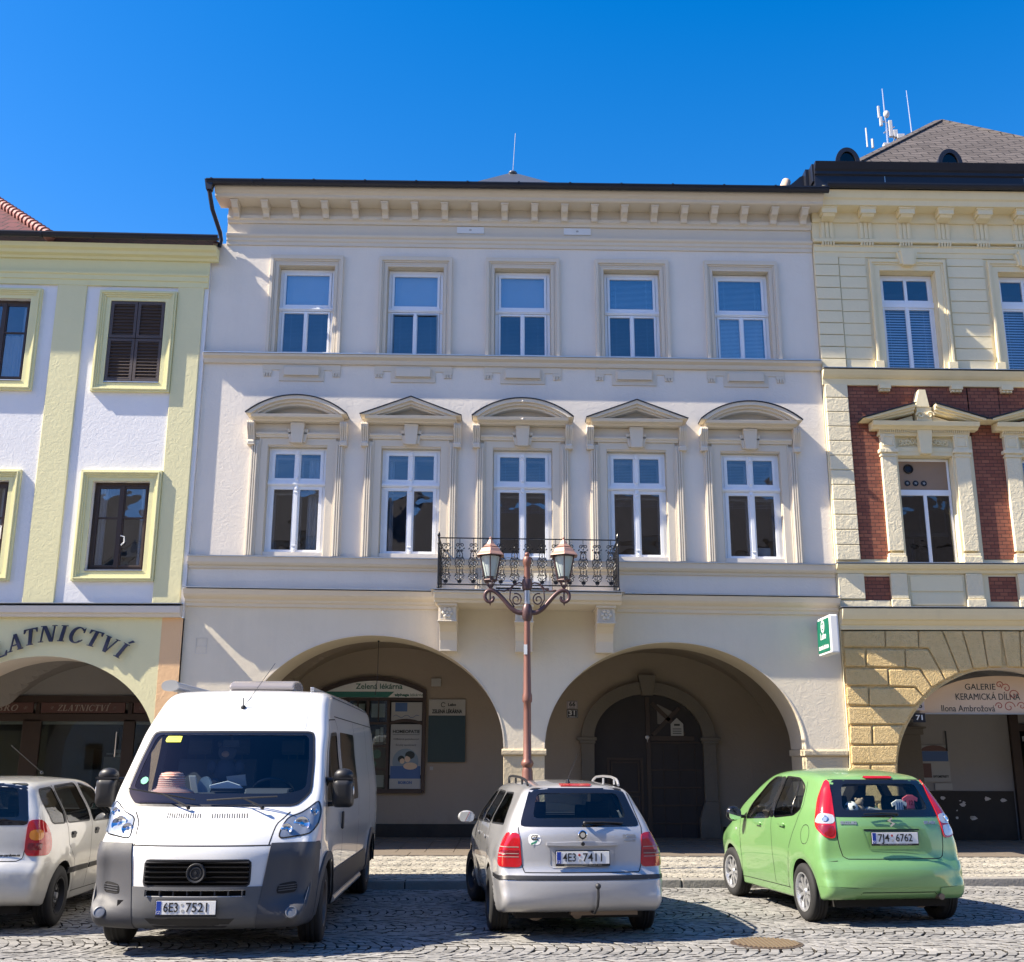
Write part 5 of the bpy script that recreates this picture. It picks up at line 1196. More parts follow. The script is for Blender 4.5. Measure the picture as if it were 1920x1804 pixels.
    for xa, xb in ((XL, A[0] - A[1]), (A[0] + A[1], XR)): g.add([(xa, Y, .1), (xb, Y, .1), (xb, Y, 4.02), (xa, Y, 4.02)], [(0, 1, 2, 3)])
    g.build('arcade_front', 'rusticated_ochre', H, fix=False)
    t = MB()
    for poly in BLK:
        t.prism([(a, b) for a, b in poly][::-1], 'y', Y - .042, Y)
        cxm = sum(a for a, b in poly) / len(poly)
        if cxm < 8.9: t.prism([(17.72 - a, b) for a, b in poly], 'y', Y - .042, Y)
    t.build('ashlar_blocks', 'rusticated_ochre', H, bevel=.022, seg=2)
    g = MB(); e2 = [(e[0][0], .1)] + e + [(e[-1][0], .1)]
    for p_, q_ in zip(e2, e2[1:]): g.add([(p_[0], Y, p_[1]), (q_[0], Y, q_[1]), (q_[0], .75, q_[1]), (p_[0], .75, p_[1])], [(0, 1, 2, 3)])
    g.build('arch_soffit', 'render_grey', H, smooth=True, fix=False)
    g = MB(); n, m = 50, 20; V = []; XB = 14
    for j in range(m + 1):
        y = .75 + 2.3 * j / m
        for i in range(n + 1):
            x = XL + (XB - XL) * i / n; d = abs(x - A[0]) / 2.35; zb = 1.5 + (2.0 * math.sqrt(1 - d * d) if d < 1 else 0); d2 = abs(y - 1.9) / 1.2
            V.append((x, y, max(zb, 1.5 + 2.1 * math.sqrt(max(0, 1 - d2 * d2)))))
    g.add(V, [(j * (n + 1) + i, j * (n + 1) + i + 1, (j + 1) * (n + 1) + i + 1, (j + 1) * (n + 1) + i) for j in range(m) for i in range(n)])
    for p_, q_ in zip(e2, e2[1:]): g.add([(p_[0], .752, p_[1]), (q_[0], .752, q_[1]), (q_[0], .752, 4.3), (p_[0], .752, 4.3)], [(0, 1, 2, 3)])
    g.box(XL, XB, 3.0, 3.1, .1, 4.2); g.box(XL + .02, XL + .06, .8, 3, .1, 4)
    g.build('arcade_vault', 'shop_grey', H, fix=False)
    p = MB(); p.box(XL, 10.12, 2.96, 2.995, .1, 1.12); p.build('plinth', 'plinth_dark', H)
    p = MB(); R = random.Random(4)
    for k in range(11):
        x, z = R.uniform(8.6, 10.0), R.uniform(.55, 1.02); s_ = R.uniform(.02, .06); p.prism([(x + s_ * R.uniform(.6, 1.5) * math.cos(a), z + s_ * R.uniform(.4, 1) * math.sin(a)) for a in (0, 1, 2, 3, 4, 5)], 'y', 2.955, 2.96)
    p.build('flaked_patches', 'render_grey', H)
    p = MB(); p.box(7.6, 8.25, 2.7, 3.0, .1, 2.22); p.box(7.55, 8.3, 2.66, 3.0, 2.22, 2.34); p.box(7.5, 8.35, 2.62, 3.0, 2.34, 2.38); p.build('engaged_pier', 'grey_stone', H, bevel=.01)
    p = MB(); p.box(10.16, 10.34, 2.9, 3.0, .1, 3.2); p.box(10.34, 12, 2.94, 3.0, 2.3, 2.45); D = p.build('shop_door', 'dark_brown_wood', H, bevel=.005)
    g = MB(); g.box(10.34, 12, 2.96, 2.99, .2, 2.3); g.build('door_pane', 'tinted_glass', D); g = MB(); g.box(10.38, 10.6, 2.93, 2.95, 1.1, 1.45); g.box(10.40, 10.55, 2.93, 2.95, 2.1, 2.2); g.build('door_poster', 'poster_pale', D)
    # parapet, dormers, roof
    p = MB(); profile_x(p, [(.1, 12.70), (-.30, 12.70), (-.30, 13.02), (-.34, 13.04), (-.34, 13.10), (-.38, 13.13), (-.44, 13.27), (.1, 13.30)], 6.02, XR)
    p.box(5.985, 6.02, -.28, .1, 12.9, 13.29); p.build('parapet', 'anthracite_sheet', H, bevel=.006)
    p = MB()
    for x in (7.42, 10.2): p.box(x - .008, x + .008, -.305, -.30, 12.7, 13.04)
    p.box(6.1, XR, -.50, -.33, 12.695, 12.70); p.build('parapet_seams', 'zinc_sheet', H)
    p = MB(); prof = [(-.52 - .065 + .07 * math.cos(rad(a)), 12.68 + .085 * math.sin(rad(a))) for a in range(180, 361, 15)]
    p.strip([(a, b + .008) for a, b in prof], prof, 'x', 6.16, XR); p.box(6.16, XR, -.53, -.40, 12.62, 12.69); p.build('gutter', 'anthracite_sheet', H)
    for x in (6.80, 8.88, 10.96, 13.04):
        d = MB(); out = ell(x, 13.46, .225, .33, 16) ; d.prism([(x - .225, 13.2)] + out + [(x + .225, 13.2)], 'y', .0, .9)
        d.strip([(x - .17, 13.25)] + ell(x, 13.46, .165, .26, 16) + [(x + .17, 13.25)], [(x - .25, 13.25)] + ell(x, 13.46, .25, .355, 16) + [(x + .25, 13.25)], 'y', -.05, .0)
        d.box(x - .28, x + .28, -.07, .05, 13.22, 13.28); D = d.build('dormer', 'anthracite_sheet', H, bevel=.004)
        g = MB(); g.prism([(x - .165, 13.28)] + ell(x, 13.46, .16, .25, 14) + [(x + .165, 13.28)], 'y', -.012, -.006); g.build('dormer_pane', 'tinted_glass', D)
    r = MB(); ap = (10.5, 4.0, 17.06); r.add([(6.35, .25, 13.25), (14.9, .25, 13.25), ap, (6.35, 8, 13.25), (14.9, 8, 13.25)], [(0, 1, 2), (0, 2, 3), (1, 4, 2), (3, 2, 4)])
    RF = r.build('roof', 'shingle', H, fix=False)
    r = MB()
    for q in ((6.35, .25, 13.25), (14.9, .25, 13.25)):
        a, b = Vector(q), Vector(ap); d = (b - a) / 26
        for i in range(26): r.obox(a + d * (i + .5) + Vector((0, 0, .015)), d * .52, (.09, -.03, .0), (0, 0, .012))
    r.build('hip_capping', 'shingle', RF)
    # ragged verge next to the main roof
    r = MB(); r.prism([(5.60, 13.0), (6.02, 13.0), (6.02, 13.28), (5.85, 13.22), (5.72, 13.1)], 'y', .1, .8); r.box(5.92, 6.0, -.05, .5, 12.9, 13.3); V_ = r.build('verge', 'anthracite_sheet', H)
    r = MB(); r.tube([(5.50, .2, 12.92), (5.62, .3, 13.22)], .1, 10, rs=[.11, .09]); r.build('verge_tile', mat_plain('pale_clay', (.62, .45, .33), .7), V_, smooth=True)
    WARP[0] = None
    # antennas on the roof
    Aw = thing('antenna_mast', 'white phone antennas on a steel mast on the grey shingle roof', 'antenna', (8.82, 3.0, 15.6))
    m = MB(); m.tube([(0, 0, -.1), (-.02, 0, .95), (-.03, 0, 1.66)], .028, 8, rs=[.035, .03, .018]); m.tube([(-.12, 0, .45), (.25, 0, .62)], .02, 6); m.tube([(-.2, 0, .78), (.1, 0, .72)], .018, 6); m.build('mast', 'aluminium', Aw)
    for (x, z, w, h, d) in ((-.22, 1.02, .035, .16, .03), (-.17, .76, .045, .12, .04), (.12, .56, .06, .22, .05), (.26, .42, .07, .10, .06), (-.04, .06, .13, .10, .08), (.42, .34, .12, .06, .08)):
        m = MB(); m.box(x - w, x + w, -d, d, z - h, z + h); m.build('panel_antenna', 'antenna_white', Aw, bevel=.012)
    m = MB(); m.lathe([(.0, -.06), (.09, -.02), (.10, .04)], (0.02, -.04, .95), 16, 'y'); m.build('dish', 'antenna_white', Aw)
    m = MB(); m.tube([(.1, 0, .5), (.22, -.05, .3), (.1, 0, .12), (.3, 0, .2)], .02, 6); m.build('cable', 'black_metal', Aw); Aw.scale = (.72, .72, .98)
    m = MB(); m.tube([(0, 0, 0), (0, 0, .48)], .018, 6); m.tube([(.12, 0, -.02), (.12, 0, .2)], .03, 6); o = m.build('small_aerial', 'antenna_white', None); o.location = (8.0, 2.1, 15.12); tag(o, 'short white aerial at the foot of the shingle roof edge', 'antenna')
    m = MB(); m.tube([(0, 0, 0), (-.03, 0, 1.15)], .014, 6, rs=[.018, .010]); o = m.build('lightning_rod', 'aluminium', None); o.location = (9.56, 3.4, 16.3); tag(o, 'thin lightning rod standing right of the phone antennas', 'lightning rod')
    # lunette sign in the arch
    b = MB(); cxs, hs = 9.02, 1.54; b.prism(ell(cxs, 2.545, hs, .68, 30), 'y', .50, .54); o = b.build('gallery_sign', 'sign_sand')
    tag(o, 'sand coloured half round gallery sign hanging in the ochre arch', 'sign')
    a = text_mb('GALERIE', .155, (8.62, .497, 3.02), width=.56); merge(a, text_mb('KERAMICKÁ DÍLNA', .165, (8.74, .497, 2.84), width=1.18)); merge(a, text_mb('Ilona Ambrožová', .16, (8.36, .497, 2.63), width=.98)); a.build('lettering', 'ink', o)
    a = MB()
    for (x, z, r_, s_) in ((9.12, 2.66, .11, 1), (8.94, 2.68, .07, -1), (9.1, 3.0, .09, -1), (8.98, 3.06, .07, 1), (9.22, 2.88, .10, 1), (9.35, 2.68, .08, -1)):
        a.tube([(x + s_ * r_ * (1 - t / 18) * math.cos(t * .5), .497, z + r_ * (1 - t / 18) * math.sin(t * .5)) for t in range(16)], .007, 4)
    a.build('scroll_drawing', 'sign_red', o)
    a = MB(); a.box(cxs - hs, cxs + hs, .47, .57, 2.53, 2.545); a.build('edge_bar', 'zinc_sheet', o)
    # optician board
    b = MB(); b.box(8.30, 8.88, 2.96, 2.99, 1.30, 2.02); o = b.build('poster_board', 'poster_pale'); tag(o, 'advertising board with blue band on the grey wall under the ochre arch', 'poster board')
    a = MB(); a.box(8.32, 8.86, 2.952, 2.958, 1.70, 1.90); a.build('blue_band', 'poster_blue', o)
    a = MB(); a.prism(ell(8.59, 1.905, .27, .11, 14), 'y', 2.952, 2.958); a.box(8.34, 8.5, 2.952, 2.958, 1.38, 1.66); a.build('red_band', 'sign_brown', o)
    text_mb('OPTOMETRISTY', .06, (8.68, 2.956, 1.40), width=.32, bold=.002).build('lettering', 'ink', o)
    a = MB(); a.box(8.27, 8.29, 2.93, 2.96, 1.28, 2.12); a.box(8.84, 8.86, 2.93, 2.96, 1.9, 2.3); a.build('side_bars', 'black_metal', o)
    a = MB(); a.box(8.55, 8.9, 2.97, 2.99, 1.14, 1.27); p_ = a.build('paper_slip', 'sign_grey'); tag(p_, 'small paper slip pasted below the advertising board', 'paper')
    for (z, txt, m1, m2, lab) in ((2.66, '65', 'enamel_pink', 'ink', 'pale house number plate reading 65 beside the gallery sign'), (2.45, '71', 'enamel_black', 'sign_white', 'black house number plate reading 71 below the pale one')):
        b = MB(); b.box(7.20, 7.42, .10, .115, z - .08, z + .08); b.box(7.16, 7.2, .11, .12, z - .02, z + .02); o = b.build('house_number', m1, bevel=.006); tag(o, lab, 'house number')
        text_mb(txt, .12, (7.32, .097, z), width=.12, bold=.003).build('digits', m2, o)
def mat_yellow_rough():
    if 'quoin_cream' not in MATS: mat_plaster('quoin_cream', (.80, .71, .50), dirt=.15, bumpd=.013, mott=.08)
    return 'quoin_cream'
right_house()

# ------------------------------------------------------------------ houses across the square, seen only in reflections
def opposite():
    R = random.Random(2); x = -42.0; k = 0
    cols = ['render_grey', 'render_cream', 'shop_grey', 'render_grey', 'arcade_wall', 'shop_grey']
    while x < 40:
        w = R.uniform(9, 13); h = R.uniform(12.2, 14.0)
        if abs(x + w / 2) < 60:
            H = MB(); H.box(x, x + w - .02, -50, -40, 0, h); kinds = ['narrow', 'broad', 'tall', 'low']
            o = H.build('opposite_house', cols[k % 6]); tag(o, 'house across the square mirrored in the windows', 'house', group='houses across the square')
            r = MB(); r.prism([(-50.4, h), (-39.6, h), (-45, h + 4.6)], 'x', x - .1, x + w + .1); r.build('roof', 'shingle', o)
            g = MB(); n = int(w / 2.4)
            for i in range(n):
                for z in (1.2, 4.6, 7.6, 10.4):
                    xx = x + (i + .5) * w / n; g.box(xx - .5, xx + .5, -40.0, -39.97, z, z + 1.5)
            g.build('windows', 'tinted_glass', o)
        x += w; k += 1
opposite()
# ------------------------------------------------------------------ vehicles: shared tools
mat_paint('paint_white', (.71, .71, .70), rough=.3, dirt=.22)
mat_paint('paint_silver', (.47, .47, .48), metal=.35, rough=.33, flake=.0006, dirt=.25)
mat_paint('paint_silver_warm', (.62, .61, .57), metal=.3, rough=.35, flake=.0006, dirt=.3)
mat_paint('paint_green', (.19, .385, .135), metal=.2, rough=.30, flake=.0005, dirt=.10)
mat_plain('bumper_plastic', (.055, .056, .062), .55, var=.15, bumpd=.0012, bscale=260)
mat_plain('black_plastic', (.012, .012, .014), .45); mat_plain('black_gloss', (.008, .008, .01), .08, coat=.6)
mat_plain('tyre_rubber', (.018, .018, .019), .8, var=.3); mat_plain('alloy', (.62, .63, .65), .32, metal=.75, var=.1)
mat_plain('steel_black', (.035, .036, .04), .5, metal=.4); mat_plain('steel_rusty', (.18, .15, .13), .6, metal=.4, var=.4)
mat_plain('chrome', (.75, .76, .78), .08, metal=1.0); mat_plain('reflector', (.80, .82, .86), .12, metal=.9)
mat_plain('lamp_red', (.42, .008, .012), .12, coat=1.0, var=.2); mat_plain('lamp_red_dark', (.20, .005, .01), .15, coat=1.0); mat_plain('lamp_amber', (.65, .22, .02), .15, coat=1.0)
mat_plain('plate_white', (.80, .80, .78), .4); mat_plain('plate_blue', (.01, .05, .35), .4)
mat_plain('seat_grey', (.06, .065, .075), .9); mat_plain('dash_grey', (.035, .038, .045), .7); mat_plain('under_black', (.015, .014, .014), .95)
mat_plain('hat_pink', (.62, .26, .19), .85); mat_plain('hat_stripe', (.78, .55, .44), .85); mat_plain('yellow_label', (.72, .75, .05), .5)
mat_plain('sticker_green', (.05, .40, .22), .5); mat_plain('mirror_glass', (.8, .85, .9), .03, metal=1.0)
mat_plain('wheel_dark', (.02, .02, .022), .8); mat_plain('rust_exhaust', (.22, .17, .13), .6, metal=.6)

def chaikin(p, it=3, closed=True):
    for _ in range(it):
        q = []; n = len(p)
        for i in range(n if closed else n - 1):
            a, b = p[i], p[(i + 1) % n]; q += [(a[0] * .75 + b[0] * .25, a[1] * .75 + b[1] * .25), (a[0] * .25 + b[0] * .75, a[1] * .25 + b[1] * .75)]
        p = q if closed else [p[0]] + q + [p[-1]]
    return p
def resample(p, step, closed=True):
    q = p + [p[0]] if closed else p; L = [0]
    for a, b in zip(q, q[1:]): L.append(L[-1] + math.dist(a, b))
    n = max(3, int(round(L[-1] / step))); out = []; j = 0
    for i in range(n if closed else n + 1):
        t = L[-1] * i / n
        while j < len(L) - 2 and L[j + 1] < t: j += 1
        k = (t - L[j]) / max(1e-9, L[j + 1] - L[j]); out.append((q[j][0] + (q[j + 1][0] - q[j][0]) * k, q[j][1] + (q[j + 1][1] - q[j][1]) * k))
    return out
def lerp_tab(tab, x):
    if x <= tab[0][0]: return tab[0][1]
    for (a, b), (c, d) in zip(tab, tab[1:]):
        if x <= c:
            t = (x - a) / (c - a); t = t * t * (3 - 2 * t) * .5 + t * .5; return b + (d - b) * t
    return tab[-1][1]
def car_body(sil, W, inset, r, spine, step=.06, it=3, nstrip=10, ncorner=5, nside=9):
    """closed smooth car body: the centre-line silhouette (y,z) swept across the car, pulled in towards the
    corners by inset(y,z), rounded with radius r(y,z) into sides of half width W(y,z)"""
    P = resample(chaikin(sil, it), step); n = len(P)
    area = sum(P[i][0] * P[(i + 1) % n][1] - P[(i + 1) % n][0] * P[i][1] for i in range(n))
    if area < 0: P = P[::-1]
    N = []
    for i in range(n):
        a, b = P[i - 1], P[(i + 1) % n]; t = Vector((b[0] - a[0], b[1] - a[1])).normalized(); N.append(Vector((-t.y, t.x)))   # inward for CCW
    for _ in range(3): N = [(N[i - 1] + N[i] * 2 + N[(i + 1) % n]).normalized() for i in range(n)]
    ya, yb, zs = spine; yb = ya + round((yb - ya) / .09) * .09; rows = []
    INS = [inset(*p) for p in P]; RR = [r(*p) for p in P]
    for _ in range(5): INS = [(INS[i - 1] + INS[i] * 2 + INS[(i + 1) % n]) / 4 for i in range(n)]; RR = [(RR[i - 1] + RR[i] * 2 + RR[(i + 1) % n]) / 4 for i in range(n)]
    INS = [a * (1 - .9 * max(0, N[i].y)) for i, a in enumerate(INS)]; RR = [a * (1 - .5 * max(0, N[i].y)) for i, a in enumerate(RR)]
    for i in range(n):
        p = Vector(P[i]); ins = INS[i]; rr = RR[i]; row = []
        e = p + N[i] * ins; We = W(e.x, e.y)
        for k in range(nstrip + 1):
            t = k / nstrip; q = p + N[i] * ins * t ** 2.4; row.append((t * (We - rr), q.x, q.y))
        for k in range(1, ncorner + 1):
            w = math.pi / 2 * k / ncorner; q = e + N[i] * rr * (1 - math.cos(w)); row.append((W(q.x, q.y) - rr * (1 - math.sin(w)), q.x, q.y))
        e = e + N[i] * rr; sp = Vector((min(max(ya + round((e.x - ya) / .09) * .09, ya), yb), zs))
        for k in range(1, nside + 1):
            q = e.lerp(sp, k / nside); row.append((W(q.x, q.y), q.x, q.y))
        rows.append(row)
    m = len(rows[0]); V = []; F = []
    for row in rows:
        V += [(x, y, z) for x, y, z in row] + [(-x, y, z) for x, y, z in row[1:]]
    st = 2 * m - 1
    def idx(i, k): return (i % n) * st + (k if k >= 0 else m - 1 - k)      # k<0 -> mirrored side
    for i in range(n):
        for k in range(m - 1):
            F.append((idx(i, k), idx(i + 1, k), idx(i + 1, k + 1), idx(i, k + 1)))
            F.append((idx(i, -k), idx(i, -k - 1), idx(i + 1, -k - 1), idx(i + 1, -k)))
    me = bpy.data.meshes.new('body'); me.from_pydata(V, [], F)
    bm = bmesh.new(); bm.from_mesh(me); bmesh.ops.remove_doubles(bm, verts=bm.verts, dist=.0004)
    bmesh.ops.dissolve_degenerate(bm, edges=bm.edges[:], dist=.0003)
    # close the seam along the spine on both sides
    edges = [e for e in bm.edges if e.is_boundary]
    if edges: bmesh.ops.holes_fill(bm, edges=edges, sides=0)
    bmesh.ops.recalc_face_normals(bm, faces=bm.faces[:]); bm.to_mesh(me); bm.free(); me.update()
    return me
SLOTS = ['dash_grey', 'black_plastic', 'under_black']
def boolean(me, cutters):
    """cut one cutter after another; cut faces take the cutter's own material slot"""
    for n in SLOTS: me.materials.append(MATS[n])
    o = bpy.data.objects.new('tmp', me); COL.objects.link(o); tmp = []
    for cm in cutters:
        n = cm.materials[0].name; k = 1 + SLOTS.index(n); cm.materials.clear()
        cm.materials.append(me.materials[0])
        for q in SLOTS: cm.materials.append(MATS[q])
        cm.polygons.foreach_set('material_index', [k] * len(cm.polygons))
        c = bpy.data.objects.new('cut', cm); COL.objects.link(c); tmp.append(c)
        md = o.modifiers.new('b', 'BOOLEAN'); md.operation = 'DIFFERENCE'; md.object = c; md.solver = 'EXACT'
        try: md.material_mode = 'INDEX'
        except Exception: pass
    dg = bpy.context.evaluated_depsgraph_get(); out = bpy.data.meshes.new_from_object(o.evaluated_get(dg))
    for c in tmp: bpy.data.objects.remove(c)
    bpy.data.objects.remove(o); return out
def mb_mesh(mb, mat=None):
    me = bpy.data.meshes.new('cut'); me.from_pydata(mb.v, [], mb.f)
    if mat: me.materials.append(MATS[mat])
    bm = bmesh.new(); bm.from_mesh(me); bmesh.ops.recalc_face_normals(bm, faces=bm.faces[:]); bm.to_mesh(me); bm.free(); return me
def keep_smooth(me, orig):
    """give the cut body the normals of the uncut one so that highlights stay clean"""
    bv = BVHTree.FromPolygons([v.co for v in orig.vertices], [tuple(p.vertices) for p in orig.polygons])
    vn = [v.normal.copy() for v in orig.vertices]; cache = {}; out = [None] * len(me.loops)
    me.polygons.foreach_set('use_smooth', [True] * len(me.polygons))
    for p in me.polygons:
        for li in p.loop_indices:
            vi = me.loops[li].vertex_index
            if p.material_index != 0: out[li] = tuple(p.normal); continue
            if vi not in cache:
                co = me.vertices[vi].co; h = bv.find_nearest(co); 
                if h[0] is None or h[3] > .003: cache[vi] = None
                else:
                    w = Vector(); 
                    for j in orig.polygons[h[2]].vertices:
                        d = (orig.vertices[j].co - co).length; w += vn[j] / (d * d + 1e-7)
                    cache[vi] = w.normalized()
            nn = cache[vi]; out[li] = tuple(nn) if nn is not None and nn.dot(p.normal) > .2 else tuple(p.normal)
    me.normals_split_custom_set(out)
class Skin:
    """projects drawn outlines on to a body"""
    def __init__(s, me):
        s.me = me; s.bv = BVHTree.FromPolygons([v.co for v in me.vertices], [tuple(p.vertices) for p in me.polygons])
    def hit(s, fr, a, b):
        if fr == 'rear': o, d = Vector((a, -6, b)), Vector((0, 1, 0))
        elif fr == 'front': o, d = Vector((a, 9, b)), Vector((0, -1, 0))
        elif fr == 'right': o, d = Vector((3, a, b)), Vector((-1, 0, 0))
        elif fr == 'left': o, d = Vector((-3, a, b)), Vector((1, 0, 0))
        elif fr == 'top': o, d = Vector((a, b, 5)), Vector((0, 0, -1))
        else: o0, u, d = fr; o = Vector(o0) + Vector(u) * a + Vector((0, 0, b)); d = Vector(d)
        h = s.bv.ray_cast(o, d)
        if h[0] is None:
            h = s.bv.find_nearest(o + d * (max(0.1, -o.dot(d))))
            return h[0], h[1]
        n = h[1]; return h[0], (n if n.dot(d) < 0 else -n)
    def patch(s, mb, fr, outline, off=.002, rings=7, step=.03, skirt=.01, depth=None):
        P = resample(outline, step); n = len(P); cx = sum(p[0] for p in P) / n; cy = sum(p[1] for p in P) / n
        base = len(mb.v); vs = []
        for k in range(rings):
            t = 1 - k / rings
            for (a, b) in P:
                co, nn = s.hit(fr, cx + (a - cx) * t, cy + (b - cy) * t); vs.append(co + nn * off)
        co, nn = s.hit(fr, cx, cy); vs.append(co + nn * off); fs = []
        for k in range(rings - 1): fs += [(k * n + i, k * n + (i + 1) % n, (k + 1) * n + (i + 1) % n, (k + 1) * n + i) for i in range(n)]
        c = len(vs) - 1; fs += [((rings - 1) * n + i, (rings - 1) * n + (i + 1) % n, c) for i in range(n)]
        if skirt:
            b0 = len(vs)
            for (a, b) in P: co, nn = s.hit(fr, a, b); vs.append(co - nn * skirt)
            fs += [(i, b0 + i, b0 + (i + 1) % n, (i + 1) % n) for i in range(n)]
        a, b, c_ = (Vector(vs[i]) for i in (0, n // 3, 2 * n // 3)); co, nn = s.hit(fr, cx, cy)
        if (b - a).cross(c_ - a).dot(nn) < 0: fs = [f[::-1] for f in fs]
        mb.add(vs, fs); return mb
    def band(s, mb, fr, outer, inner, off=.002, step=.03, skirt=.0, k=3):
        A = resample(outer, step); n = len(A); B = [None] * n; Bi = resample(inner, .006)
        # pair points by angle about the centre
        cx = sum(p[0] for p in Bi) / len(Bi); cy = sum(p[1] for p in Bi) / len(Bi)
        ang = [math.atan2(p[1] - cy, p[0] - cx) for p in Bi]
        for i, p in enumerate(A):
            w = math.atan2(p[1] - cy, p[0] - cx); j = min(range(len(Bi)), key=lambda j: abs((ang[j] - w + math.pi) % (2 * math.pi) - math.pi)); B[i] = Bi[j]
        vs = []
        for q in range(k + 1):
            for a, b in zip(A, B): co, nn = s.hit(fr, a[0] + (b[0] - a[0]) * q / k, a[1] + (b[1] - a[1]) * q / k); vs.append(co + nn * off)
        return mb.add(vs, [(q * n + i, q * n + (i + 1) % n, (q + 1) * n + (i + 1) % n, (q + 1) * n + i) for q in range(k) for i in range(n)])
    def ribbon(s, mb, fr, pts, w=.006, off=.0012, closed=False, step=.03):
        P = resample(pts, step, closed); n = len(P); vs = []
        for i in range(n):
            a = P[i - 1] if (closed or i) else P[i]; b = P[(i + 1) % n] if (closed or i < n - 1) else P[i]
            t = Vector((b[0] - a[0], b[1] - a[1])); t = t.normalized() if t.length else Vector((1, 0)); nn = Vector((-t.y, t.x)) * w / 2
            for sg in (-1, 1):
                co, no = s.hit(fr, P[i][0] + nn.x * sg, P[i][1] + nn.y * sg); vs.append(co + no * off)
        m = n if closed else n - 1
        return mb.add(vs, [(2 * i, 2 * ((i + 1) % n), 2 * ((i + 1) % n) + 1, 2 * i + 1) for i in range(m)])
def mir(outline): return [(-a, b) for a, b in outline]
def rrect(x0, x1, z0, z1, r, n=4):
    out = []
    for cx, cz, a0 in ((x1 - r, z1 - r, 0), (x0 + r, z1 - r, 90), (x0 + r, z0 + r, 180), (x1 - r, z0 + r, 270)):
        out += [(cx + r * math.cos(rad(a0 + 90 * k / n)), cz + r * math.sin(rad(a0 + 90 * k / n))) for k in range(n + 1)]
    return out
def rnd(poly, it=2): 
    # rounded corners while keeping long edges: insert points near corners first
    q = []; n = len(poly)
    for i in range(n):
        a, b = Vector(poly[i]), Vector(poly[(i + 1) % n]); L = (b - a).length; k = min(.05, L * .3)
        q += [tuple(a + (b - a) * (k / L)), tuple(b - (b - a) * (k / L))]
    # corners themselves
    out = []
    for i in range(n):
        out += [poly[i] if False else tuple((Vector(q[2 * i - 1]) + Vector(q[2 * i]) + Vector(poly[i]) * 2) / 4), q[2 * i], q[2 * i + 1]]
    return out
def region_part(me, planes, pred, off, name, mat, parent, back=.02):
    bm = bmesh.new(); bm.from_mesh(me)
    for co, no in planes:
        bmesh.ops.bisect_plane(bm, geom=bm.verts[:] + bm.edges[:] + bm.faces[:], dist=1e-5, plane_co=co, plane_no=no)
    bmesh.ops.delete(bm, geom=[f for f in bm.faces if not pred(f.calc_center_median())], context='FACES')
    bm.normal_update(); nrm = {v: v.normal.copy() for v in bm.verts}
    for v in bm.verts: v.co += nrm[v] * off
    be = [e for e in bm.edges if e.is_boundary]; g = bmesh.ops.extrude_edge_only(bm, edges=be)
    new = [v for v in g['geom'] if isinstance(v, bmesh.types.BMVert)]
    for v in new:
        o = next((e.other_vert(v) for e in v.link_edges if e.other_vert(v) in nrm), None)
        if o: v.co -= nrm[o] * (off + back)
    m2 = bpy.data.meshes.new(name); bm.to_mesh(m2); bm.free(); m2.materials.append(MATS[mat] if isinstance(mat, str) else mat)
    m2.polygons.foreach_set('use_smooth', [True] * len(m2.polygons)); m2.set_sharp_from_angle(angle=rad(45))
    o = bpy.data.objects.new(name, m2); COL.objects.link(o); o.parent = parent; return o
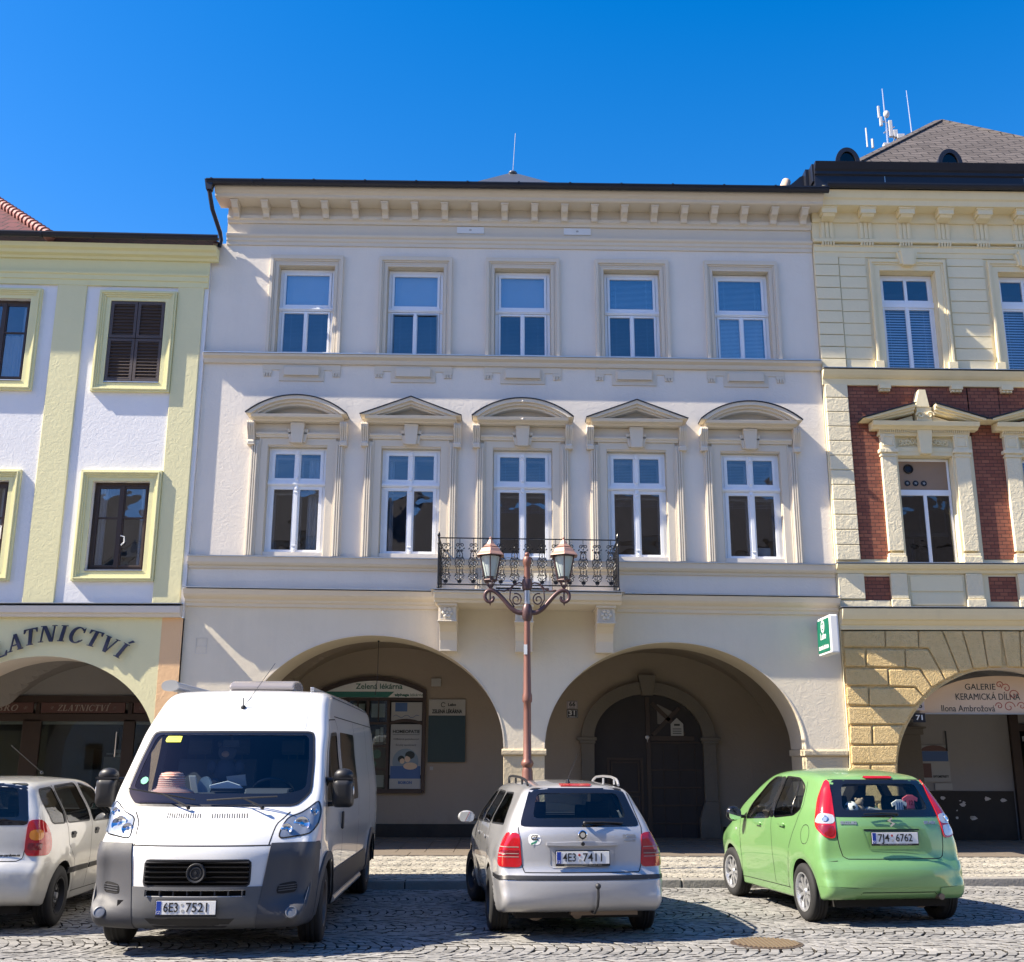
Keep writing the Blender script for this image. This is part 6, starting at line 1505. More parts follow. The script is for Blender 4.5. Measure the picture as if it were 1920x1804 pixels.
def wheel(parent, x, y, R, w, style, side, steer=0):
    """side = +1 right, -1 left; outer face looks away from the car"""
    rr = {'alloy': R * .66, 'alloy2': R * .66, 'steel': R * .60, 'van': R * .60}[style]
    hub = bpy.data.objects.new('wheel', None); COL.objects.link(hub); hub.parent = parent; hub.location = (x, y, R); hub.rotation_euler = (0, 0, steer + (math.pi if side < 0 else 0)); hub.empty_display_size = .1
    t = MB(); h = w / 2; tr = []
    for i in range(9):
        a = -h + .03 + (w - .06) * i / 8; tr += [(R - (.002 if abs(i - 4) < 3 else .006), a - .006), (R - .010, a - .003), (R - .010, a + .003)] if i in (2, 4, 6) else [(R - (.0 if abs(i - 4) < 3 else .005), a)]
    prof = [(rr - .01, -h + .02), (rr + .012, -h + .006), (rr + (R - rr) * .5, -h), (R - .03, -h + .006), (R - .010, -h + .02)] + tr + [(R - .010, h - .02), (R - .03, h - .006), (rr + (R - rr) * .5, h), (rr + .012, h - .006), (rr - .01, h - .02)]
    t.lathe(prof, n=48, axis='x', cap=False); t.build('tyre', 'tyre_rubber', hub, smooth=True, angle=30)
    r = MB(); r.lathe([(rr, h - .012), (rr + .004, h - .004), (rr - .012, h - .006), (rr - .02, h - .05), (rr - .03, -h + .02)], n=48, axis='x', cap=False)
    xo = h - .03
    if style in ('alloy', 'alloy2'):
        n = 9 if style == 'alloy' else 7
        for k in range(n):
            a = 2 * math.pi * k / n; c, s = math.cos(a), math.sin(a)
            q = []
            for (rad_, wd, xx) in ((.03, .018, xo - .005), (rr * .55, .016, xo + .004), (rr - .008, .026 if style == 'alloy' else .03, xo - .004)):
                for sg in (-1, 1): q.append((xx, rad_ * c - sg * wd * s, rad_ * s + sg * wd * c))
            o = len(r.v); r.add(q + [(p[0] - .03, p[1] * .99, p[2] * .99) for p in q], [(0, 1, 3, 2), (2, 3, 5, 4), (0, 2, 8, 6), (2, 4, 10, 8), (1, 7, 9, 3), (3, 9, 11, 5), (4, 5, 11, 10), (6, 7, 1, 0)])
        r.lathe([(.0, xo + .012), (.032, xo + .010), (.038, xo - .0), (.05, xo - .02)], n=20, axis='x', cap=False)
        r.build('rim', 'alloy', hub, smooth=True, angle=35)
        b = MB(); b.lathe([(rr - .025, -.01), (.02, -.01)], n=24, axis='x', cap=False); b.lathe([(.11, .0), (.11, .012), (.02, .012)], n=24, axis='x', cap=False); b.build('brake_disc', 'wheel_dark', hub)
    else:
        xo = h - .055; r.lathe([(rr - .03, xo - .02), (rr * .78, xo - .025), (rr * .62, xo + .005), (rr * .42, xo + .012), (rr * .36, xo - .01), (0, xo - .01)], n=32, axis='x', cap=False)
        r.build('rim', 'steel_black' if style == 'steel' else 'steel_rusty', hub, smooth=True, angle=35)
        b = MB(); n = 16 if style == 'steel' else 12
        for k in range(n):
            a = 2 * math.pi * k / n; b.obox((xo - .012 + .006, rr * .72 * math.cos(a), rr * .72 * math.sin(a)), (.006, 0, 0), (0, .030 * math.cos(a) * .6, .030 * math.sin(a) * .6), (0, -.012 * math.sin(a), .012 * math.cos(a)))
        b.build('vent_holes', 'under_black', hub)
        b = MB(); b.lathe([(0, xo + .03), (.03, xo + .03), (.034, xo - .01)], n=18, axis='x', cap=False)
        for k in range(5): a = 2 * math.pi * k / 5; b.lathe([(0, xo + .012), (.012, xo + .012), (.012, xo - .012)], (0, .065 * math.cos(a), .065 * math.sin(a)), 8, 'x', cap=False)
        b.build('hub_cap', 'steel_rusty' if style == 'van' else 'alloy', hub, smooth=True)
    return hub
def plate(parent, at, txt, tilt=0.0, rear=True, frame_txt=None, mid=0.0, parts=None):
    """number plate facing -y (rear) or +y (front)"""
    s = 1 if rear else -1
    P = bpy.data.objects.new('number_plate', None); COL.objects.link(P); P.parent = parent; P.location = at; P.rotation_euler = (tilt, 0, 0 if rear else math.pi)
    P.empty_display_size = .1
    b = MB(); b.box(-.265, .265, .0, .012, -.075, .068); b.build('plate_holder', 'black_plastic', P, bevel=.003)
    b = MB(); b.box(-.258, .258, -.004, .0, -.055, .058); b.build('plate_sheet', 'plate_white', P, bevel=.002)
    b = MB(); b.box(-.256, -.215, -.006, -.003, -.053, .056); b.build('plate_band', 'plate_blue', P)
    b = text_mb('CZ', .03, (-.236, -.0065, -.036), width=.03, depth=.001); b.build('lettering', 'plate_white', P)
    a, c = parts
    b = text_mb(a, .108, (-.130 + mid, -.006, .001), width=.125, bold=.0006, depth=.003); merge(b, text_mb(c, .108, (.10 + mid, -.006, .001), width=.185 if len(c) == 4 else .15, bold=.0006, depth=.003)); b.build('lettering', 'black_plastic', P)
    b = MB(); b.lathe([(.012, -.006), (.012, -.004)], (-.035, 0, .026), 14, 'y'); b.build('sticker', 'lamp_red' if rear else 'sign_grey', P)
    b = MB(); b.lathe([(.014, -.006), (.014, -.004)], (-.028, 0, -.024), 14, 'y'); b.build('sticker', 'sign_grey', P)
    if frame_txt: text_mb(frame_txt, .016, (0, -.003, -.0645), width=.36, depth=.003).build('lettering', 'sign_grey', P)
    return P
def wiper(parent, a, b, pivot, lift, mat='black_plastic'):
    m = MB(); a, b, pivot, lift = Vector(a), Vector(b), Vector(pivot), Vector(lift); mid = (a + b) / 2
    m.tube([pivot, pivot + lift * 1.2, mid + lift], .009, 6, rs=[.016, .012, .007]); m.tube([a + lift * .5, mid + lift * .9, b + lift * .5], .006, 5); m.tube([a + lift * .2, b + lift * .2], .004, 4)
    m.ball(tuple(pivot + lift * .6), .02, 6); return m.build('wiper', mat, parent, smooth=True)
def finish_body(name_mat, me, orig, parent, extra=('under_black',)):
    me.materials.clear() if False else None
    o = bpy.data.objects.new('body', me); COL.objects.link(o); o.parent = parent; keep_smooth(me, orig); return o
def arch_cuts(ys, R, W0, n=36, w=.30, zc=.30):
    out = []
    for y in ys:
        for s in (-1, 1):
            m = MB(); xs = (s * (W0 - w), s * (W0 + .2))
            vs = [(x, y + R * math.cos(2 * math.pi * (k + .37) / n), zc + R * math.sin(2 * math.pi * (k + .37) / n)) for x in xs for k in range(n)]
            m.add(vs, [tuple(range(n)), tuple(range(2 * n - 1, n - 1, -1))] + [(k, k + n, (k + 1) % n + n, (k + 1) % n) for k in range(n)])
            out.append(mb_mesh(m, 'under_black'))
    return out
def prism_cut(m, fr, outline, a, b):
    """cutter prism for a window: fr 'y' outline (x,z) from y=a..b ; 'x' outline (y,z) from x=a..b"""
    m.prism(outline, 'y' if fr == 'y' else 'x', a, b); return m
def seat(parent, x, y, z=.35, w=.48, h=.62, stripes=False, back_only=False):
    m = MB()
    if not back_only: m.prism(chaikin([(y - .1, z), (y + .42, z + .03), (y + .45, z + .14), (y - .05, z + .14)], 2), 'x', x - w / 2, x + w / 2)
    m.prism(chaikin([(y - .12, z + .02), (y + .04, z + .02), (y - .06, z + h), (y - .17, z + h)], 2), 'x', x - w / 2 * .92, x + w / 2 * .92)
    m.prism(chaikin([(y - .17, z + h + .05), (y - .07, z + h + .05), (y - .08, z + h + .22), (y - .18, z + h + .22)], 2), 'x', x - .12, x + .12)
    for s in (-1, 1): m.tube([(x + s * .05, y - .12, z + h - .03), (x + s * .05, y - .12, z + h + .08)], .008, 5)
    return m.build('seat', 'seat_grey', parent, bevel=.02)
def diag(C, ang, s):
    """oblique drawing frame at a rear corner C=(x,y): a runs outwards/forwards, b is height"""
    c, sn = math.cos(rad(ang)), math.sin(rad(ang)); d = Vector((-sn * s, c, 0)); u = Vector((c * s, sn, 0)); return (Vector((C[0] * s, C[1], 0)) - d * 3, u, d)
def make_W(sec, low, high, z0=.75, z1=1.05, wheels=(), R=.32):
    def W(y, z):
        t = min(1, max(0, (z - z0) / (z1 - z0))); t = t * t * (3 - 2 * t)
        w = lerp_tab(sec, z) * (lerp_tab(low, y) * (1 - t) + lerp_tab(high, y) * t)
        for wy in wheels:
            d = math.hypot(y - wy, z - R); w += .016 * math.exp(-((d - R * 1.22) / .07) ** 2) * (1 if z < .8 else 0)
        return w
    return W
def gaps(sk, parent, items, mat='under_black', w=.009):
    for fr, pts, cl in items: m = MB(); sk.ribbon(m, fr, pts, w, .0014, cl); m.build('panel_gap', mat, parent, fix=False)

# ------------------------------------------------------------------ silver estate car
def estate():
    T = thing('estate_car', 'silver estate car with roof rails and tow ball, its rear facing the viewer', 'car', (.60, -7.98, 0), rad(6.0))
    sil = [(-.84, .29), (-.90, .33), (-.93, .42), (-.93, .56), (-.90, .62), (-.855, .66), (-.85, .80), (-.85, .96), (-.83, 1.03), (-.70, 1.24), (-.56, 1.40), (-.48, 1.435), (-.2, 1.455), (.5, 1.475), (1.3, 1.465), (1.65, 1.42), (2.1, 1.20), (2.50, 1.0), (2.62, .965), (3.0, .90), (3.28, .78), (3.38, .62), (3.38, .36), (3.30, .22), (2.8, .20), (1.2, .20), (-.3, .22), (-.7, .26)]
    sec = [(.2, .76), (.35, .80), (.6, .83), (.85, .825), (1.0, .80), (1.42, .585), (1.5, .54)]
    W = make_W(sec, [(-.93, .945), (-.5, .985), (0, 1), (2.6, 1), (3.1, .95), (3.4, .80)], [(-.85, .865), (-.4, .91), (.6, .99), (1.4, 1), (2.6, .96)], wheels=(0, 2.512))
    ins = lambda y, z: .02 if z < .27 else (.085 if y < -.6 else (.035 if z > 1.3 else (.09 if y > 2.7 else .06)))
    r = lambda y, z: .05 if z < .27 else (.075 if y < -.3 and z > .7 else .09)
    me = car_body(sil, W, ins, r, (-.2, 2.7, .62)); me.materials.append(MATS['paint_silver']); sk = Skin(me)
    cav = car_body([(-.70, .78), (-.68, 1.0), (-.46, 1.34), (-.1, 1.40), (1.2, 1.40), (1.55, 1.35), (2.3, .98), (2.2, .6), (1.2, .58), (.3, .78)], lambda y, z: W(y, z) - .085, lambda y, z: .03, lambda y, z: .05, (0, 1.8, 1.0), step=.12, nstrip=4, ncorner=3, nside=3); cav.materials.append(MATS['dash_grey'])
    rg_in = rnd([(-.475, 1.12), (.475, 1.12), (.41, 1.355), (-.41, 1.355)]); rg_out = rnd([(-.60, 1.045), (.60, 1.045), (.47, 1.405), (-.47, 1.405)])
    side = [rnd([(-.35, 1.05), (.40, 1.03), (.45, 1.34), (-.02, 1.345)]), rnd([(.46, 1.03), (1.17, 1.01), (1.16, 1.35), (.50, 1.345)]), rnd([(1.24, 1.005), (2.10, .985), (2.0, 1.06), (1.52, 1.33), (1.23, 1.35)])]
    ws = rnd([(-.60, 1.03), (.60, 1.03), (.50, 1.37), (-.50, 1.37)])
    c = MB(); prism_cut(c, 'y', rg_in, -1.3, -.35); cw = MB(); prism_cut(cw, 'y', ws, 1.5, 3.0)
    for s in (-1, 1):
        for o in side: prism_cut(c, 'x', o, s * .42, s * 1.2)
    cut = mb_mesh(c, 'black_plastic'); ac = arch_cuts((0, 2.512), .36, .83)
    body = finish_body('b', boolean(me, [cav, cut, mb_mesh(cw, 'black_plastic')] + ac), me, T)
    # glass
    m = MB(); sk.band(m, 'rear', rg_out, [(a * .985, b) for a, b in rg_in], .0022); m.build('window_band', 'black_gloss', T, smooth=True)
    m = MB(); sk.patch(m, 'rear', rg_in, -.001, skirt=0); m.build('rear_window', 'car_glass', T, smooth=True, fix=False)
    m = MB(); sk.patch(m, 'front', ws, -.001, skirt=0); m.build('windscreen', 'car_glass', T, smooth=True, fix=False)
    for s, fr in ((1, 'right'), (-1, 'left')):
        for o in side: m = MB(); sk.patch(m, fr, o, -.004, skirt=0); m.build('side_window', 'tinted_glass' if s < 0 else 'car_glass', T, smooth=True, fix=False)
    for s, fr in ((1, 'right'), (-1, 'left')):
        for o in side: m = MB(); sk.ribbon(m, fr, o, .016, .002, True); m.build('window_trim', 'black_plastic', T, smooth=True, fix=False)
    gaps(sk, T, [('rear', [(-.61, 1.04), (-.60, .90), (-.585, .70), (-.56, .63), (.56, .63), (.585, .70), (.60, .90), (.61, 1.04), (.50, 1.41)], False)] + [(fr, [(y, z) for y, z in p], False) for fr in ('left', 'right') for p in ([(.44, 1.36), (.43, 1.0), (.36, .75), (.42, .32)], [(1.2, 1.36), (1.2, .95), (1.2, .30)], [(2.1, 1.0), (2.05, .6), (2.02, .3)])] + [(fr, rrect(-.30, -.12, .72, .90, .05), True) for fr in ('right',)])
    # lights
    for s in (-1, 1):
        fr = diag((.79, -.82), 30, s); o = rnd([(-.145, .985), (.0, .995), (.06, .93), (.085, .68), (-.175, .675), (-.16, .8)])
        m = MB(); sk.patch(m, fr, o, .008); L = m.build('tail_light', 'lamp_red', T, smooth=True, fix=False)
        m = MB()
        for z in (.86, .80, .77): sk.ribbon(m, fr, [(-.14, z), (.06, z)], .006, .0105)
        m.build('lens_lines', 'sign_letter', L, fix=False)
        m = MB(); sk.patch(m, fr, [(-.14, .83), (.06, .83), (.07, .785), (-.145, .785)], .0095, rings=3, skirt=0); m.build('lens_band', 'lamp_amber' if 0 else 'lamp_red_dark', L, fix=False)
    m = MB(); sk.patch(m, 'rear', rrect(-.165, .165, 1.417, 1.437, .008), .012, rings=3); m.build('brake_light', 'lamp_red', T, smooth=True)
    # bumper strip, handle strip, plate recess
    region_part(me, [((0, 0, .565), (0, 0, 1)), ((0, 0, .60), (0, 0, 1)), ((0, -.42, 0), (0, 1, 0))], lambda c: .565 < c.z < .60 and c.y < -.42, .012, 'bumper_strip', 'black_plastic', T)
    region_part(me, [((0, 0, .555), (0, 0, 1)), ((0, -.36, 0), (0, 1, 0))], lambda c: c.z < .555 and c.y < -.40, .010, 'bumper', 'paint_silver', T)
    m = MB(); sk.patch(m, 'rear', rnd([(-.36, .875), (-.35, .905), (0, .915), (.35, .905), (.36, .875), (0, .868)]), .028, rings=4, skirt=.02); m.build('grab_strip', 'paint_silver', T, bevel=.004)
    m = MB(); sk.ribbon(m, 'rear', [(-.33, .865), (-.32, .70), (-.30, .675), (.30, .675), (.32, .70), (.33, .865)], .014, .005); m.build('plate_recess', 'paint_silver', T, smooth=True, fix=False)
    plate(T, (.0, -.885, .765), '', rear=True, frame_txt='AUTOSALON LIPTÁK 567 211 212', parts=('4E3', '7411'))
    m = MB(); m.lathe([(.045, -.872), (.045, -.884), (.038, -.889), (.030, -.886), (.0, -.886)], (0, 0, .975), 28, 'y', cap=False); m.build('emblem', 'chrome', T, smooth=True)
    m = MB(); m.lathe([(.038, -.8895), (.038, -.8905)], (0, 0, .975), 24, 'y'); m2 = m.build('emblem_ring', 'black_plastic', T); m = MB(); m.lathe([(.024, -.892), (.024, -.8945)], (0, 0, .975), 16, 'y'); m.build('emblem_centre', 'chrome', T)
    def bodytxt(t, x, z, w, h, mat, off=.004, bold=.002):
        co, n = sk.hit('rear', x, z); u = Vector((0, 0, 1)).cross(n).normalized() * 1.0; u = Vector((-n.y, n.x, 0)).normalized(); v = n.cross(u); return text_mb(t, h, co + n * off, u=u, v=v, depth=.004, width=w, bold=bold).build('lettering', mat, T)
    bodytxt('OCTAVIA', .475, .955, .14, .05, 'chrome'); bodytxt('Ambiente TDI', .475, .918, .12, .022, 'chrome', bold=.001)
    m = MB(); sk.patch(m, 'rear', rrect(-.52, -.40, .88, .98, .035), .002, rings=4, skirt=0); S_ = m.build('country_sticker', 'plate_white', T, fix=False)
    co, n = sk.hit('rear', -.46, .945); text_mb('CZ', .06, co + n * .007, u=Vector((-n.y, n.x, 0)), width=.07, bold=.002, depth=.003).build('lettering', 'black_plastic', S_)
    m = MB(); co, n = sk.hit('rear', -.46, .91); m.prism([(-.50, .895), (-.42, .93), (-.415, .915), (-.49, .88)], 'y', co.y - .006, co.y - .004); m.build('sticker_stripe', 'sticker_green', S_)
    m = MB(); m.lathe([(.018, -.905), (.018, -.89)], (0, 0, .893), 16, 'y'); m.build('lock', 'black_plastic', T)
    # wiper, aerial, rails, mirror, handles
    wiper(T, (.06, -.80, 1.085), (.42, -.77, 1.075), (.03, -.82, 1.075), (0, -.03, .012))
    m = MB(); m.tube([(-.05, -.30, 1.45), (-.05, -.30, 1.49)], .018, 8, rs=[.026, .012]); m.tube([(-.05, -.30, 1.49), (.03, -.46, 1.74)], .004, 5); m.build('aerial', 'black_plastic', T)
    for s in (-1, 1):
        m = MB(); pts = [(s * .47, -.34, 1.43), (s * .475, -.27, 1.465), (s * .485, -.15, 1.487), (s * .50, .2, 1.505), (s * .51, .7, 1.508), (s * .505, 1.1, 1.497), (s * .50, 1.25, 1.47), (s * .49, 1.32, 1.43)]
        m.tube(pts, .014, 8); [m.tube([(s * .49, y, 1.43), (s * .49, y, 1.49)], .012, 6) for y in (-.02, .6)]; m.build('roof_rail', 'black_plastic' if s < 0 else 'paint_silver', T, smooth=True)
        x = s * .835
        m = MB(); m.ball((s * .94, 1.98, 1.02), .1, 8, (1.05, .55, .72)); M_ = m.build('mirror', 'paint_silver', T, smooth=True); m = MB(); m.box(s * .80, s * .90, 1.96, 2.02, .97, 1.0); m.build('mirror_arm', 'black_plastic', M_, bevel=.01)
        m = MB(); m.prism(rrect(s * .94 - .085, s * .94 + .085, .965, 1.075, .035), 'y', 1.915, 1.925); m.build('mirror_glass', 'mirror_glass', M_)
        for y in (.62, 1.42):
            h_, n_ = sk.hit('right' if s > 0 else 'left', y, .88); m = MB(); m.obox(h_ + n_ * .018, (0, .075, 0), (.009, 0, 0), (0, 0, .012)); m.build('door_handle', 'paint_silver', T, bevel=.006)
    m = MB(); m.ball((.12, -1.02, .52), .027, 10); m.tube([(.12, -1.02, .50), (.12, -1.02, .42), (.115, -1.0, .34), (.10, -.92, .27), (.10, -.7, .26)], .013, 8); m.build('tow_ball', 'steel_black', T, smooth=True)
    m = MB(); m.lathe([(.10, -.55), (.105, -.2), (.02, -.15)], (-.42, 0, .26), 20, 'y'); m.box(-.1, .55, -.75, -.6, .23, .29); m.lathe([(.05, -.62), (.05, -.3)], (-.02, 0, .23), 16, 'y'); m.build('exhaust_silencer', 'rust_exhaust', T)
    for s in (-1, 1):
        seat(T, s * .36, 1.15, .35, .5, .62); seat(T, s * .34, .30, .45, .5, .58)
        wheel(T, s * .745, 0, .315, .20, 'steel', s); wheel(T, s * .745, 2.512, .315, .20, 'steel', s, rad(10))
    m = MB(); m.box(-.62, .62, -.6, 3.1, .19, .27); m.build('underbody', 'under_black', T)
    m = MB(); m.box(-.5, .5, -.62, .25, .86, .88); m.build('luggage_cover', 'dash_grey', T, bevel=.01)
    m = MB(); m.box(-.45, .45, 2.25, 2.35, .9, 1.05); m.tube([(-.5 + .2 * math.cos(t * .5), 1.98, 1.0 + .17 * math.sin(t * .5)) for t in range(14)], .014, 6); m.build('dashboard', 'dash_grey', T)
estate()

# ------------------------------------------------------------------ green hatchback
def hatchback():
    T = thing('hatchback_car', 'bright green hatchback with toys behind its rear window, parked in front of the ochre arch', 'car', (3.99, -7.22, 0), rad(8.0))
    sil = [(-.50, .27), (-.58, .31), (-.625, .42), (-.625, .56), (-.59, .64), (-.545, .69), (-.535, .85), (-.52, 1.0), (-.49, 1.10), (-.40, 1.30), (-.31, 1.46), (-.27, 1.51), (-.1, 1.55), (.4, 1.60), (.9, 1.605), (1.3, 1.575), (1.7, 1.45), (2.15, 1.20), (2.40, 1.05), (2.65, .97), (2.9, .86), (3.03, .72), (3.09, .55), (3.08, .34), (3.0, .22), (2.5, .19), (1.2, .19), (0, .20), (-.3, .24)]
    sec = [(.2, .755), (.4, .79), (.65, .815), (.95, .812), (1.10, .785), (1.50, .61), (1.6, .535)]
    W = make_W(sec, [(-.63, .95), (-.3, .995), (0, 1.0), (2.3, 1), (2.8, .94), (3.1, .78)], [(-.5, .91), (.1, .97), (1, 1), (2.3, .93)], wheels=(0, 2.36))
    ins = lambda y, z: .02 if z < .26 else (.10 if y < -.4 and z < .66 else (.085 if y < -.2 and z < 1.5 else (.03 if z > 1.4 else (.10 if y > 2.4 else .05))))
    r = lambda y, z: .05 if z < .26 else (.10 if y < -.2 else .09)
    me = car_body(sil, W, ins, r, (-.05, 2.4, .66), nstrip=12, ncorner=6); me.materials.append(MATS['paint_green']); sk = Skin(me)
    cav = car_body([(-.40, .86), (-.38, 1.08), (-.22, 1.40), (0, 1.49), (.9, 1.53), (1.25, 1.49), (2.15, 1.05), (2.1, .6), (1.0, .58), (.3, .86)], lambda y, z: W(y, z) - .085, lambda y, z: .03, lambda y, z: .05, (.1, 1.7, 1.05), step=.12, nstrip=4, ncorner=3, nside=3); cav.materials.append(MATS['dash_grey'])
    ro = rnd([(-.615, 1.095), (.615, 1.095), (.585, 1.25), (.52, 1.475), (-.52, 1.475), (-.585, 1.25)]); ri = rnd([(-.50, 1.165), (.50, 1.165), (.43, 1.435), (-.43, 1.435)])
    side = [rnd([(.12, 1.16), (.28, 1.09), (.84, 1.04), (.83, 1.50), (.42, 1.485), (.22, 1.40)]), rnd([(.95, 1.035), (1.83, .985), (1.80, 1.06), (1.35, 1.42), (1.18, 1.485), (.94, 1.50)])]
    ws = rnd([(-.62, 1.12), (.62, 1.12), (.52, 1.48), (-.52, 1.48)])
    c = MB(); prism_cut(c, 'y', ri, -1.0, -.15); cw = MB(); prism_cut(cw, 'y', ws, 1.3, 2.8)
    for s in (-1, 1):
        for o in side: prism_cut(c, 'x', o, s * .42, s * 1.2)
    cut = mb_mesh(c, 'black_plastic'); ac = arch_cuts((0, 2.36), .345, .84)
    finish_body('b', boolean(me, [cav, cut, mb_mesh(cw, 'black_plastic')] + ac), me, T)
    m = MB(); sk.band(m, 'rear', ro, [(a * .985, b) for a, b in ri], .0025); m.build('window_band', 'black_gloss', T, smooth=True)
    m = MB(); sk.patch(m, 'rear', ri, -.001, skirt=0); m.build('rear_window', 'clear_glass', T, smooth=True, fix=False)
    m = MB(); sk.patch(m, 'front', ws, -.001, skirt=0); m.build('windscreen', 'clear_glass', T, smooth=True, fix=False)
    for s, fr in ((1, 'right'), (-1, 'left')):
        for o in side: m = MB(); sk.patch(m, fr, o, -.004, skirt=0); m.build('side_window', 'car_glass', T, smooth=True, fix=False)
    m = MB()
    for fr in ('right', 'left'):
        for o in side: sk.ribbon(m, fr, o, .02, .002, True)
        sk.patch(m, fr, [(.845, 1.04), (.945, 1.035), (.935, 1.50), (.835, 1.50)], .003, rings=3, skirt=0); sk.patch(m, fr, [(.32, 1.10), (.35, 1.10), (.45, 1.47), (.42, 1.47)], .003, rings=2, skirt=0)
        sk.patch(m, fr, [(1.84, .985), (2.02, .975), (1.84, 1.06)], .003, rings=3, skirt=0)
    m.build('window_trim', 'black_gloss', T, fix=False)
    gaps(sk, T, [('rear', [(-.60, 1.09), (-.60, .95), (-.585, .80), (-.56, .70), (-.52, .675), (.52, .675), (.56, .70), (.585, .80), (.60, .95), (.60, 1.09)], False), ('rear', [(-.40, 1.09), (-.33, .93), (-.26, .77)], False) if 0 else ('rear', [(-.53, 1.478), (.53, 1.478)], False)] +
         [(fr, p, False) for fr in ('left', 'right') for p in ([(.90, 1.50), (.90, 1.0), (.88, .6), (.90, .32)], [(.20, 1.45), (.08, 1.2), (.22, .95), (.36, .75), (.42, .55), (.50, .30)], [(2.05, 1.0), (1.98, .75), (1.96, .5), (2.0, .3)], [(.45, .30), (2.0, .28)])] +
         [('left', rrect(-.17, .03, .80, 1.0, .09), True), ('rear', [(-.62, .655), (-.75, .64)], False)], w=.008)
    for s in (-1, 1):
        fr = diag((.74, -.48), 24, s)
        o = rnd([(-.075, 1.465), (-.035, 1.475), (.05, 1.28), (.09, 1.06), (.09, .98), (.0, .885), (-.115, .875), (-.115, 1.05), (-.10, 1.25)], 1)
        m = MB(); sk.patch(m, fr, o, .012, rings=8, skirt=.014); L = m.build('tail_light', 'lamp_red', T, smooth=True, fix=False)
        m = MB(); sk.patch(m, fr, rnd([(-.108, 1.115), (.04, 1.135), (.082, 1.06), (.084, 1.025), (-.110, 1.025)]), .0145, rings=4, skirt=.003); R_ = m.build('reversing_lens', 'lens_silver' if 'lens_silver' in MATS else mat_plain('lens_silver', (.55, .55, .57), .15, metal=.3, coat=1.0), L, smooth=True, fix=False)
        co, n = sk.hit(fr, -.01, 1.075)
        m = MB(); q = n.to_track_quat('Z', 'Y').to_matrix()
        m.lathe([(.036, .016), (.036, .022), (.026, .024), (.02, .018), (.0, .018)], n=20); m.xform(lambda p: co + q @ p); m.build('bulb', 'reflector', L, smooth=True)
        m = MB(); sk.patch(m, fr, rnd([(-.105, 1.01), (.078, 1.01), (.0, .905), (-.10, .895)]), .0142, rings=4, skirt=0); m.build('indicator_lens', 'lamp_red_dark' if s < 0 else 'lens_silver', L, smooth=True, fix=False)
    m = MB(); sk.patch(m, 'rear', rrect(-.17, .17, 1.488, 1.508, .008), .014, rings=3); m.build('brake_light', 'lamp_red', T, smooth=True)
    # spoiler lip, recess, bumper relief
    region_part(me, [((0, 0, .645), (0, 0, 1)), ((0, -.38, 0), (0, 1, 0)), ((0, 0, .40), (0, 0, 1))], lambda c: .40 < c.z < .645 and c.y < -.38, .014, 'bumper', 'paint_green', T)
    for s in (-1, 1): region_part(me, [((s * .46, 0, 0), (1, 0, 0)), ((0, 0, .40), (0, 0, 1)), ((0, 0, .28), (0, 0, 1)), ((0, -.40, 0), (0, 1, 0))], lambda c, s=s: .28 < c.z < .395 and c.y < -.40 and c.x * s > .46, .012, 'bumper_corner', 'paint_green', T)
    m = MB(); sk.ribbon(m, 'rear', [(-.42, .325), (-.40, .345), (.40, .345), (.42, .325)], .008, .002); m.build('bumper_groove', 'under_black', T, fix=False)
    m = MB(); sk.patch(m, 'rear', [(-.33, .985), (.33, .985), (.275, .775), (-.275, .775)], .003, rings=5, skirt=0); R_ = m.build('plate_recess', 'paint_green', T, smooth=True, fix=False)
    m = MB(); sk.ribbon(m, 'rear', [(-.33, .985), (.33, .985)], .022, .010); sk.ribbon(m, 'rear', [(-.33, .985), (-.275, .775), (.275, .775), (.33, .985)], .010, .006); m.build('recess_edge', 'paint_green', T, smooth=True, fix=False)
    m = MB(); sk.ribbon(m, 'rear', [(-.31, .965), (.31, .965)], .016, .006); m.build('recess_shadow_gap', 'black_plastic', T, fix=False)
    plate(T, (.0, -.575, .885), '', rear=True, frame_txt='www.AUTOLUDAR.cz', parts=('7J4', '6762'))
    def bt(t, x, z, w, h):
        co, n = sk.hit('rear', x, z); text_mb(t, h, co + n * .004, u=Vector((-n.y, n.x, 0)), v=n.cross(Vector((-n.y, n.x, 0)).normalized()), depth=.004, width=w, bold=.003).build('lettering', 'letter_silver' if 'letter_silver' in MATS else mat_plain('letter_silver', (.28, .31, .33), .4, metal=.5), T)
    bt('SUZUKI', -.46, 1.035, .17, .042); bt('SPLASH', .46, 1.035, .15, .042)
    m = MB(); co, n = sk.hit('rear', 0, 1.04); e = [(-.045, .012), (.0, .047), (.012, .036), (-.018, .012), (.045, -.036 + .0), (.048, -.012), (.0, -.047), (-.012, -.036), (.018, -.012), (-.045, .036)]
    m.prism([(-.046, .014), (.004, .048), (.018, .036), (-.010, .014), (.006, .002), (.046, -.014), (-.004, -.048), (-.018, -.036), (.010, -.014), (-.006, -.002)], 'y', co.y - .010, co.y - .003)
    m.v = [(p[0], p[1], p[2] + 1.045) for p in m.v]; m.build('emblem', 'chrome', T)
    wiper(T, (-.30, -.50, 1.125), (.05, -.50, 1.135), (.06, -.515, 1.12), (0, -.03, .01))
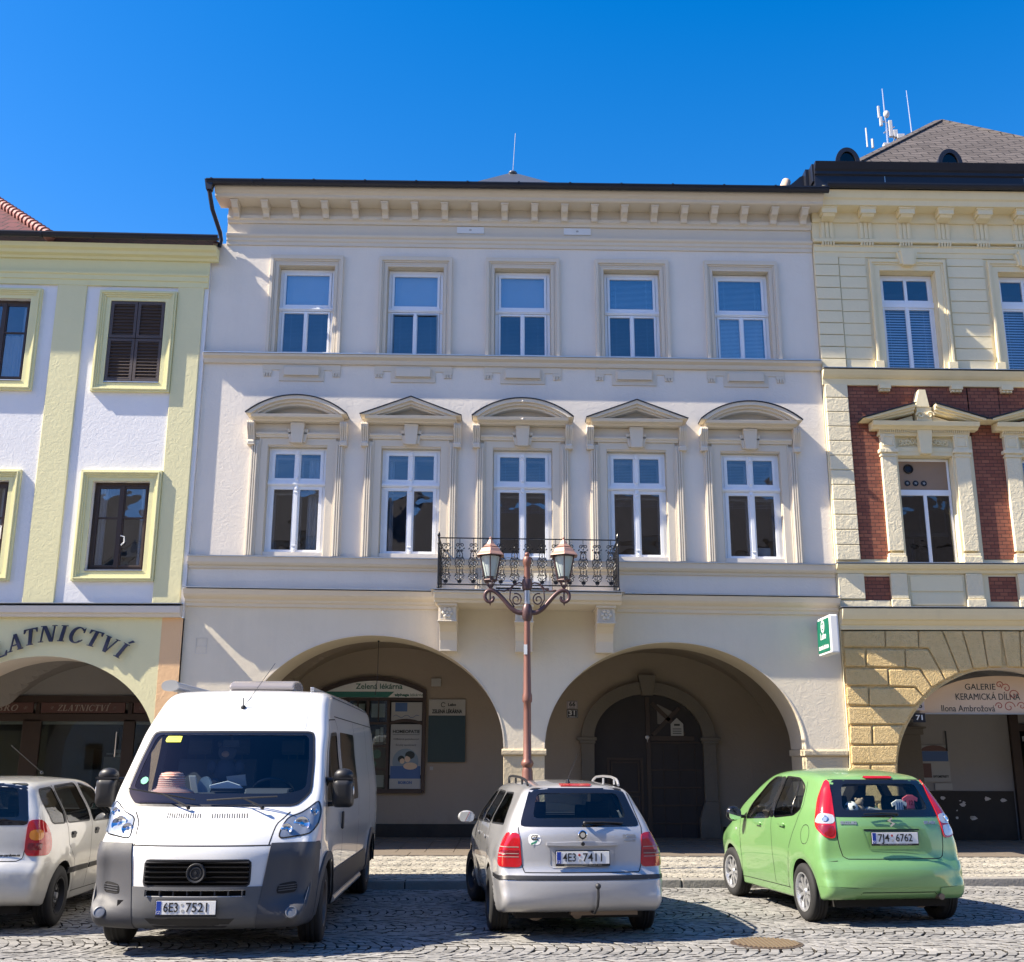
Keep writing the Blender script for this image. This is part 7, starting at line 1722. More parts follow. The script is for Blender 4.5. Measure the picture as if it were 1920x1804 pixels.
    for s in (-1, 1):
        m = MB(); m.ball((s * .93, 1.86, 1.04), .1, 8, (1.0, .6, .95)); M_ = m.build('mirror', 'black_gloss' if s < 0 else 'paint_green', T, smooth=True); m = MB(); m.box(s * .78, s * .88, 1.86, 1.92, .98, 1.02); m.build('mirror_arm', 'black_plastic', M_, bevel=.01)
        m = MB(); m.prism(rrect(s * .93 - .078, s * .93 + .078, .965, 1.105, .05), 'y', 1.785, 1.795); m.build('mirror_glass', 'mirror_glass', M_)
        for y in (.56, 1.30):
            h_, n_ = sk.hit('right' if s > 0 else 'left', y, .94 if y > 1 else .965); m = MB(); m.obox(h_ + n_ * .02, (0, .08, .004), (.009, 0, 0), (0, -.001, .012)); m.ball(tuple(h_ - n_ * .006), .035, 8, (.5, 1.3, .9)); m.build('door_handle', 'paint_green', T, smooth=True)
        seat(T, s * .36, 1.0, .38, .5, .68); seat(T, s * .34, .22, .5, .5, .58)
        wheel(T, s * .735, 0, .30, .19, 'alloy', s); wheel(T, s * .735, 2.36, .30, .19, 'alloy', s, rad(4))
    h_, n_ = sk.hit('left', 2.15, .84); m = MB(); m.ball(tuple(h_), .018, 6, (.5, 1.4, 1)); m.build('side_repeater', 'lens_silver', T)
    m = MB(); m.tube([(.46, -.60, .30), (.46, -.40, .30), (.40, .0, .26)], .032, 12); m.lathe([(.08, -.35), (.085, -.1)], (.35, 0, .24), 16, 'y'); m.build('exhaust', 'rust_exhaust', T, smooth=True)
    m = MB(); m.box(-.62, .62, -.38, 2.9, .18, .26); m.build('underbody', 'under_black', T)
    m = MB(); m.box(-.55, .55, -.42, .15, 1.09, 1.105); m.build('parcel_shelf', 'dash_grey', T, bevel=.006)
    m = MB(); m.box(-.5, .5, 2.0, 2.1, .9, 1.1); m.tube([(-.38 + .19 * math.cos(t * .5), 1.75, 1.0 + .17 * math.sin(t * .5)) for t in range(14)], .014, 6); m.build('dashboard', 'dash_grey', T)
    # things behind the rear window (they stand on the shelf, so they are separate)
    c8, s8 = math.cos(rad(8)), math.sin(rad(8))
    def put(o, x, y, z): o.location = (3.99 + x * c8 - y * s8, -7.22 + x * s8 + y * c8, z); o.rotation_euler = (0, 0, rad(8)); return o
    m = MB(); m.ball((0, 0, .075), .075, 12); o = m.build('football', 'plate_white', None, smooth=True); put(o, -.34, -.30, 1.105); tag(o, 'white football with dark patches behind the green car rear window', 'ball')
    m = MB()
    for (a, b) in ((0, .2), (1.3, .4), (-1.2, .3), (.5, -.8), (-.7, 1.1)):
        d = Vector((math.sin(a) * math.cos(b), -math.cos(a) * math.cos(b), math.sin(b))); m.lathe([(.022, .072), (.018, .0765)], n=5); 
        k = len(m.v) - 10; q = d.to_track_quat('Z', 'Y').to_matrix(); m.v[k:] = [tuple(q @ Vector(p) + Vector((0, 0, .075))) for p in m.v[k:]]
    m.build('patches', 'ink', o)
    m = MB(); m.ball((0, 0, .06), .06, 8, (1, .8, 1)); m.ball((0, 0, .135), .045, 8); m.ball((-.035, 0, .17), .016, 6); m.ball((.035, 0, .17), .016, 6); m.ball((-.05, -.02, .05), .022, 6); m.ball((.05, -.02, .05), .022, 6)
    o = m.build('plush_toy', mat_plain('plush_beige', (.28, .22, .16), .95, bumpd=.002), None, smooth=True); put(o, -.235, -.28, 1.105); tag(o, 'small beige plush toy between the football and the folded cloth', 'plush toy')
    m = MB(); m.prism([(-.14, 0), (.16, 0), (.15, .03), (.05, .06), (-.08, .09), (-.13, .08)], 'y', -.05, .06); o = m.build('folded_cloth', 'poster_pale', None, bevel=.015); put(o, -.05, -.27, 1.105); tag(o, 'pale folded cloth lying on the green car parcel shelf', 'cloth')
    for nm, x, col, st, lab, tx in (('mini_shirt', .20, 'plate_white', 'poster_blue', 'tiny white shirt with blue stripes hanging behind the green car rear window', None), ('mini_shirt', .33, mat_plain('shirt_pink', (.60, .10, .14), .9), 'lamp_red_dark', 'tiny pink shirt hanging behind the green car rear window', '12')):
        m = MB(); m.prism([(-.045, 0), (.045, 0), (.045, .09), (.08, .07), (.09, .11), (.03, .145), (-.03, .145), (-.09, .11), (-.08, .07), (-.045, .09)], 'y', -.008, .008); o = m.build('mini_shirt', col, None, bevel=.004); put(o, x, -.33, 1.125 if tx is None else 1.175); tag(o, lab, 'toy shirt')
        m = MB()
        if tx: merge(m, text_mb(tx, .07, (0, -.010, .06), width=.05, bold=.002))
        else: [m.box(-.035 + .028 * k, -.022 + .028 * k, -.0105, -.0085, .01, .12) for k in range(3)]
        m.build('print', st, o)
hatchback()

# ------------------------------------------------------------------ silver car at the left edge
def left_car():
    T = thing('compact_van_car', 'silver five door car cut by the left photo edge, standing beside the white van', 'car', (-5.55, -7.88, 0), rad(3.6))
    sil = [(-.66, .28), (-.72, .33), (-.77, .45), (-.77, .60), (-.72, .68), (-.66, .72), (-.655, .9), (-.64, 1.08), (-.60, 1.2), (-.52, 1.39), (-.47, 1.455), (-.2, 1.475), (.5, 1.50), (1.1, 1.49), (1.5, 1.43), (2.0, 1.22), (2.4, 1.02), (2.9, .92), (3.15, .78), (3.24, .6), (3.24, .34), (3.15, .22), (1.2, .2), (0, .21), (-.4, .25)]
    sec = [(.2, .78), (.4, .82), (.65, .85), (.95, .845), (1.06, .82), (1.45, .64), (1.55, .55)]
    W = make_W(sec, [(-.77, .95), (-.3, .99), (0, 1), (2.4, 1), (2.9, .95), (3.25, .8)], [(-.65, .93), (0, .98), (1, 1), (2.4, .94)], wheels=(0, 2.5))
    ins = lambda y, z: .02 if z < .27 else (.09 if y < -.4 and z < .7 else (.06 if y < -.2 and z < 1.45 else (.03 if z > 1.4 else .07)))
    r = lambda y, z: .05 if z < .27 else (.085 if y < -.2 else .09)
    me = car_body(sil, W, ins, r, (-.1, 2.5, .64)); me.materials.append(MATS['paint_silver_warm']); sk = Skin(me)
    cav = car_body([(-.52, .82), (-.50, 1.05), (-.40, 1.36), (0, 1.44), (.9, 1.46), (1.35, 1.40), (2.15, 1.02), (2.1, .6), (1.0, .58), (.3, .8)], lambda y, z: W(y, z) - .085, lambda y, z: .03, lambda y, z: .05, (.1, 1.7, 1.0), step=.12, nstrip=4, ncorner=3, nside=3); cav.materials.append(MATS['dash_grey'])
    rgo = rnd([(-.66, 1.03), (.66, 1.03), (.545, 1.435), (-.545, 1.435)]); rgi = rnd([(-.56, 1.10), (.56, 1.10), (.47, 1.395), (-.47, 1.395)])
    side = [rnd([(-.30, 1.03), (.06, 1.02), (.0, 1.39), (-.36, 1.37), (-.40, 1.25)]), rnd([(.12, 1.02), (.86, 1.01), (.76, 1.42), (.06, 1.395)]), rnd([(.94, 1.0), (1.88, .99), (1.80, 1.06), (1.32, 1.35), (.85, 1.42)])]
    c = MB(); cr = MB(); prism_cut(cr, 'y', rgi, -1.2, -.3); ws = rnd([(-.62, 1.09), (.62, 1.09), (.53, 1.40), (-.53, 1.40)]); cw = MB(); prism_cut(cw, 'y', ws, 1.4, 2.8)
    for s in (-1, 1):
        for o in side: prism_cut(c, 'x', o, s * .45, s * 1.2)
    cut = mb_mesh(c, 'black_plastic'); ac = arch_cuts((0, 2.5), .345, .85)
    finish_body('b', boolean(me, [cav, cut, mb_mesh(cr, 'black_plastic'), mb_mesh(cw, 'black_plastic')] + ac), me, T)
    m = MB(); sk.band(m, 'rear', rgo, rgi, .0022); m.build('window_band', 'black_gloss', T, smooth=True)
    m = MB(); sk.patch(m, 'rear', rgi, -.001, skirt=0); m.build('rear_window', 'car_glass', T, smooth=True, fix=False)
    m = MB(); sk.patch(m, 'front', ws, -.001, skirt=0); m.build('windscreen', 'car_glass', T, smooth=True, fix=False)
    for fr in ('right', 'left'):
        for o in side: m = MB(); sk.patch(m, fr, o, -.004, skirt=0); m.build('side_window', 'car_glass', T, smooth=True, fix=False)
    m = MB()
    for o in side: sk.ribbon(m, 'right', o, .016, .002, True)
    sk.patch(m, 'right', [(.055, 1.02), (.085, 1.02), (.03, 1.40), (.0, 1.40)], .002, rings=2, skirt=0)
    m.build('window_trim', 'black_plastic', T, fix=False)
    gaps(sk, T, [('rear', [(.665, 1.02), (.66, .9), (.64, .72), (.60, .69), (-.60, .69), (-.64, .72), (-.66, .9), (-.665, 1.02)], False)] + [('right', p, False) for p in ([(.03, 1.41), (.10, 1.0), (.14, .8), (.34, .62), (.42, .3)], [(.80, 1.43), (.90, 1.0), (.90, .3)], [(1.9, 1.0), (1.88, .3)], [(.4, .3), (1.9, .28)])], w=.008)
    for s in (-1, 1):
        fr = diag((.80, -.60), 36, s); o = rnd([(-.115, 1.075), (.0, 1.085), (.09, 1.02), (.145, .90), (.15, .78), (.10, .735), (-.13, .735), (-.13, .9)])
        m = MB(); sk.patch(m, fr, o, .010); L = m.build('tail_light', 'lamp_red', T, smooth=True, fix=False)
        m = MB(); sk.patch(m, fr, rrect(-.10, .03, .885, .985, .045), .0125, rings=4, skirt=0); m.build('indicator_lens', 'lamp_amber', L, smooth=True, fix=False)
        m = MB(); sk.patch(m, fr, rrect(-.105, .02, .79, .86, .012), .0125, rings=3, skirt=0); m.build('fog_lens', 'lamp_red_dark', L, fix=False)
        m = MB(); m.ball((s * .93, 1.8, 1.03), .1, 8, (1.0, .6, .8)); m.build('mirror', 'paint_silver_warm', T, smooth=True)
        for y in (.28, 1.08):
            h_, n_ = sk.hit('right' if s > 0 else 'left', y, .89); m = MB(); sk.patch(m, 'right' if s > 0 else 'left', rrect(y - .075, y + .075, .855, .925, .03), .006, rings=3); D_ = m.build('door_handle', 'black_plastic', T)
            m = MB(); m.obox(h_ + n_ * .012 + Vector((0, 0, .012)), (0, .055, 0), (.006, 0, 0), (0, 0, .012)); m.build('handle_flap', 'steel_black', D_, bevel=.004)
        seat(T, s * .36, 1.0, .38, .5, .65); seat(T, s * .34, .15, .5, .5, .58)
        wheel(T, s * .745, 0, .30, .19, 'steel', s); wheel(T, s * .745, 2.5, .30, .19, 'steel', s)
    m = MB(); sk.patch(m, 'right', [(.17, .50), (.88, .50), (.88, .55), (.18, .56)], .010, rings=3); sk.patch(m, 'right', [(.92, .50), (1.85, .50), (1.84, .55), (.92, .55)], .010, rings=3); m.build('rubbing_strip', 'black_plastic', T)
    region_part(me, [((0, 0, .665), (0, 0, 1)), ((0, -.40, 0), (0, 1, 0))], lambda c: c.z < .665 and c.y < -.40, .010, 'bumper', 'paint_silver_warm', T)
    def bt(t, x, z, w, h):
        co, n = sk.hit('rear', x, z); text_mb(t, h, co + n * .003, u=Vector((-n.y, n.x, 0)), depth=.003, width=w, bold=.002).build('lettering', 'steel_black', T)
    bt('www.vw-cardom.cz', .47, .745, .30, .03)
    m = MB(); m.tube([(-.35, .9, 1.5), (-.35, .3, 1.9)], .004, 5); m = MB(); m.ball((.1, 1.25, 1.525), .02, 6); m.tube([(.1, 1.25, 1.53), (-.17, .95, 1.83)], .004, 5); m.build('aerial', 'black_plastic', T)
    m = MB(); m.box(-.62, .62, -.5, 3.0, .18, .26); m.build('underbody', 'under_black', T)
    m = MB(); m.box(-.5, .5, 2.0, 2.1, .9, 1.08); m.build('dashboard', 'dash_grey', T)
left_car()
# ------------------------------------------------------------------ white van facing the viewer
def van():
    ORG = Vector((-2.884, -4.78, 0)); RZ = rad(181.2)
    T = thing('white_van', 'high roofed white van with dark bumpers facing the viewer, a straw hat on its dashboard', 'van', ORG, RZ)
    sil = [(-.95, .36), (-1.01, .42), (-1.02, .6), (-1.01, 1.2), (-1.0, 1.9), (-.95, 2.34), (-.85, 2.39), (-.5, 2.41), (1.0, 2.43), (2.6, 2.43), (3.1, 2.41), (3.35, 2.35), (3.62, 2.17), (3.86, 1.96), (4.22, 1.58), (4.52, 1.28), (4.60, 1.215), (4.74, 1.15), (4.87, 1.04), (4.95, .93), (4.975, .86), (4.99, .70), (5.01, .55), (5.02, .42), (4.98, .27), (4.85, .22), (4.5, .22), (3, .30), (0, .34), (-.6, .35)]
    sec = [(.2, .95), (.4, .995), (.9, 1.02), (1.25, 1.015), (1.9, .935), (2.3, .865), (2.52, .80)]
    W = make_W(sec, [(-1.02, .985), (-.5, 1), (3.8, 1), (4.3, .985), (4.7, .955), (5.02, .90)], [(-1, .985), (-.5, 1), (3.4, 1), (4.2, .985), (4.6, .955)], wheels=(0, 4.035), R=.345)
    def ins(y, z):
        if z < .30 and y < 4.6: return .02
        if y < -.8: return .04
        if y < 3.2: return .02
        return lerp_tab([(.25, .24), (.8, .25), (1.0, .20), (1.25, .13), (1.5, .09), (2.0, .06), (2.4, .03)], z)
    def r(y, z): return .05 if (z < .34 and y < 4.4) else (.10 if z > 2.0 else .10 if y < 0 else (.07 if z > 1.3 else .12))
    me = car_body(sil, W, ins, r, (-.5, 4.3, 1.15), step=.07, nstrip=14, ncorner=6, nside=12); me.materials.append(MATS['paint_white']); sk = Skin(me)
    cav = car_body([(2.45, 1.05), (2.45, 2.1), (3.2, 2.15), (3.7, 1.98), (4.36, 1.38), (4.36, 1.22), (4.25, 1.05)], lambda y, z: W(y, z) - .065, lambda y, z: .05, lambda y, z: .05, (2.8, 3.9, 1.5), step=.12, nstrip=4, ncorner=3, nside=3); cav.materials.append(MATS['dash_grey'])
    ws_o = rnd([(-.875, 1.37), (-.76, 1.255), (.76, 1.255), (.875, 1.37), (.85, 1.66), (.80, 1.945), (-.80, 1.945), (-.85, 1.66)], 1); ws_i = rnd([(-.83, 1.40), (-.66, 1.36), (.66, 1.36), (.83, 1.40), (.81, 1.66), (.765, 1.915), (-.765, 1.915), (-.81, 1.66)], 1)
    dwin = rnd([(3.05, 1.30), (4.02, 1.26), (3.98, 1.38), (3.50, 1.93), (3.05, 1.95)]); qwin = rnd([(1.55, 1.24), (2.80, 1.24), (2.80, 1.97), (1.55, 1.97)])
    c = MB(); prism_cut(c, 'y', ws_i, 3.6, 5.4); cd = MB()
    for s in (-1, 1): prism_cut(cd, 'x', dwin, s * .62, s * 1.4)
    cut = mb_mesh(c, 'black_plastic')
    g = MB(); prism_cut(g, 'y', rrect(-.46, .46, .595, .80, .03), 4.90, 5.3); prism_cut(g, 'y', [(-.44, .51), (.44, .51), (.44, .555), (-.44, .555)], 4.93, 5.3)
    body = finish_body('b', boolean(me, [cav, cut, mb_mesh(cd, 'black_plastic'), mb_mesh(g, 'under_black')] + arch_cuts((0, 4.035), .40, 1.0, 40, .34, .345)), me, T)
    m = MB(); sk.band(m, 'front', ws_o, [(a * .99, b) for a, b in ws_i], .003); m.build('windscreen_band', 'black_gloss', T, smooth=True)
    m = MB(); sk.patch(m, 'front', ws_i, -.001, skirt=0, rings=9); m.build('windscreen', 'van_glass' if 'van_glass' in MATS else mat_glass('van_glass', (.66, .74, .80), 1.5), T, smooth=True, fix=False)
    m = MB(); sk.ribbon(m, 'front', ws_o, .018, .005, True); m.build('windscreen_seal', 'black_plastic', T, fix=False)
    for s, fr in ((1, 'right'), (-1, 'left')):
        m = MB(); sk.patch(m, fr, dwin, -.004, skirt=0); m.build('side_window', 'car_glass', T, smooth=True, fix=False)
        m = MB(); sk.patch(m, fr, qwin, .004, skirt=.003); m.build('side_window', 'tint_black' if 'tint_black' in MATS else mat_plain('tint_black', (.012, .009, .008), .06, coat=.5), T, smooth=True, fix=False)
        m = MB(); sk.ribbon(m, fr, dwin, .035, .003, True); m.build('window_trim', 'black_plastic', T, fix=False); m = MB(); sk.patch(m, fr, [(3.66, 1.27), (3.70, 1.27), (3.70, 1.74), (3.66, 1.78)], .004, rings=2, skirt=0); m.build('window_bar', 'black_plastic', T, fix=False)
        m = MB(); sk.ribbon(m, fr, [(-.95, 1.02), (.9, 1.02), (2.9, 1.00), (3.8, .98)], .05, .004); m.build('body_crease', 'paint_white', T, smooth=True, fix=False)
    gi = []
    for fr in ('left', 'right'):
        gi += [(fr, p, False) for p in ([(2.92, .4), (2.92, 2.0), (3.02, 2.10), (3.5, 2.08), (4.05, 1.42), (4.12, 1.2), (4.10, .95)], [(1.45, .4), (1.45, 2.12)], [(-.95, 2.13), (3.05, 2.13)], [(.2, .8), (.2, 2.1)], [(1.5, 1.02), (-.9, 1.02)], [(-.97, 2.32), (2.9, 2.34)])]
    gi += [('front', [(-.72, 1.20), (-.63, 1.10), (-.60, .93)], False), ('front', [(.72, 1.20), (.63, 1.10), (.60, .93)], False), ('front', [(-.86, .925), (.86, .925)], False), ('front', [(-.62, .90), (-.60, .7), (-.555, .35), (-.58, .23)], False), ('front', [(.62, .90), (.60, .7), (.555, .35), (.58, .23)], False)]
    gaps(sk, T, gi, w=.011)
    m = MB()
    for s in (-1, 1): sk.ribbon(m, 'front', [(s * .70, 1.98), (s * .68, 2.2), (s * .66, 2.42)], .02, .003)
    m.build('roof_seam', 'paint_white', T, smooth=True, fix=False)
    # dark plastics
    pl = [((0, 0, .93), (0, 0, 1)), ((0, 4.38, 0), (0, 1, 0)), ((.60, 0, 0), (1, 0, .12)), ((-.60, 0, 0), (-1, 0, .12))]
    # corner bumpers
    for s in (-1, 1):
        region_part(me, [((0, 0, .94), (0, 0, 1)), ((0, 4.44, 0), (0, 1, 0)), ((s * .575, 0, .6), (s, 0, -.13))],
                    lambda c, s=s: c.z < .94 and c.y > 4.44 and (c.x * s - .575 - .13 * (c.z - .6)) > 0, .016, 'bumper_corner', 'bumper_plastic', T)
    region_part(me, [((0, 0, .585), (0, 0, 1)), ((0, 4.44, 0), (0, 1, 0)), ((.575, 0, .6), (1, 0, -.13)), ((-.575, 0, .6), (-1, 0, -.13)), ((0, 0, .505), (0, 0, 1)), ((0, 0, .56), (0, 0, 1)), ((.44, 0, 0), (1, 0, 0)), ((-.44, 0, 0), (1, 0, 0))],
                lambda c: c.z < .585 and c.y > 4.44 and (abs(c.x) - .575 - .13 * (c.z - .6)) < 0 and not (abs(c.x) < .44 and .505 < c.z < .56), .010, 'bumper_centre', 'bumper_grey' if 'bumper_grey' in MATS else mat_plain('bumper_grey', (.095, .097, .10), .5, var=.12, bumpd=.001, bscale=260), T)
    for s, fr in ((1, 'right'), (-1, 'left')):
        m = MB(); sk.patch(m, fr, [(.48, .34), (3.52, .32), (3.52, .56), (3.40, .60), (.60, .60), (.48, .56)], .012, rings=4, step=.06); m.build('side_cladding', 'bumper_plastic', T, smooth=True, fix=False)
        for yc in (0, 4.035):
            m = MB(); out = [(yc + .475 * math.cos(rad(a)), .345 + .475 * math.sin(rad(a))) for a in range(-8, 189, 7)]; inn = [(yc + .402 * math.cos(rad(a)), .345 + .402 * math.sin(rad(a))) for a in range(-8, 189, 7)]
            vs = []; n = len(out)
            for P_, off in ((out, .002), (out, .022), (inn, .028)):
                for a, b in P_: co, nn = sk.hit(fr, min(a, 4.93), b); vs.append(Vector((co.x + s * off, co.y, co.z)))
            m.add(vs, [(k * n + i, k * n + i + 1, (k + 1) * n + i + 1, (k + 1) * n + i) for k in range(2) for i in range(n - 1)]); m.build('arch_trim', 'bumper_plastic', T, smooth=True, fix=False)
    # grille
    m = MB(); m.box(-.47, .47, 4.90, 4.915, .50, .81); m.build('grille_back', 'under_black', T)
    for z in (.622, .664, .706, .748, .785):
        m = MB(); m.prism([(4.925, z - .008), (4.975, z - .004), (4.98, z + .004), (4.925, z + .010)], 'x', -.455, .455); m.build('grille_bar', 'black_plastic', T, bevel=.002)
    m = MB(); sk.ribbon(m, 'front', rrect(-.465, .465, .59, .805, .03), .016, .004, True); m.build('grille_surround', 'black_plastic', T, fix=False)
    for k in range(8): m = MB(); m.box(-.42 + .12 * k, -.413 + .12 * k, 4.95, 5.0, .512, .553); m.build('grille_bar', 'bumper_plastic', T)
    m = MB(); m.lathe([(.085, 4.955), (.085, 4.99), (.078, 5.0), (.066, 4.996), (.060, 4.985), (.052, 4.995), (.042, 4.996), (.036, 4.985), (.016, 4.985), (.012, 4.999), (0, 4.999)], (0, 0, .70), 32, 'y', cap=False); m.build('emblem', 'steel_black', T, smooth=True)
    plate(T, (-.05 * -1, 5.045, .42), '', rear=False, parts=('6E3', '7521'))
    m = MB(); sk.patch(m, 'front', [(-.36, .33), (.42, .33), (.34, .255), (-.28, .255)], .012, rings=3); m.build('lower_intake', 'black_plastic', T)
    for s in (-1, 1):
        m = MB(); sk.patch(m, 'front', rnd([(s * .70, .60), (s * .86, .62), (s * .86, .52), (s * .68, .51)]), .020, rings=3, skirt=.005); m.build('air_slot', 'under_black', T, fix=False)
        m = MB(); [sk.ribbon(m, 'front', [(s * .70, z), (s * .855, z + .01)], .008, .026) for z in (.54, .56, .58)]; m.build('slot_louvres', 'bumper_plastic', T, fix=False)
        co, nn = sk.hit('front', s * .84, .36); q = nn.to_track_quat('Z', 'Y').to_matrix(); m = MB(); m.lathe([(.052, .01), (.052, .03), (.042, .032), (.038, .024), (.0, .026)], n=24); m.xform(lambda p: co + q @ p); m.build('fog_lamp', 'fog_glass' if 'fog_glass' in MATS else mat_plain('fog_glass', (.13, .135, .145), .3, metal=.3, coat=.6), T, smooth=True)
    m = MB(); co, nn = sk.hit('front', .66, .445); m.box(.63, .69, co.y - .01, co.y + .018, .42, .47); m.build('tow_eye_cover', 'under_black', T)
    m = MB()
    for k in range(15):
        for x0 in (-.36, .06):
            x = x0 + .022 * k; sk.ribbon(m, 'front', [(x, 1.15), (x + .016, 1.19)], .009, .0015, step=.02)
    m.build('bonnet_louvres', 'under_black', T, fix=False)
    # headlights
    for s in (-1, 1):
        o = rnd([(s * .955, 1.30), (s * .985, 1.21), (s * .975, 1.09), (s * .93, 1.01), (s * .66, .975), (s * .70, 1.15), (s * .82, 1.19), (s * .90, 1.25)], 1)
        m = MB(); sk.patch(m, 'front', o, .003, rings=8, skirt=0); L = m.build('headlight', 'head_back' if 'head_back' in MATS else mat_plain('head_back', (.34, .36, .40), .35, metal=.4), T, smooth=True, fix=False)
        for (x, z, rr) in ((.84, 1.09, .072), (.725, 1.055, .05), (.93, 1.20, .035)):
            co, nn = sk.hit('front', s * x, z); nn = (nn + Vector((0, 1.6, 0))).normalized(); q = nn.to_track_quat('Z', 'Y').to_matrix()
            m = MB(); m.lathe([(rr, -.004), (rr * 1.05, .016), (rr * .97, .018), (rr * .7, .006), (rr * .35, .002), (rr * .2, .016), (0, .018)], n=26, cap=False); m.xform(lambda p: co + nn * .004 + q @ p); m.build('reflector', 'chrome', L, smooth=True)
        m = MB(); sk.patch(m, 'front', o, .022, rings=8, skirt=.02); m.build('headlight_glass', 'lens_clear', L, smooth=True, fix=False); m = MB(); sk.ribbon(m, 'front', o, .012, .004, True, .02); m.build('headlight_gap', 'under_black', T, fix=False)
    # mirrors
    for s in (-1, 1):
        M_ = bpy.data.objects.new('mirror', None); COL.objects.link(M_); M_.parent = T; M_.location = (s * 1.15, 4.03, 1.40); M_.scale = (.9, .9, .93); M_.empty_display_size = .1
        m = MB(); prof = rrect(-.115, .115, -.19, .11, .05, 5); vs = []; n = len(prof)
        for (y, k) in ((-.05, .92), (-.03, 1.0), (.03, 1.0), (.075, .93), (.105, .72), (.115, .35)): vs += [(a * k, y, b * k) for a, b in prof]
        m.add(vs, [(i * n + j, i * n + (j + 1) % n, (i + 1) * n + (j + 1) % n, (i + 1) * n + j) for i in range(5) for j in range(n)] + [tuple(range(n)), tuple(range(6 * n - 1, 5 * n - 1, -1))]); m.build('mirror_housing', 'black_plastic', M_, smooth=True, angle=50)
        m = MB(); m.ball((0, .01, .135), .1, 8, (1.1, .85, .75)); m.box(-.112, .112, -.04, .10, .095, .115); m.build('mirror_cap', 'black_plastic', M_, smooth=True)
        m = MB(); m.prism(rrect(-.09, .09, -.16, .09, .03), 'y', -.058, -.05); m.build('mirror_glass', 'mirror_glass', M_)
        m = MB(); m.tube([(-s * .06, 0, .09), (-s * .17, -.02, .09), (-s * .22, -.04, .0)], .028, 8); m.tube([(-s * .06, 0, -.15), (-s * .17, -.02, -.16), (-s * .22, -.04, -.1)], .028, 8); m.box(-s * .235, -s * .19, -.14, .04, -.26, .12); m.build('mirror_arm', 'black_plastic', M_, bevel=.01)
        m = MB(); m.ball((s * .112, .04, -.02), .03, 8, (.4, .8, 1.6)); m.build('side_repeater', 'lens_silver', M_, smooth=True)
        h_, n_ = sk.hit('right' if s > 0 else 'left', 3.08, 1.06); m = MB(); m.obox(h_ + n_ * .02, (0, .03, 0), (.012, 0, 0), (0, 0, .09)); m.build('door_handle', 'black_plastic', T, bevel=.012)
        wheel(T, s * .88, 0, .345, .23, 'van', s); wheel(T, s * .90, 4.035, .345, .23, 'van', s, rad(3))
    wiper(T, (.05, 4.555, 1.30), (-.60, 4.53, 1.335), (-.48, 4.60, 1.235), (0, .03, .012)); wiper(T, (.16, 4.55, 1.305), (.82, 4.43, 1.40), (.20, 4.61, 1.235), (0, .03, .012))
    # cabin
    m = MB(); m.prism([(3.72, 1.05), (3.72, 1.27), (3.82, 1.335), (4.1, 1.335), (4.36, 1.30), (4.36, 1.05)], 'x', -.80, .80); m.prism([(3.70, 1.3), (3.84, 1.40), (4.02, 1.40), (4.10, 1.32)], 'x', -.62, -.18); m.prism([(3.74, 1.30), (3.84, 1.37), (4.05, 1.36), (4.10, 1.32)], 'x', -.1, .30); m.build('dashboard', 'dash_grey', T, bevel=.02)
    m = MB(); pts = [(-.40 + .20 * math.cos(t * 2 * math.pi / 24), 3.70 + .10 * math.sin(t * 2 * math.pi / 24), 1.36 + .13 * math.sin(t * 2 * math.pi / 24)) for t in range(25)]; m.tube(pts, .016, 8); m.tube([(-.40, 3.72, 1.36), (-.40, 3.78, 1.25)], .03, 8); m.obox((-.40, 3.705, 1.36), (.19, 0, 0), (0, .012, .0), (0, .012, .02)); m.build('steering_wheel', 'black_plastic', T, smooth=True)
    for x in (-.45, .15, .55): seat(T, x, 3.05, 1.06, .46, .62, back_only=True)
    m = MB(); m.box(-.8, .8, 2.50, 2.52, 1.06, 2.1); m.build('bulkhead', 'curtain_blue' if 'curtain_blue' in MATS else mat_plain('curtain_blue', (.05, .065, .10), .9), T)
    m = MB(); m.prism([(-.06, 1.80), (.10, 1.80), (.10, 1.87), (-.06, 1.87)], 'y', 3.80, 3.83); m.tube([(.02, 3.82, 1.87), (.02, 3.80, 1.95)], .01, 6); m.build('interior_mirror', 'black_plastic', T, bevel=.01)
    # roof fittings
    m = MB(); m.prism(chaikin([(-.84, 2.44), (-.99, 2.46), (-.99, 2.58), (-.86, 2.60)], 2), 'y', -.6, 3.0) if 0 else m.prism(chaikin([(.80, 2.41), (.96, 2.40), (.97, 2.49), (.82, 2.51)], 2), 'y', -.2, 3.05); A_ = m.build('awning_case', 'awning_grey' if 'awning_grey' in MATS else mat_plain('awning_grey', (.42, .43, .45), .4, metal=.3), T, smooth=True)
    m = MB(); m.prism(chaikin([(.79, 2.40), (.97, 2.39), (.98, 2.50), (.81, 2.52)], 2), 'y', 3.05, 3.12); m.build('awning_end', 'sign_grey', A_, smooth=True)
    m = MB(); m.prism(chaikin([(2.15, 2.41), (2.15, 2.52), (2.35, 2.56), (2.75, 2.53), (2.85, 2.41)], 2), 'x', -.40, .32); m.build('roof_vent', 'vent_plastic' if 'vent_plastic' in MATS else mat_plain('vent_plastic', (.24, .22, .22), .25, coat=.5), T, bevel=.02)
    m = MB(); m.box(-.64, -.60, -.4, 2.9, 2.41, 2.455); m.build('roof_rail', 'alloy', T, bevel=.005)
    co, nn = sk.hit('front', -.02, 2.20); m = MB(); m.ball(tuple(co), .028, 8, (1, 1.3, .9)); m.tube([co, co + Vector((.0, .02, .10))], .006, 5); m.tube([co, co + Vector((-.16, -.75, .52))], .003, 5); m.build('aerial', 'black_plastic', T)
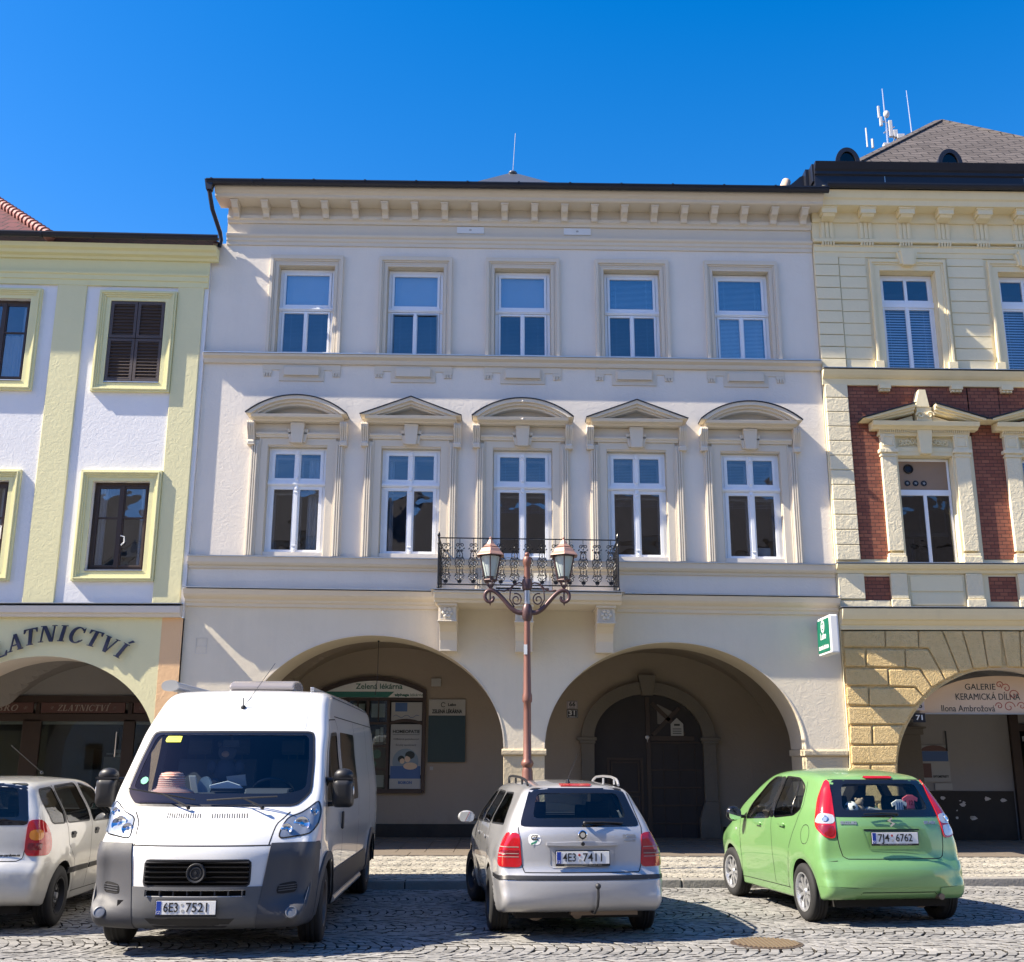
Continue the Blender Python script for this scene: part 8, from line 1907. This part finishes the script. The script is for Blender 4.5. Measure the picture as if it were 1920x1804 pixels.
    m = MB(); sk.patch(m, 'front', [(.50, 1.84), (.66, 1.84), (.655, 1.90), (.50, 1.90)], .004, rings=2, skirt=0); S_ = m.build('yellow_label', 'yellow_label', T, fix=False)
    m = MB(); [sk.ribbon(m, 'front', [(.62, z), (.53, z)], .006, .0055) for z in (1.855, 1.87, 1.885)]; m.build('lettering', 'ink_green', S_, fix=False)
    m = MB(); sk.patch(m, 'front', [(.735 + .04 * math.cos(t * .5236), 1.475 + .035 * math.sin(t * .5236)) for t in range(12)], .004, rings=2, skirt=0); S_ = m.build('round_sticker', 'sticker_green', T, fix=False)
    m = MB(); m.box(-.85, .85, -.8, 4.75, .25, .34); m.build('underbody', 'under_black', T)
    m = MB(); m.tube([(-.98, 1.0, .32), (-.98, 3.4, .31)], .04, 8); m.build('side_step', 'alloy', T, smooth=True)
    # objects on the dashboard (separate things)
    MW = Matrix.Translation(ORG) @ Matrix.Rotation(RZ, 4, 'Z')
    def put(o, x, y, z, rz=0): o.location = MW @ Vector((x, y, z)); o.rotation_euler = (0, 0, RZ + rz); return o
    m = MB(); m.cm = 0; prof = [(.0, .145), (.05, .145), (.085, .132), (.098, .10), (.105, .05), (.112, .035), (.15, .018), (.175, .006), (.172, .0), (.11, .022), (.09, .03)]
    m.lathe(prof, n=36, cap=False); o = m.build('straw_hat', 'hat_pink', None, smooth=True, angle=60); put(o, .50, 4.16, 1.36); o.scale = (1.25, 1.1, 1.35); tag(o, 'reddish striped straw hat on the dashboard behind the van windscreen', 'hat')
    m = MB()
    for (r_, z) in ((.1015, .07), (.1035, .055), (.0995, .085), (.0985, .10), (.092, .118), (.082, .134), (.125, .0305), (.145, .021), (.163, .013), (.11, .04)): m.tube([(r_ * math.cos(t * math.pi / 18), r_ * math.sin(t * math.pi / 18), z) for t in range(37)], .0035, 4)
    m.build('hat_stripes', 'hat_stripe', o)
    m = MB(); m.prism([(-.15, 0), (.16, 0), (.17, .03), (.0, .07), (-.12, .03)], 'y', -.1, .1); o = m.build('paper_pile', 'sign_white', None, bevel=.004); put(o, .0, 3.98, 1.40, .2); tag(o, 'white crumpled papers in the middle of the van dashboard', 'paper')
    m = MB(); m.obox((0, 0, .09), (.035, 0, -.0), (0, .012, .0), (.02, 0, .085)); o = m.build('phone_holder', 'sign_grey', None, bevel=.006); put(o, .32, 4.02, 1.345); tag(o, 'grey phone holder standing right of the straw hat', 'phone holder')
    m = MB(); m.prism(chaikin([(-.06, 0), (.06, 0), (.07, .1), (.02, .17), (-.04, .16), (-.07, .08)], 2), 'y', -.03, .03); o = m.build('crumpled_bag', 'poster_sky', None, smooth=True); put(o, .22, 3.98, 1.345); tag(o, 'crumpled blue grey bag beside the phone holder in the van', 'bag')
    m = MB(); m.ball((0, 0, .13), .12, 10, (1, .8, 1.15)); m.ball((0, 0, .33), .09, 10)
    for s in (-1, 1): m.ball((s * .07, 0, .41), .035, 8); m.ball((s * .14, .03, .18), .05, 8, (1, .8, 1.4)); m.ball((s * .09, .08, .02), .055, 8)
    o = m.build('teddy_bear', mat_plain('plush_grey', (.05, .055, .08), .95, bumpd=.003), None, smooth=True); put(o, .12, 3.55, 1.42); tag(o, 'grey teddy bear hanging in the middle of the van cab', 'plush toy')
    m = MB(); [m.ball((s * .09, .125, .02), .035, 6, (1, .4, 1)) for s in (-1, 1)]; m.ball((0, .085, .31), .04, 6, (1, .5, .8)); m.build('paws', mat_plain('plush_tan', (.30, .20, .15), .95), o, smooth=True)
    m = MB(); m.prism([(-.09, 0), (.09, 0), (.12, .09), (-.07, .11)], 'y', -.01, .012); o = m.build('envelope', 'poster_pale', None); put(o, -.04, 3.70, 1.42); tag(o, 'pale envelope propped upright behind the papers in the van', 'envelope')
van()
